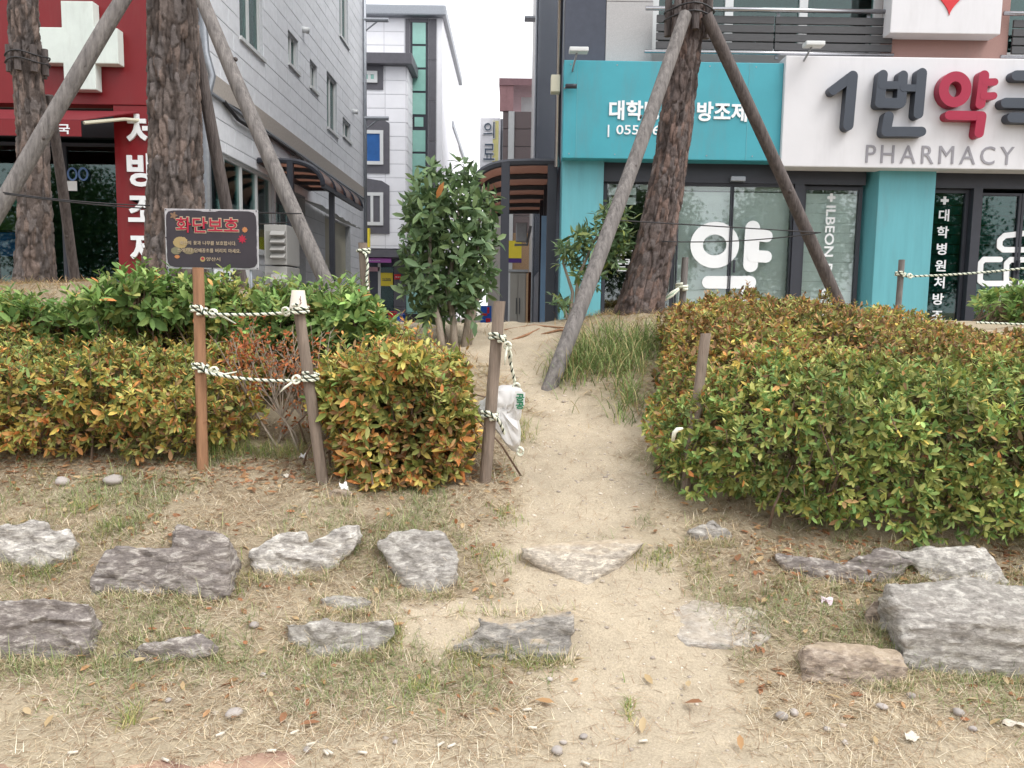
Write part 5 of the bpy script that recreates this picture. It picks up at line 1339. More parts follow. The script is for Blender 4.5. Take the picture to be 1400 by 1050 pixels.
# ================================================================== PROPS, STAKES, ROPES
def prop(a, b, r, mt, label, seed=0, knots=3):
    a, b = Vector(a), Vector(b); rg = random.Random(seed); r *= .83
    T = thing('wooden_prop', label, 'prop', a, 'timber props of the pines')
    n = 26; nu = 22; d = (b-a); ax = d.normalized(); e1 = ax.orthogonal().normalized(); e2 = ax.cross(e1); V = []
    for i in range(n+1):
        t = i/n; c = a+d*t+e1*(.012*math.sin(math.pi*t*1.4+seed)-.012*math.sin(seed))
        for k in range(nu):
            th = 2*math.pi*k/nu; rr = r*(1.08-.14*t)*(1+.06*float(vn(np.array(math.cos(th)*2+seed), np.array(math.sin(th)*2), np.array(t*9)))+.012*math.sin(7*th+t*3))
            V.append(c+(e1*math.cos(th)+e2*math.sin(th))*rr)
    F_ = [(i*nu+k, i*nu+(k+1) % nu, (i+1)*nu+(k+1) % nu, (i+1)*nu+k) for i in range(n) for k in range(nu)]+[tuple(range(nu-1, -1, -1)), tuple(n*nu+k for k in range(nu))]
    o = MB().add(V, F_).build('pole', mt, T); autosmooth(o, 50)
    for k in range(knots):
        t = rg.uniform(.15, .85); c = a+d*t; th = rg.uniform(-2.6, -.6)
        nrm = (e1*math.cos(th)+e2*math.sin(th))
        if nrm.y > 0: nrm = -nrm
        MB().tube([c+nrm*r*.75, c+nrm*r*1.02, c+nrm*r*1.05], [r*.34, r*.26, r*.05], 10).build('knot', M['wood_dark'], T, True)
    return T
def footed(px, py, d, drop=.12): v = P(px, py, d); return Vector((v.x, d, v.z-drop))
tA, tB = P(170, -60, 5.35), None
prop(footed(-105, 425, 4.75), P(212, -62, 5.3), .058, M['wood_grey'], 'pale grey timber prop crossing the slim pine at upper left', 1)
prop(footed(470, 415, 5.0), P(262, -40, 5.35), .056, M['wood_grey'], 'long grey timber prop leaning from thick pine towards the door canopy', 2)
prop(footed(352, 430, 6.0, .3), P(262, 40, 5.62), .05, M['wood_dark'], 'dark brown timber prop behind the black sign', 3)
prop(footed(112, 400, 6.9, .3), P(62, 130, 6.25), .045, M['wood_dark'], 'thin dark timber prop behind the slim left pine', 4)
gp = G(737, 537)
prop((gp.x, gp.y, gp.z-.15), P(936, 18, 5.36), .052, M['wood_grey'], 'pale grey timber prop standing at the edge of the dirt path', 5)
prop(footed(1172, 420, 5.9, .25), P(966, 20, 5.42), .05, M['wood_dark'], 'grey brown timber prop rising from behind the right hedge', 6)
# collars of short battens and wire on the pines
def collar(c, r, n, h, label, seed):
    T = thing('batten_collar', label, 'collar', (c.x, c.y, c.z-h/2), 'wired batten collars on the pines')
    for k in range(n):
        a = 2*math.pi*k/n+seed; x, y = c.x+math.cos(a)*(r+.02), c.y+math.sin(a)*(r+.02)
        MB().tube([(x, y, c.z-h/2), (x, y, c.z+h/2)], .024, 8).build('batten', M['wood_dark'], T)
    for dz in (-.02, .03):
        MB().tube([(c.x+math.cos(a)*(r+.047), c.y+math.sin(a)*(r+.047), c.z+dz+.01*math.sin(3*a)) for a in np.linspace(0, 2*math.pi, 25)], .006, 5).build('wire', M['black'], T)
collar(P(38, 84, 6.1), .098, 7, .19, 'ring of short grey battens wired round the slim left pine', .2)
collar(P(942, 24, 5.55), .118, 7, .24, 'ring of short battens wired round the leaning pine', -1.45)
# wires between props
def wire(pts, label, r=.004):
    mb = MB().tube(pts, r, 6, True); mb.solo('fence_wire', M['black'], label, 'wire', 'wires tied between the props', True)
def sagl(p0, p1, d0, d1, n=12, sag=3):
    return [P(p0[0]+(p1[0]-p0[0])*t, p0[1]+(p1[1]-p0[1])*t+sag*4*t*(1-t), d0+(d1-d0)*t) for t in np.linspace(0, 1, n)]
wire(sagl((4, 263), (205, 281), 4.72, 5.28), 'upper thin dark wire between the left prop and thick pine')
wire(sagl((6, 265), (200, 285), 4.72, 5.27, sag=2), 'lower thin dark wire between the left prop and thick pine')
wire(sagl((282, 287), (412, 292), 5.3, 5.0, sag=1), 'upper thin wire from thick pine to the long grey prop')
wire(sagl((285, 308), (395, 304), 5.35, 5.05, sag=1), 'lower thin wire from thick pine to the long grey prop')
wire(sagl((822, 300), (1122, 318), 5.0, 5.7, sag=0), 'upper thin wire across the white door letter')
wire(sagl((905, 330), (1122, 318), 5.35, 5.7, 16, sag=5), 'lower sagging thin wire across the white door letter')
# stakes
def stake(top, bot, d0, d1, r, mt, label, drop=.1):
    a, b = P(*bot, d1), P(*top, d0); a.z -= drop
    T = thing('wooden_stake', label, 'stake', a, 'wooden stakes of the rope fence')
    ax = (b-a); n = 10; e1 = Vector((1, 0, 0)); e2 = ax.normalized().cross(e1); V = []
    for i in range(n+1):
        c = a+ax*(i/n)
        for k in range(10):
            th = 2*math.pi*(k+.5)/10; q_ = 1+.03*R_.uniform(-1, 1)
            V.append(c+(e1*math.cos(th)+e2*math.sin(th))*r*q_*(1.05-.05*i/n))
    F_ = [(i*10+k, i*10+(k+1) % 10, (i+1)*10+(k+1) % 10, (i+1)*10+k) for i in range(n) for k in range(10)]+[tuple(range(9, -1, -1)), tuple(n*10+k for k in range(10))]
    o = MB().add(V, F_).build('pole', mt, T); autosmooth(o, 40)
    return T, a, b
g1 = G(277, 640); dS = g1.y
stake((271, 366), (277, 640), dS, dS, .0225, M['wood_brown'], 'straight brown stake below the black flower bed sign')
g2 = G(446, 662); dC = g2.y
_, _, cupt = stake((408, 419), (446, 662), dC+.02, dC, .0225, M['wood_stake'], 'leaning grey stake with a paper cup on its top')
g3 = G(661, 657); dB = g3.y
stake((683, 412), (661, 657), dB+.03, dB, .025, M['wood_stake'], 'grey stake with the white plastic bag tied behind it')
g4 = G(932, 690)
stake((965, 456), (932, 690), 3.2, 3.12, .021, M['wood_stake'], 'leaning stake half swallowed by the left end of the green hedge')
stake((937, 352), (930, 430), 5.75, 5.72, .024, M['wood_grey'], 'pale stake with a rag knot standing behind the hedge under the white letter', .35)
stake((1233, 355), (1227, 425), 6.0, 6.0, .022, M['wood_grey'], 'pale stake behind the hedge before the turquoise pillar', .35)
stake((496, 332), (506, 440), 4.7, 4.7, .027, M['wood_stake'], 'weathered stake wound with rope behind the bright green shrub', .3)
# ropes: two twisted strands of two colours
def rope(pts, label, R=.0065, turns=None, knots=(), tails=()):
    pts = [Vector(p) for p in pts]; L = sum((b-a).length for a, b in zip(pts, pts[1:]))
    n = max(20, int(L/.004)); s = np.concatenate([[0], np.cumsum([(b-a).length for a, b in zip(pts, pts[1:])])]); sv = np.linspace(0, L, n)
    C = np.stack([np.interp(sv, s, [p[i] for p in pts]) for i in range(3)], 1)
    kk = np.hanning(9); kk /= kk.sum(); C = np.stack([np.convolve(np.pad(C[:, i], 4, mode='edge'), kk, mode='valid') for i in range(3)], 1)
    T = thing('twisted_rope', label, 'rope', pts[0], 'white and dark green twisted ropes')
    tn = unit(np.gradient(C, axis=0)); e1 = unit(np.cross(tn, np.array([.13, .21, 1.0]))); e2 = np.cross(tn, e1)
    for j, mt in ((0, 'rope_white'), (1, 'rope_dark'), (2, 'rope_white')):
        ph = sv/.034*2*math.pi/1.0+j*2.094
        Q = C+(e1*np.cos(ph)[:, None]+e2*np.sin(ph)[:, None])*R*.55
        MB().tube([tuple(q_) for q_ in Q], R*(.62 if j != 1 else .58), 6).build('strand', M[mt], T, True)
    for c in knots:
        c = Vector(c)
        mb = MB()
        for k in range(3):
            a0 = R_.uniform(0, 6); mb.tube([c+Vector((math.cos(a)*.014, math.sin(a+a0)*.012, math.sin(a)*.016)) for a in np.linspace(0, 6, 14)], R*.7, 6)
        mb.build('knot', M['rope_white'], T, True)
    for t in tails:
        MB().tube([Vector(q_) for q_ in t], [R*.8]*(len(t)-1)+[R*.4], 6).build('loose_end', M['rope_white'], T, True)
    return T
def wrap(c, r, turns=2, pitch=.016, n=28):
    return [Vector((c.x+math.cos(a)*r, c.y+math.sin(a)*r, c.z+pitch*a/6.28)) for a in np.linspace(-math.pi/2, -math.pi/2+turns*2*math.pi, n)]
r0 = .0305
for (p0, p1, sg, nm) in (((272, 428), (411, 426), 3, 'upper'), ((274, 506), (425, 518), 6, 'lower')):
    cA, cB = P(*p0, dS), P(*p1, dC+.01)
    mid = [cA.lerp(cB, t)+Vector((0, -.03, -.012*4*t*(1-t)*sg/4)) for t in np.linspace(.08, .92, 16)]
    rope(wrap(cA, r0, 2.1)+mid+wrap(cB, r0, 2.0), nm+' twisted rope tied between the sign stake and the cup stake', .0062, knots=[cA+Vector((.07, -.03, .0)), cB-Vector((.05, .03, 0))],
         tails=[[cA+Vector((.07, -.035, 0)), cA+Vector((.12, -.05, -.012)), cA+Vector((.17, -.05, -.04 if nm == 'upper' else .0))]]+([[cB-Vector((.05, .035, 0)), cB-Vector((.09, .05, .03)), cB-Vector((.11, .05, .05))]] if nm == 'lower' else []))
def on(px, py, d): return P(px, py, d)
c = P(680, 465, dB+.02)
rope(wrap(c, .033, 2)+[on(a, b, dB+q_) for a, b, q_ in ((686, 462, -.03), (693, 468, -.02), (696, 478, 0), (697, 492, .02), (701, 510, .05), (705, 528, .08), (711, 538, .10))], 'rope hanging from the upper part of the bag stake', .0062,
     knots=[on(694, 473, dB-.02), on(706, 529, dB+.07)], tails=[[on(694, 473, dB-.02), on(691, 487, dB-.03), on(690, 499, dB-.03)], [on(695, 473, dB-.02), on(699, 485, dB), on(699, 494, dB)]])
c = P(669, 571, dB+.01)
rope(wrap(c, .033, 2)+[on(a, b, dB+q_) for a, b, q_ in ((676, 570, -.04), (682, 576, -.02), (688, 588, .02), (692, 602, .05), (700, 612, .08), (711, 617, .10))], 'rope hanging from the lower part of the bag stake below the bag', .0062, knots=[on(711, 617, .1+dB)])
c = P(1231, 377, 6.0)
rope(wrap(c, .034, 2)+[P(1238+(1470-1238)*t, 378+(357-378)*t+4*4*t*(1-t), 6.0-.1*t-.03) for t in np.linspace(0, 1, 14)], 'rope running right from the stake before the turquoise pillar', .0075, knots=[P(1244, 377, 5.95)])
rope([P(1335+(1480-1335)*t, 441+6*t, 5.3) for t in np.linspace(0, 1, 10)], 'low rope just above the right end of the green hedge', .007)
c = P(497, 345, 4.7)
rope(wrap(c, .036, 1.6)+[P(a, b, 4.66) for a, b in ((501, 349), (503, 365), (501, 380), (503, 398), (500, 412), (502, 428))], 'rope wound down the weathered stake behind the green shrub', .0075)
c = P(932, 395, 5.72)
T = thing('rag_knot', 'pale green white rag tied low on the stake behind the hedge', 'rag', c)
MB().tube(wrap(c, .036, 2, .02), .012, 6).build('band', M['rope_white'], T, True)
for k in range(3): MB().tube([c+Vector((-.03, -.04, 0)), c+Vector((-.08, -.05, -.03-.01*k)), c+Vector((-.13-.02*k, -.05, -.07-.02*k))], [.012, .014, .006], 6).build('tail', M['rope_white'] if k != 1 else mat('rag_green', S(150, 180, 150), .8, .1), T, True)
# ------------------------------------------------------------------ flower bed sign
x0, x1, z0, z1 = RC(226, 286, 353, 368, 4.4)
yS = 4.4
T = thing('flower_bed_sign', 'black enamel notice with red title and worn white rim on two legs', 'sign', ((x0+x1)/2, yS, gz((x0+x1)/2, yS)))
MB().box(x0, x1, yS, yS+.008, z0, z1).build('rim', M['worn_white'], T, bevel=.002)
hw_, hh_ = (x1-x0)/2-.007, (z1-z0)/2-.008; cx, cz = (x0+x1)/2, (z0+z1)/2
op = []
for i in range(72):
    a = 2*math.pi*i/72; c_, s_ = math.cos(a), math.sin(a); m = (abs(c_)**14+abs(s_)**14)**(-1/14)
    jit = 1-.012*abs(vn(i*.9, 2.2, 1.)) - (.03 if 16 < i < 21 else 0)
    op.append((cx+c_*m*hw_*jit, cz+s_*m*hh_*jit))
MB().prism(op, yS-.0022, yS-.0002).build('face', M['sign_black'], T)
for px in (231, 343):
    v = P(px, 360, yS+.02); MB().tube([(v.x, yS+.02, gz(v.x, yS)-.05), (v.x, yS+.02, z1-.02)], .008, 8).build('leg', M['galv'], T, True)
sp = lambda u, v: (x0+(x1-x0)*u, z1-(z1-z0)*v)
def sl(s, u0, v0, u1, v1, mt, off, yo, name, single=False):
    a, b = sp(u0, v1), sp(u1, v0); letters(s, a[0], b[0], a[1], b[1], yS-yo, mt, T, off, single=single, name=name, thick=.0012)
sl('화단보호', .115, .125, .80, .41, M['cream_print'], .055, .0038, 'title_edge')
sl('화단보호', .123, .14, .793, .395, M['red_print'], .012, .0056, 'title_letter', True)
sl('화단의 꽃과 나무를 보호합시다.', .16, .53, .765, .60, M['cream_print'], .01, .0056, 'small_print')
sl('쓰레기나 담배꽁초를 버리지 마세요.', .13, .655, .81, .725, M['cream_print'], .01, .0056, 'small_print')
sl('양산시', .44, .80, .59, .865, M['cream_print'], .01, .0056, 'small_print')
def disc(u, v, r, mt, yo, petals=0, amp=.3, sq=1.0, name='printed_flower', rag=0):
    c = sp(u, v); n = 48
    MB().prism([(c[0]+r*(1+amp*math.cos(petals*2*math.pi*i/n)+rag*R_.uniform(-1, 1))*math.cos(2*math.pi*i/n), c[1]+sq*r*(1+amp*math.cos(petals*2*math.pi*i/n)+rag*R_.uniform(-1, 1))*math.sin(2*math.pi*i/n)) for i in range(n)], yS-yo, yS-.0023).build(name, mt, T)
disc(.86, .335, .014, M['orange_print'], .004, 8, .12); disc(.83, .49, .018, M['red_print'], .004, 8, .35)
disc(.165, .56, .040, M['gold'], .003, 0, 0, .8, 'printed_plant', .08); disc(.115, .70, .028, mat('sign_olive', S(120, 116, 92), .6, .1), .0035, 0, 0, .7, 'printed_plant', .05); disc(.255, .70, .03, mat('sign_olive2', S(128, 116, 90), .6, .1), .0032, 0, 0, .6, 'printed_plant', .05)
disc(.10, .115, .016, mat('sign_leaf', S(128, 100, 78), .6, .1), .004, 5, .35, 1, 'printed_leaf'); disc(.125, .80, .014, M['orange_print'], .004, 0, 0, .7, 'printed_plant', .05)
disc(.40, .835, .014, M['gold'], .004, 0, 0, 1, 'printed_emblem'); disc(.40, .825, .007, M['red_print'], .0052, 0, 0, 1, 'printed_emblem')
for u, v in ((.015, .02), (.985, .02), (.985, .98), (.015, .98), (.01, .48), (.975, .52), (.49, .015), (.5, .985)):
    c = sp(u, v); MB().cyl((c[0], yS-.003, c[1]), (0, 1, 0), .0035, .003, 10).build('rivet', M['dark_metal'], T)
# paper cup upside down on the stake
c = cupt+Vector((0, 0, .052))
T = thing('paper_cup', 'white paper cup turned upside down on a stake', 'cup', (c.x, c.y, c.z-.062))
vv = []; n = 28
for (r, z) in ((.0345, -.062), (.0365, -.060), (.0365, -.056), (.0345, -.054), (.0255, .012), (.0235, .013), (.0232, .009)):
    for k in range(n): vv.append((c.x+r*math.cos(6.2832*k/n), c.y+r*math.sin(6.2832*k/n), c.z+z))
MB().add(vv, [(i*n+k, i*n+(k+1) % n, (i+1)*n+(k+1) % n, (i+1)*n+k) for i in range(6) for k in range(n)]+[tuple(6*n+k for k in range(n))]).build('cup_shell', M['paper'], T, True)
for (a0, z0_, a1, z1_) in ((-1.2, -.02, -.95, -.03), (-1.0, -.01, -1.1, -.04), (-.9, -.035, -1.15, -.045)):
    MB().tube([(c.x+math.cos(a0+(a1-a0)*t)*(.0302-.0093*((z0_+(z1_-z0_)*t)+.02)/.06+.0006), c.y+math.sin(a0+(a1-a0)*t)*(.0302-.0093*((z0_+(z1_-z0_)*t)+.02)/.06+.0006), c.z+z0_+(z1_-z0_)*t) for t in (0, .5, 1)], .0012, 5).build('scribble', mat('pen', S(130, 90, 90), .6, .1), T)
# plastic bag
bd = dB+.062
outl = [(652, 556), (664, 543), (680, 529), (702, 526), (713, 533), (718, 546), (714, 560), (709, 575), (712, 590), (712, 604), (706, 616), (696, 611), (684, 596), (672, 582), (660, 572)]
me = bpy.data.meshes.new('bag'); bm = bmesh.new()
cen = P(688, 565, bd)
n = len(outl); ring0 = [bm.verts.new(P(a, b, bd+.01)) for a, b in outl]
layers = [ring0]
for s, dy in ((.86, -.028), (.5, -.036), (.2, -.030)):
    layers.append([bm.verts.new(cen.lerp(P(a, b, bd), s)+Vector((0, dy+.012*R_.uniform(-1, 1), 0))) for a, b in outl])
back = [bm.verts.new(cen.lerp(P(a, b, bd), .75)+Vector((0, .04+.012*R_.uniform(-1, 1), 0))) for a, b in outl]
for A_, B_ in zip(layers, layers[1:]):
    for i in range(n): bm.faces.new((A_[i], A_[(i+1) % n], B_[(i+1) % n], B_[i]))
bm.faces.new(layers[-1]); 
for i in range(n): bm.faces.new((back[i], back[(i+1) % n], ring0[(i+1) % n], ring0[i]))
bm.faces.new(back[::-1]); bmesh.ops.recalc_face_normals(bm, faces=bm.faces)
bmesh.ops.subdivide_edges(bm, edges=bm.edges, cuts=3, use_grid_fill=True, smooth=.15)
for v in bm.verts:
    q_ = v.co; v.co += v.normal*(.011*abs(float(vn(np.array(q_.x*24+q_.z*17), np.array(q_.y*20), np.array(q_.z*9-q_.x*13))))+.005*abs(float(vn(np.array(q_.x*70-q_.z*50), np.array(q_.y*60), np.array(q_.z*45))))-.004)
bm.to_mesh(me); bm.free()
mbag, nn, LL, bb_ = newmat('bag_film'); bb_.inputs['Base Color'].default_value = (.82, .81, .80, 1); bb_.inputs['Roughness'].default_value = .35
tr = nn.new('ShaderNodeBsdfTranslucent'); tr.inputs[0].default_value = (.8, .79, .77, 1); ms = nn.new('ShaderNodeMixShader'); ms.inputs[0].default_value = .35
LL.new(bb_.outputs[0], ms.inputs[1]); LL.new(tr.outputs[0], ms.inputs[2]); LL.new(ms.outputs[0], nn['Material Output'].inputs[0])
T = thing('plastic_bag', 'crumpled white plastic bag caught on rope behind a stake beside the path', 'bag', (cen.x, bd, P(700, 613, bd).z))
autosmooth(put('film', me, mbag, T), 28)
fl = MB(); p_ = [P(a, b, bd-.0) for a, b in ((704, 532), (718, 535), (717, 552), (708, 565), (703, 556))]
fl.add([tuple(v+Vector((.0, -.042, 0))) for v in p_], [(0, 1, 2, 3, 4)]); fl.add([tuple(v+Vector((.0, -.040, 0))) for v in p_], [(4, 3, 2, 1, 0)])
fl.build('torn_flap', mbag, T)
a, b = P(705, 560, bd-.06), P(717, 539, bd-.06)
letters('공공', a.x, b.x, a.z, b.z, bd-.046, M['green_print'], T, .03, vertical=True, gap=.95, name='printed_letter', thick=.001)
# ================================================================== ROCKS
def rockmat(name, base, light, dark, vein=.5, sc_=1.0, sand=0):
    m, n, L, b = newmat(name); base, light, dark = [tuple(min(.85, a*k) for a, k in zip(c_, (1.07, 1.05, 1.01))) for c_ in (base, light, dark)]
    tc = n.new('ShaderNodeTexCoord')
    mp = n.new('ShaderNodeMapping'); mp.inputs['Rotation'].default_value = (.25, .12, .15); mp.inputs['Scale'].default_value = (3.2*sc_, 4*sc_, 9*sc_)
    L.new(tc.outputs['Object'], mp.inputs[0])
    a = n.new('ShaderNodeTexNoise'); a.inputs['Scale'].default_value = 6.0; a.inputs['Detail'].default_value = 9; a.inputs['Roughness'].default_value = .68; a.inputs['Distortion'].default_value = .7; L.new(mp.outputs[0], a.inputs['Vector'])
    c = n.new('ShaderNodeTexNoise'); c.inputs['Scale'].default_value = 15; c.inputs['Detail'].default_value = 8; c.inputs['Roughness'].default_value = .75; L.new(tc.outputs['Object'], c.inputs['Vector'])
    r = n.new('ShaderNodeValToRGB'); e = r.color_ramp.elements; e[0].position = .34; e[0].color = (*dark, 1); e[1].position = .52; e[1].color = (*base, 1)
    k = e.new(.62); k.color = (*light, 1); k = e.new(.68); k.color = (*base, 1); L.new(a.outputs['Fac'], r.inputs[0])
    mx = n.new('ShaderNodeMix'); mx.data_type = 'RGBA'; mr = n.new('ShaderNodeMapRange'); mr.inputs['From Min'].default_value = .5; mr.inputs['From Max'].default_value = .66; mr.inputs['To Max'].default_value = vein
    L.new(c.outputs['Fac'], mr.inputs['Value']); L.new(mr.outputs[0], mx.inputs['Factor']); L.new(r.outputs[0], mx.inputs['A']); mx.inputs['B'].default_value = (*light, 1)
    g = n.new('ShaderNodeTexNoise'); g.inputs['Scale'].default_value = 70; g.inputs['Detail'].default_value = 8; g.inputs['Roughness'].default_value = .8; m5 = n.new('ShaderNodeMapping'); m5.inputs['Scale'].default_value = (.6, .8, 2.2); m5.inputs['Rotation'].default_value = (.25, .12, .15); L.new(tc.outputs['Object'], m5.inputs[0]); L.new(m5.outputs[0], g.inputs['Vector'])
    gm = n.new('ShaderNodeMapRange'); gm.inputs['From Min'].default_value = .3; gm.inputs['From Max'].default_value = .7; gm.inputs['To Min'].default_value = .55; gm.inputs['To Max'].default_value = 1.4; L.new(g.outputs['Fac'], gm.inputs['Value'])
    gh = n.new('ShaderNodeHueSaturation'); L.new(gm.outputs[0], gh.inputs['Value']); L.new(mx.outputs['Result'], gh.inputs['Color'])
    out = gh.outputs[0]
    if sand:   # dust lying on upward faces
        ge = n.new('ShaderNodeNewGeometry'); sx = n.new('ShaderNodeSeparateXYZ'); L.new(ge.outputs['Normal'], sx.inputs[0])
        ma = n.new('ShaderNodeMapRange'); ma.inputs['From Min'].default_value = .55; ma.inputs['From Max'].default_value = .95; ma.inputs['To Max'].default_value = sand; L.new(sx.outputs['Z'], ma.inputs['Value'])
        ml = n.new('ShaderNodeMath'); ml.operation = 'MULTIPLY'; L.new(ma.outputs[0], ml.inputs[0]); L.new(c.outputs['Fac'], ml.inputs[1]); 
        m3 = n.new('ShaderNodeMix'); m3.data_type = 'RGBA'; L.new(ml.outputs[0], m3.inputs['Factor']); L.new(out, m3.inputs['A']); m3.inputs['B'].default_value = (.46, .36, .24, 1); out = m3.outputs['Result']
    L.new(out, b.inputs['Base Color']); b.inputs['Roughness'].default_value = .85; b.inputs['Specular IOR Level'].default_value = .25
    bp = n.new('ShaderNodeBump'); bp.inputs['Strength'].default_value = .9; bp.inputs['Distance'].default_value = .008; ad = n.new('ShaderNodeMath'); ad.operation = 'ADD'; L.new(g.outputs['Fac'], ad.inputs[0]); L.new(c.outputs['Fac'], ad.inputs[1])
    L.new(ad.outputs[0], bp.inputs['Height']); L.new(bp.outputs[0], b.inputs['Normal']); return m
RM = {'slab': rockmat('rock_slab', S(172, 167, 162), S(198, 194, 188), S(146, 141, 136), .4, 1, .7), 'dark': rockmat('rock_dark', S(134, 127, 124), S(182, 177, 172), S(104, 98, 96), .3), 'white': rockmat('rock_white', S(172, 168, 164), S(214, 211, 206), S(124, 120, 117), .7),
      'grey': rockmat('rock_grey', S(154, 150, 146), S(186, 183, 178), S(124, 120, 116), .5), 'beige': rockmat('rock_beige', S(152, 138, 126), S(182, 170, 158), S(112, 102, 94), .4, 1, .8),
      'sandy': rockmat('rock_sandy', S(178, 170, 160), S(216, 207, 194), S(140, 132, 124), .4, 1, 1.2), 'blue': rockmat('rock_blue', S(146, 143, 140), S(172, 168, 163), S(112, 109, 106), .3, 1, 1.4)}
rock_feet = []
def rock(hulls, kind, label, depth=.2, lean=.35, voxel=.0082, amp=1.0, strat=(.1, .25, 1.0), base=None, push=0, flat=0):
    allp = [p for h in hulls for p in h]; pb = max(p[1] for p in allp); xm = sum(p[0] for p in allp)/len(allp)
    d0 = G(xm, base or pb).y+push
    zb = P(xm, pb, d0).z
    bm = bmesh.new()
    for h in hulls:
        vs = []
        for p in h:
            dd = (p[2] if len(p) > 2 else 0)
            if flat:
                v = G(p[0], p[1])+Vector((0, 0, flat)); vs.append(bm.verts.new(v)); vs.append(bm.verts.new(v-Vector((0, 0, .1)))); continue
            v = P(p[0], p[1], d0); hgt = max(0, v.z-zb); y = d0+hgt*lean+dd; v = P(p[0], p[1], y)
            vs.append(bm.verts.new(v)); vs.append(bm.verts.new(P(p[0]+(3 if p[0] < xm else -3), p[1], y+depth)+Vector((0, 0, -.02))))
        low = [] if flat else [p for p in h if p[1] > pb-.45*(pb-min(q_[1] for q_ in h))]
        for p in low:
            v = P(p[0], p[1], d0); vs.append(bm.verts.new(v+Vector((0, .02, -.08)))); vs.append(bm.verts.new(v+Vector((0, depth, -.08))))
        r = bmesh.ops.convex_hull(bm, input=vs)
        bmesh.ops.delete(bm, geom=[g for g in r['geom_interior'] if isinstance(g, bmesh.types.BMVert)], context='VERTS')
    me = bpy.data.meshes.new('rock'); bm.to_mesh(me); bm.free()
    o = bpy.data.objects.new('rock_tmp', me); col.objects.link(o); md = o.modifiers.new('r', 'REMESH'); md.mode = 'VOXEL'; md.voxel_size = voxel
    m2 = o.modifiers.new('s', 'SMOOTH'); m2.iterations = 1; m2.factor = .4
    dg = bpy.context.evaluated_depsgraph_get(); me2 = bpy.data.meshes.new_from_object(o.evaluated_get(dg)); bpy.data.objects.remove(o)
    nV = len(me2.vertices); V = np.zeros(nV*3, np.float32); N = np.zeros(nV*3, np.float32); me2.vertices.foreach_get('co', V); me2.vertices.foreach_get('normal', N); V = V.reshape(-1, 3); N = N.reshape(-1, 3)
    s_ = np.array(strat)/np.linalg.norm(strat); h = V@s_; sd = xm*.013
    wv = .5*vn(V[:, 0]*6, V[:, 1]*6, V[:, 2]*6)
    lay = vn(h*90+wv+sd, V[:, 0]*3.5, V[:, 1]*3.5); lay = np.sign(lay)*np.abs(lay)**.5
    ax1 = np.cross(s_, [0, 1., 0]); ax1 /= np.linalg.norm(ax1); q1 = np.stack([V@ax1*9+sd, V[:, 1]*9, h*22], 1)+.3*np.stack([vn(V[:, 0]*12, V[:, 1]*12, V[:, 2]*12)]*3, 1)
    qi = np.floor(q1).astype(int); best = np.full(nV, 9.); bes2 = np.full(nV, 9.); v1 = np.zeros(nV); v2 = np.zeros(nV)
    for a in (-1, 0, 1):
        for b in (-1, 0, 1):
            for c in (-1, 0, 1):
                i0, i1, i2 = (qi[:, 0]+a) & 63, (qi[:, 1]+b) & 63, (qi[:, 2]+c) & 63
                jt = np.stack([_tab[i0, i1, i2], _tab[i1, i2, i0], _tab[i2, i0, i1]], 1); dv = q1-(qi+np.array([a, b, c])+jt); dd_ = np.sqrt((dv**2).sum(1)); m_ = dd_ < best; m2_ = (~m_) & (dd_ < bes2)
                val = (_tab[i0, i0, i1]-.5)*.016+((np.stack([_tab[i0, i2, i1], _tab[i2, i1, i0], _tab[i1, i0, i2]], 1)-.5)*dv).sum(1)*.018
                bes2 = np.where(m_, best, np.where(m2_, dd_, bes2)); v2 = np.where(m_, v1, np.where(m2_, val, v2)); best = np.where(m_, dd_, best); v1 = np.where(m_, val, v1)
    wt = .5+.5*sst(0, .16, bes2-best); chip = v1*wt+v2*(1-wt)
    dsp = amp*(.006*fbm(V[:, 0]*6+sd, V[:, 1]*6, V[:, 2]*6, 2)+chip+.0022*lay+.0035*fbm(V[:, 0]*50, V[:, 1]*50, V[:, 2]*70, 3))
    V = V+N*dsp[:, None]
    o_ = Vector((float(V[:, 0].mean()), float(V[:, 1].mean()), float(V[:, 2].min()))); V = V-np.array(o_)
    me2.vertices.foreach_set('co', V.astype(np.float32).ravel()); me2.polygons.foreach_set('use_smooth', [True]*len(me2.polygons)); me2.set_sharp_from_angle(angle=math.radians(38)); me2.update()
    me2.materials.clear(); ob = put('rock', me2, RM[kind]); ob.location = o_
    if kind not in ('slab', 'sandy'): rock_feet.append([(p[0], p[1]) for h in hulls for p in h])
    return tag(ob, label, 'rock', 'boulders set in the bank')
rock([[(-30, 724), (45, 712), (66, 718), (45, 768), (-30, 778)], [(36, 742), (92, 722), (103, 742), (88, 762), (45, 772)]], 'white', 'whitish two-lobed rock at the left edge, upper row')
rock([[(127, 790), (146, 752), (240, 748), (240, 806), (200, 816), (126, 798)], [(238, 722), (246, 716), (309, 738), (308, 785), (296, 819), (238, 808)]], 'dark', 'big dark striped rock with a raised right corner', strat=(.25, .2, 1))
rock([[(342, 757), (382, 730), (417, 727), (428, 756), (400, 787), (370, 786), (350, 772)], [(412, 748), (472, 718), (493, 716), (491, 745), (432, 770)]], 'white', 'white veined rock with a notch in the middle')
rock([[(516, 742), (545, 725), (608, 727), (629, 756), (616, 797), (582, 813), (558, 796)]], 'grey', 'triangular light grey rock pointing down left of the path', lean=.6, strat=(.8, .2, .7))
rock([[(709, 746, .06), (790, 740, .12), (872, 735, .12), (882, 741, .09), (797, 771, .03), (801, 803, 0), (714, 760, .06)]], 'sandy', 'pale V-shaped stone step at the top of the lower path', lean=.1, depth=.06, amp=.45)
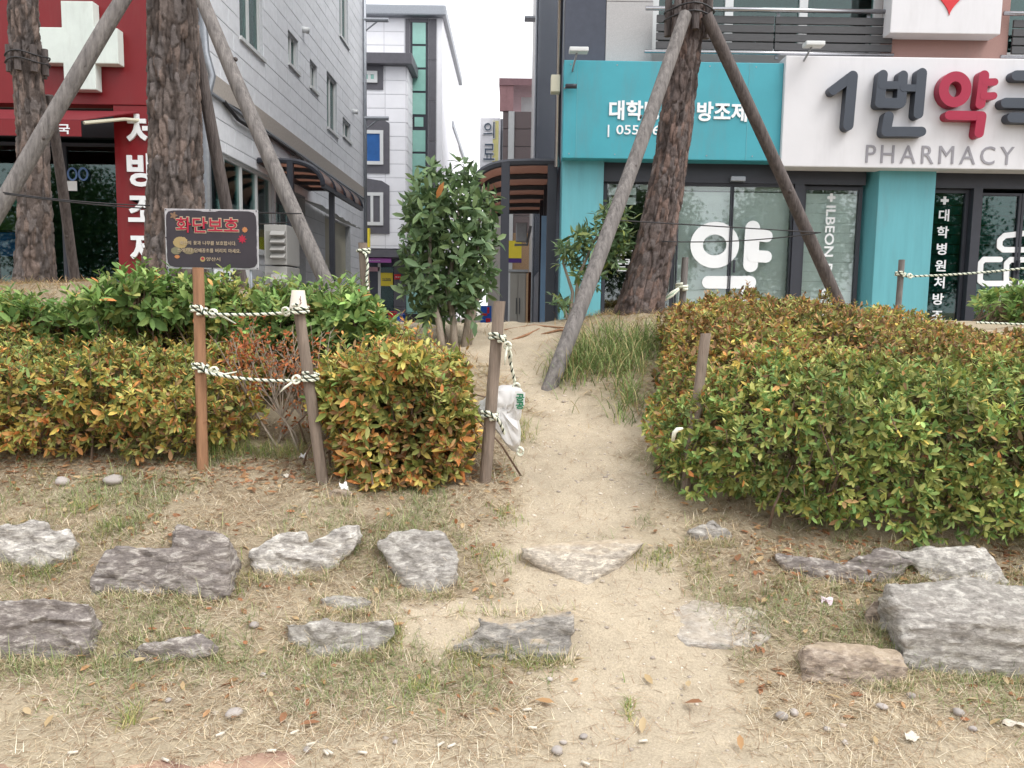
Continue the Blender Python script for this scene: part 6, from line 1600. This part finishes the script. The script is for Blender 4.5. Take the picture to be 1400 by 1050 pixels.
rock([[(-30, 826), (60, 818), (122, 824), (125, 855), (118, 886), (60, 906), (-30, 906)]], 'dark', 'big dark block with a white seam at the left edge, lower row', strat=(.05, .2, 1))
rock([[(134, 897), (200, 880), (270, 871), (299, 885), (270, 899), (150, 909)]], 'dark', 'low flat purple grey rock lying in the dry grass', depth=.1)
rock([[(391, 854), (460, 848), (534, 849), (541, 865), (490, 896), (440, 886), (400, 880)]], 'grey', 'low light grey rock below the white veined one', depth=.14)
rock([[(616, 882), (660, 856), (778, 836), (782, 842), (778, 888), (772, 906), (700, 892), (640, 892)], [(655, 845), (668, 840), (678, 852), (660, 856)]], 'blue', 'bluish grey stone step half buried in sand', depth=.14)
rock([[(893, 852), (950, 822), (1052, 842), (1058, 870), (1040, 886), (940, 886)]], 'slab', 'flat grey slab sunk into the sandy path', flat=.010, amp=.45)
rock([[(1058, 757), (1140, 764), (1182, 785), (1170, 801), (1110, 792), (1064, 768)], [(1148, 766), (1212, 749), (1248, 770), (1182, 799)]], 'dark', 'long dark grey rock under the hedge front')
rock([[(1216, 750), (1262, 754), (1346, 748), (1380, 796), (1350, 806), (1310, 791), (1268, 772)]], 'white', 'long whitish rock under the hedge behind the big block', depth=.14)
rock([[(1180, 855), (1186, 826), (1202, 811), (1218, 822), (1224, 852), (1200, 858)]], 'beige', 'small upright brown stone beside the big block', depth=.08)
rock([[(1213, 800, .12), (1300, 792, .16), (1450, 806, .16), (1213, 798, .1), (1246, 860), (1330, 852), (1450, 850), (1450, 925), (1290, 926), (1250, 906), (1236, 880)]], 'grey', 'largest block of grey stone at the right edge', depth=.22, lean=.15, strat=(.1, .5, 1))
rock([[(1096, 886), (1120, 875, .05), (1180, 878, .05), (1226, 886, .05), (1244, 912), (1236, 941), (1180, 922), (1104, 912)]], 'beige', 'low brownish rock in front of the largest block', depth=.14)
rock([[(940, 722), (975, 712), (1002, 728), (996, 744), (955, 744)]], 'grey', 'small grey stone at the left foot of the green hedge', depth=.1)
rock([[(443, 676), (462, 666), (482, 674), (480, 685), (448, 684)]], 'beige', 'small beige stone at the foot of the cup stake', depth=.05, amp=.5, voxel=.006)
rock([[(1384, 772), (1420, 762), (1440, 785), (1388, 782)]], 'grey', 'stone tip showing at the right edge under the hedge', depth=.1)
rock([[(436, 826), (458, 820), (500, 822), (512, 832), (470, 838)]], 'grey', 'sunken stone just above the low light grey rock', flat=.02, amp=.6)
# pebbles
M['pebble'] = mat('pebble', S(168, 160, 154), .8, .2, 25, rand=.22, bump=.3)
def pebblemesh(seed):
    bm = bmesh.new(); bmesh.ops.create_icosphere(bm, subdivisions=2, radius=1)
    for v in bm.verts: c = v.co; v.co = c*(1+.28*float(vn(np.array(c.x*1.3+seed*5), np.array(c.y*1.3), np.array(c.z*1.3))))
    me = bpy.data.meshes.new('pebble'); bm.to_mesh(me); bm.free(); me.polygons.foreach_set('use_smooth', [True]*len(me.polygons)); me.materials.append(M['pebble']); return me
pbm = [pebblemesh(i) for i in range(5)]
def lay(name, me, px, py, sx, sy, sz, label, cat, group, rot=None, sink=.3):
    g = G(px, py); o = bpy.data.objects.new(name, me); col.objects.link(o)
    o.location = (g.x, g.y, gz(g.x, g.y)+(.008 if name == 'cigarette_butt' else sz*(1-sink))); o.scale = (sx, sy, sz); o.rotation_euler = rot or (0, 0, R_.uniform(0, 6.28)); return tag(o, label, cat, group)
pl = [(348, 862, .014), (320, 975, .018), (155, 660, .03), (85, 662, .025), (360, 925, .008), (762, 1030, .014), (798, 1012, .009), (770, 1018, .008), (1085, 988, .012), (1068, 992, .014), (1245, 955, .012), (1205, 975, .012), (700, 905, .012), (752, 935, .008), (1330, 1000, .01), (540, 1020, .007), (420, 1028, .009), (230, 958, .008), (1130, 1005, .008), (1155, 1022, .008)]
for i, (px, py, r) in enumerate(pl):
    lay('pebble', pbm[i % 5], px, py, r*1.25, r, r*.75, 'small rounded pebble lying loose in the dirt', 'pebble', 'loose pebbles at the foot of the bank')
# litter
cb = MB().cyl((0, 0, 0), (1, 0, 0), .0038, .021, 10).mesh('butt', True); cb.materials.append(M['paper'])
for px, py, a in ((365, 1026, .1), (419, 1024, .4), (443, 1035, -.9), (447, 1035, -.7), (397, 1005, .8), (612, 1025, .7), (598, 1022, .9), (490, 1038, -.2), (873, 1022, .2), (722, 1004, -.1), (795, 1045, -.6), (715, 980, .2), (295, 1006, .8), (222, 1038, -.5), (1246, 1018, .3), (93, 1034, .3)):
    lay('cigarette_butt', cb, px, py, 1.15, 1, 1, 'white cigarette butt dropped on the dirt', 'cigarette butt', 'cigarette butts along the pavement edge', (0, 0, a))
def scrap(px, py, w_, h_, mt, name, label, cat, tilt=.5):
    g = G(px, py); n = 6; v = []; ro = R_.uniform(-.6, .6)
    for j in range(n):
        for i in range(n):
            a_, b_ = w_*(i/(n-1)-.5)+R_.gauss(0, .0016), .6*h_*(j/(n-1)-.5)+R_.gauss(0, .0016)
            v.append((g.x+a_*math.cos(ro)-b_*math.sin(ro), g.y+a_*math.sin(ro)+b_*math.cos(ro), gz(g.x, g.y)+.008+h_*tilt*.6*(j/(n-1))+.006*math.sin(i*1.3+j*1.9+px)+R_.gauss(0, .0015)))
    f = [(j*n+i, j*n+i+1, j*n+n+i+1, j*n+n+i) for j in range(n-1) for i in range(n-1)]
    k = len(v); v2 = v+[(a, b+.001, c-.001) for a, b, c in v]
    MB().add(v2, f+[tuple(q_+k for q_ in t[::-1]) for t in f]).solo(name, mt, label, cat, smooth=True)
scrap(1130, 826, .035, .035, mat('pink_paper', S(232, 212, 222), .6, .05), 'paper_scrap', 'small pinkish paper scrap on the straw left of the upright stone', 'paper', .5)
scrap(1245, 1018, .03, .03, M['paper'], 'crumpled_tissue', 'white crumpled tissue at the lower right', 'tissue', .7)
scrap(1385, 996, .05, .02, M['paper'], 'paper_strip', 'white paper strip at the lower right edge', 'paper', .4)
scrap(470, 677, .03, .04, M['plastic_white'], 'plastic_shred', 'white plastic shred beside the small beige stone', 'plastic', .9)
scrap(414, 626, .03, .03, M['plastic_white'], 'clear_wrapper', 'crumpled clear wrapper under the withered shrub', 'wrapper', .8)
scrap(390, 655, .03, .02, M['paper'], 'paper_fleck', 'white paper fleck on straw between two stakes', 'paper', .4)
g = G(1310, 978); lay('snail_shell', pbm[2], 1310, 978, .016, .013, .012, 'round white shell in the grass at lower right', 'shell', None)['group'] = 'white shell'
v = P(925, 591, 2.72)
MB().tube([v+Vector((-.012, 0, -.03)), v+Vector((-.01, -.01, 0)), v+Vector((0, -.012, .012)), v+Vector((.02, 0, .014))], [.006, .008, .008, .004], 8).solo('cloth_tie', M['rope_white'], 'white cloth tie hooked on the left edge of the green hedge', 'tie', smooth=True)
# large fallen leaves
fl_c = [(.34, .17, .08), (.42, .25, .12), (.30, .15, .08), (.45, .33, .18), (.52, .40, .24)]
flm = []
for i in range(10):
    me = leafmesh(np.zeros((1, 3)), np.array([[1., 0, .06]]), np.array([[0., 0, 1]]), [1.0], [.38+.05*(i % 3)], np.array([fl_c[i % 5]]), [-.10+.08*(i % 4)], 'fallen_leaf'); me.materials.append(MT_leaf); flm.append(me)
sp_ = [(375, 545+310, .0), (60, 690, 0)]
for i in range(64):
    if i < 26: px, py = R_.uniform(0, 480), R_.choice((R_.gauss(655, 12), R_.gauss(950, 40), R_.gauss(690, 20)))
    elif i < 46: px, py = R_.uniform(980, 1390), R_.gauss(755, 14)
    else: px, py = R_.uniform(480, 1380), R_.gauss(965, 35)
    if py > 1040: continue
    g = G(px, py); L = R_.uniform(.03, .06); o = bpy.data.objects.new('fallen_leaf', flm[R_.randrange(10)]); col.objects.link(o)
    o.location = (g.x, g.y, gz(g.x, g.y)+.012); o.scale = (L, L, L); o.rotation_euler = (R_.uniform(-.4, .4), R_.uniform(-.4, .2), R_.uniform(0, 6.28))
    tag(o, 'dry brown curled leaf fallen on the bank', 'fallen leaf', 'large dry leaves on the bank')
# ================================================================== GRASS AND LITTER (uncountable)
def scatter(n, x0, x1, y0, y1, dens, tries=4):
    x = NP.uniform(x0, x1, n*tries); y = NP.uniform(y0, y1, n*tries); k = NP.random(n*tries) < dens(x, y); x, y = x[k][:n], y[k][:n]
    return x, y, ground(x, y)
def dens_straw(x, y):
    pm = pathmask(x, y); ns = fbm(x*4, y*4, 5.5, 3)
    lim = np.where(x < 0, .06, 0.)+.10*fbm(x*3, y*3, 1.2, 2)
    return np.clip((1-pm)**1.6*(.66+.5*ns)*(.32+.68*sst(1.92, 2.2, y-lim)), .012, 1)
x, y, z = scatter(185000, -2.7, 2.7, 1.8, 3.75, dens_straw)
n = len(x); a = NP.uniform(0, 6.28, n); el = np.abs(NP.normal(.18, .28, n))
Dn = np.stack([np.cos(a)*np.cos(el), np.sin(a)*np.cos(el), np.sin(el)], 1)
put('dry_grass', blades(np.stack([x, y, z+.002], 1), Dn, NP.gamma(4, .011, n), NP.uniform(.0010, .0023, n), pick([(.60, .50, .34), (.66, .57, .41), (.53, .43, .29), (.41, .30, .20), (.72, .65, .51), (.29, .20, .13)], n), NP.uniform(.0, .35, n), 'dry_grass', 2), MT_grass, kind='stuff')['label'] = 'dry straw coloured grass matted over the bank'
def dens_green(x, y):
    pm = pathmask(x, y); ns = fbm(x*2.6+3, y*3.2, 8.5, 3)
    return (1-pm)*sst(.0, .55, ns)*sst(2.02, 2.3, y)
x, y, z = scatter(21000, -2.7, 2.7, 2.0, 3.5, dens_green, 8)
n = len(x); a = NP.uniform(0, 6.28, n); el = NP.uniform(.3, 1.35, n)
Dn = np.stack([np.cos(a)*np.cos(el), np.sin(a)*np.cos(el), np.sin(el)], 1)
put('green_grass', blades(np.stack([x, y, z], 1), Dn, NP.gamma(5, .011, n), NP.uniform(.0014, .003, n), pick([(.21, .27, .11), (.28, .33, .14), (.36, .37, .18), (.17, .23, .09)], n), NP.uniform(.1, .5, n), 'green_grass', 2), MT_grass, kind='stuff')['label'] = 'short green grass growing in patches on the bank'
# tufts against the rocks
tufts = [(700, 905, 70, .07), (650, 900, 40, .07), (575, 945, 30, .05), (320, 800, 40, .06), (300, 770, 30, .05), (670, 770, 50, .05), (1205, 785, 30, .09), (1230, 780, 25, .09), (1375, 735, 25, .12), (1280, 700, 20, .12), (180, 985, 12, .07), (540, 880, 15, .07), (690, 705, 25, .05), (860, 972, 6, .04), (1250, 895, 30, .07), (900, 765, 50, .05), (60, 780, 50, .07), (110, 700, 40, .06), (150, 730, 40, .06), (470, 650, 40, .07), (340, 620, 60, .12), (400, 620, 40, .10), (300, 625, 30, .12), (960, 780, 30, .04), (700, 580, 30, .10), (715, 600, 20, .1)]
Bs, Ds, Ls, Cs = [], [], [], []
for px, py, sp2, L in tufts:
    g = G(px, py); m = int(40+sp2*3); xx = g.x+NP.normal(0, sp2/F*g.y*.5, m); yy = g.y+NP.normal(0, .03, m); a = NP.uniform(0, 6.28, m); el = NP.uniform(.5, 1.45, m)
    Bs.append(np.stack([xx, yy, ground(xx, yy)], 1)); Ds.append(np.stack([np.cos(a)*np.cos(el), np.sin(a)*np.cos(el), np.sin(el)], 1)); Ls.append(NP.uniform(.5, 1.2, m)*L); Cs.append(pick([(.16, .24, .06), (.22, .30, .08), (.34, .34, .12), (.5, .42, .2)], m))
for hp_ in rock_feet:
    xs_ = [p[0] for p in hp_]; x0_, x1_ = min(xs_), max(xs_); ys_ = [p[1] for p in hp_]; yb_ = max(ys_); m = int(90+(x1_-x0_)*3.2)
    for k in range(m):
        px = R_.uniform(x0_-6, x1_+6); near = [p for p in hp_ if abs(p[0]-px) < (x1_-x0_)*.3+8]; low_ = R_.random() < .75
        py = (max(p[1] for p in near) if low_ else min(p[1] for p in near)-3) if near else yb_
        g = G(px, min(py+R_.uniform(-2, 10), 1040)); a = R_.uniform(0, 6.28); el = R_.uniform(.25, 1.3)
        Bs.append(np.array([[g.x, g.y-.005, gz(g.x, g.y)]])); Ds.append(np.array([[math.cos(a)*math.cos(el), math.sin(a)*math.cos(el), math.sin(el)]])); Ls.append(np.array([R_.uniform(.02, .075)])); Cs.append(pick([(.24, .29, .12), (.34, .35, .16), (.66, .54, .36), (.58, .46, .30), (.72, .62, .45)], 1))
B = np.concatenate(Bs); n = len(B)
put('grass_tufts', blades(B, np.concatenate(Ds), np.concatenate(Ls), NP.uniform(.0014, .003, n), np.concatenate(Cs), NP.uniform(.1, .45, n), 'grass_tufts'), MT_grass, kind='stuff')['label'] = 'green grass tufts growing against the stones'
# long sedge grass left of the leaning pine
xx, yy = [], []
for px, py, s_, m in ((785, 500, 22, 200), (800, 500, 24, 320), (845, 500, 22, 320), (870, 480, 22, 280), (830, 470, 25, 240), (790, 480, 16, 140), (858, 548, 14, 200), (775, 515, 10, 80), (890, 470, 18, 200)):
    g = G(px, py); xx.append(g.x+NP.normal(0, s_/F*g.y, m)); yy.append(g.y+NP.normal(0, .12, m))
xx, yy = np.concatenate(xx), np.concatenate(yy); n = len(xx); a = NP.uniform(0, 6.28, n); el = NP.uniform(.7, 1.45, n)
put('sedge_grass', blades(np.stack([xx, yy, ground(xx, yy)], 1), np.stack([np.cos(a)*np.cos(el), np.sin(a)*np.cos(el), np.sin(el)], 1), NP.uniform(.10, .30, n), NP.uniform(.003, .006, n), pick([(.17, .25, .08), (.23, .31, .11), (.30, .36, .14), (.48, .40, .20), (.14, .20, .07)], n), NP.uniform(.25, .7, n), 'sedge_grass', 4), MT_grass, kind='stuff')['label'] = 'long green sedge grass beside the leaning pine'
# dry grass and needles on the upper bank
def dens_up(x, y): return np.clip((1-pathmask(x, y))*.9, .05, 1)
x, y, z = scatter(45000, -4.5, 1.6, 3.9, 6.5, dens_up); n = len(x); a = NP.uniform(0, 6.28, n); el = np.abs(NP.normal(.2, .3, n))
put('upper_dry_grass', blades(np.stack([x, y, z+.002], 1), np.stack([np.cos(a)*np.cos(el), np.sin(a)*np.cos(el), np.sin(el)], 1), NP.uniform(.04, .13, n), NP.uniform(.002, .004, n), pick([(.44, .30, .16), (.52, .38, .20), (.36, .22, .12), (.30, .26, .10)], n), NP.uniform(0, .3, n), 'upper_dry_grass'), MT_grass, kind='stuff')['label'] = 'brown dry grass and needles under the pines'
# pine needles on the path
def dens_pn(x, y): return .35+.65*np.clip(fbm(x*3, y*3, 2, 2), 0, 1)
x, y, z = scatter(9500, -1.2, 2.0, 1.9, 5.4, dens_pn); n = len(x); a = NP.uniform(0, 6.28, n)
put('pine_needles', blades(np.stack([x, y, z+.004], 1), np.stack([np.cos(a), np.sin(a), .08*NP.normal(size=n)+.18*np.sin(a)], 1), NP.uniform(.03, .09, n), np.full(n, .0013), pick([(.34, .21, .13), (.26, .15, .09), (.42, .28, .17)], n), np.zeros(n), 'pine_needles', 2), MT_grass, kind='stuff')['label'] = 'fallen brown pine needles scattered over the path'
# leaf litter under the hedges
def dens_ll(x, y): return np.maximum(np.exp(-((y-2.72)/.12)**2)*(x > .85), np.exp(-((y-3.28)/.12)**2)*(x < 0))+.12*(1-pathmask(x, y))
x, y, z = scatter(4600, -2.6, 2.7, 2.1, 3.6, dens_ll, 14); n = len(x)
put('leaf_litter', leafmesh(np.stack([x, y, z+.006], 1), np.stack([NP.normal(size=n), NP.normal(size=n), .15*NP.normal(size=n)], 1), NP.normal(0, .4, (n, 3))+np.array([0, 0, 1.]), NP.uniform(.015, .04, n), np.full(n, .45), pick([(.36, .16, .08), (.42, .24, .12), (.28, .15, .08), (.5, .36, .2)], n), NP.uniform(-.2, .3, n)), MT_leaf, kind='stuff')['label'] = 'small brown leaves lying under the hedge fronts'
# grit
x, y, z = scatter(3600, -2.4, 2.6, 1.88, 4.6, lambda x, y: .25+.75*pathmask(x, y)); n = len(x)
ico = bmesh.new(); bmesh.ops.create_icosphere(ico, subdivisions=1, radius=1); iv = np.array([tuple(v.co) for v in ico.verts]); ico.verts.index_update(); if_ = np.array([[v.index for v in f.verts] for f in ico.faces]); ico.free()
iv = iv[None]*NP.uniform(.7, 1.3, (n, len(iv), 1))*np.stack([NP.gamma(2, .0011, n)+.0008]*3, 1)[:, None]*np.array([1.2, 1, .7])
put('grit', npmesh('grit', (iv+np.stack([x, y, z], 1)[:, None]).reshape(-1, 3), [(if_[None]+np.arange(n)[:, None, None]*iv.shape[1]).reshape(-1, 3)], np.repeat(pick([(.5, .43, .35), (.42, .36, .30), (.58, .51, .42), (.36, .31, .26)], n), iv.shape[1], 0)), tintmat('grit', .85, 0, .1, 50), kind='stuff')['label'] = 'fine grit and tiny stones on the sandy path'
# exposed roots at the crest of the path
for k, pts in enumerate((((690, 452), (730, 446), (775, 449)), ((740, 458), (765, 452), (790, 455)), ((700, 466), (722, 458), (738, 450)))):
    vs = [G(a, b)+Vector((0, 0, .004)) for a, b in pts]
    MB().tube(vs, [.005, .009, .004], 7).solo('exposed_root', M['wood_brown'], ('long exposed pine root crossing the crest of the path', 'short thick root near the foot of the pale prop', 'thin root slanting down the crest of the path')[k], 'root', smooth=True)
# ------------------------------------------------------------------ street trees across the road (seen mirrored in the shop glass)
n = 15000; u = unit(NP.normal(size=(n, 3)))*NP.random((n, 1))**.4*np.array([3.0, 2.6, 2.8])+.35*NP.normal(size=(n, 3)); u[:, 2] += 4.3
crown_me = leaflite(u, NP.normal(size=(n, 3)), NP.normal(size=(n, 3)), NP.uniform(.12, .22, n), np.full(n, .6), pick([(.06, .12, .03), (.08, .15, .04), (.05, .1, .03)], n)); crown_me.materials.append(MT_leaf)
trunk_me = MB().tube([(0, 0, -.06), (.1, 0, 1.6), (0, .1, 3.4)], [.22, .17, .12], 10).mesh('trunk', True); trunk_me.materials.append(M['wood_dark'])
for i in range(9):
    T = thing('street_tree', 'broad green street tree across the road', 'tree', (-26+i*6.4, -15-R_.uniform(0, 3), -.14), 'street trees across the road'); T.rotation_euler.z = R_.uniform(0, 6.28)
    for nm_, me_ in (('trunk', trunk_me), ('crown', crown_me)):
        o = bpy.data.objects.new(nm_, me_); col.objects.link(o); o.parent = T
        if nm_ == 'crown': o['kind'] = 'stuff'
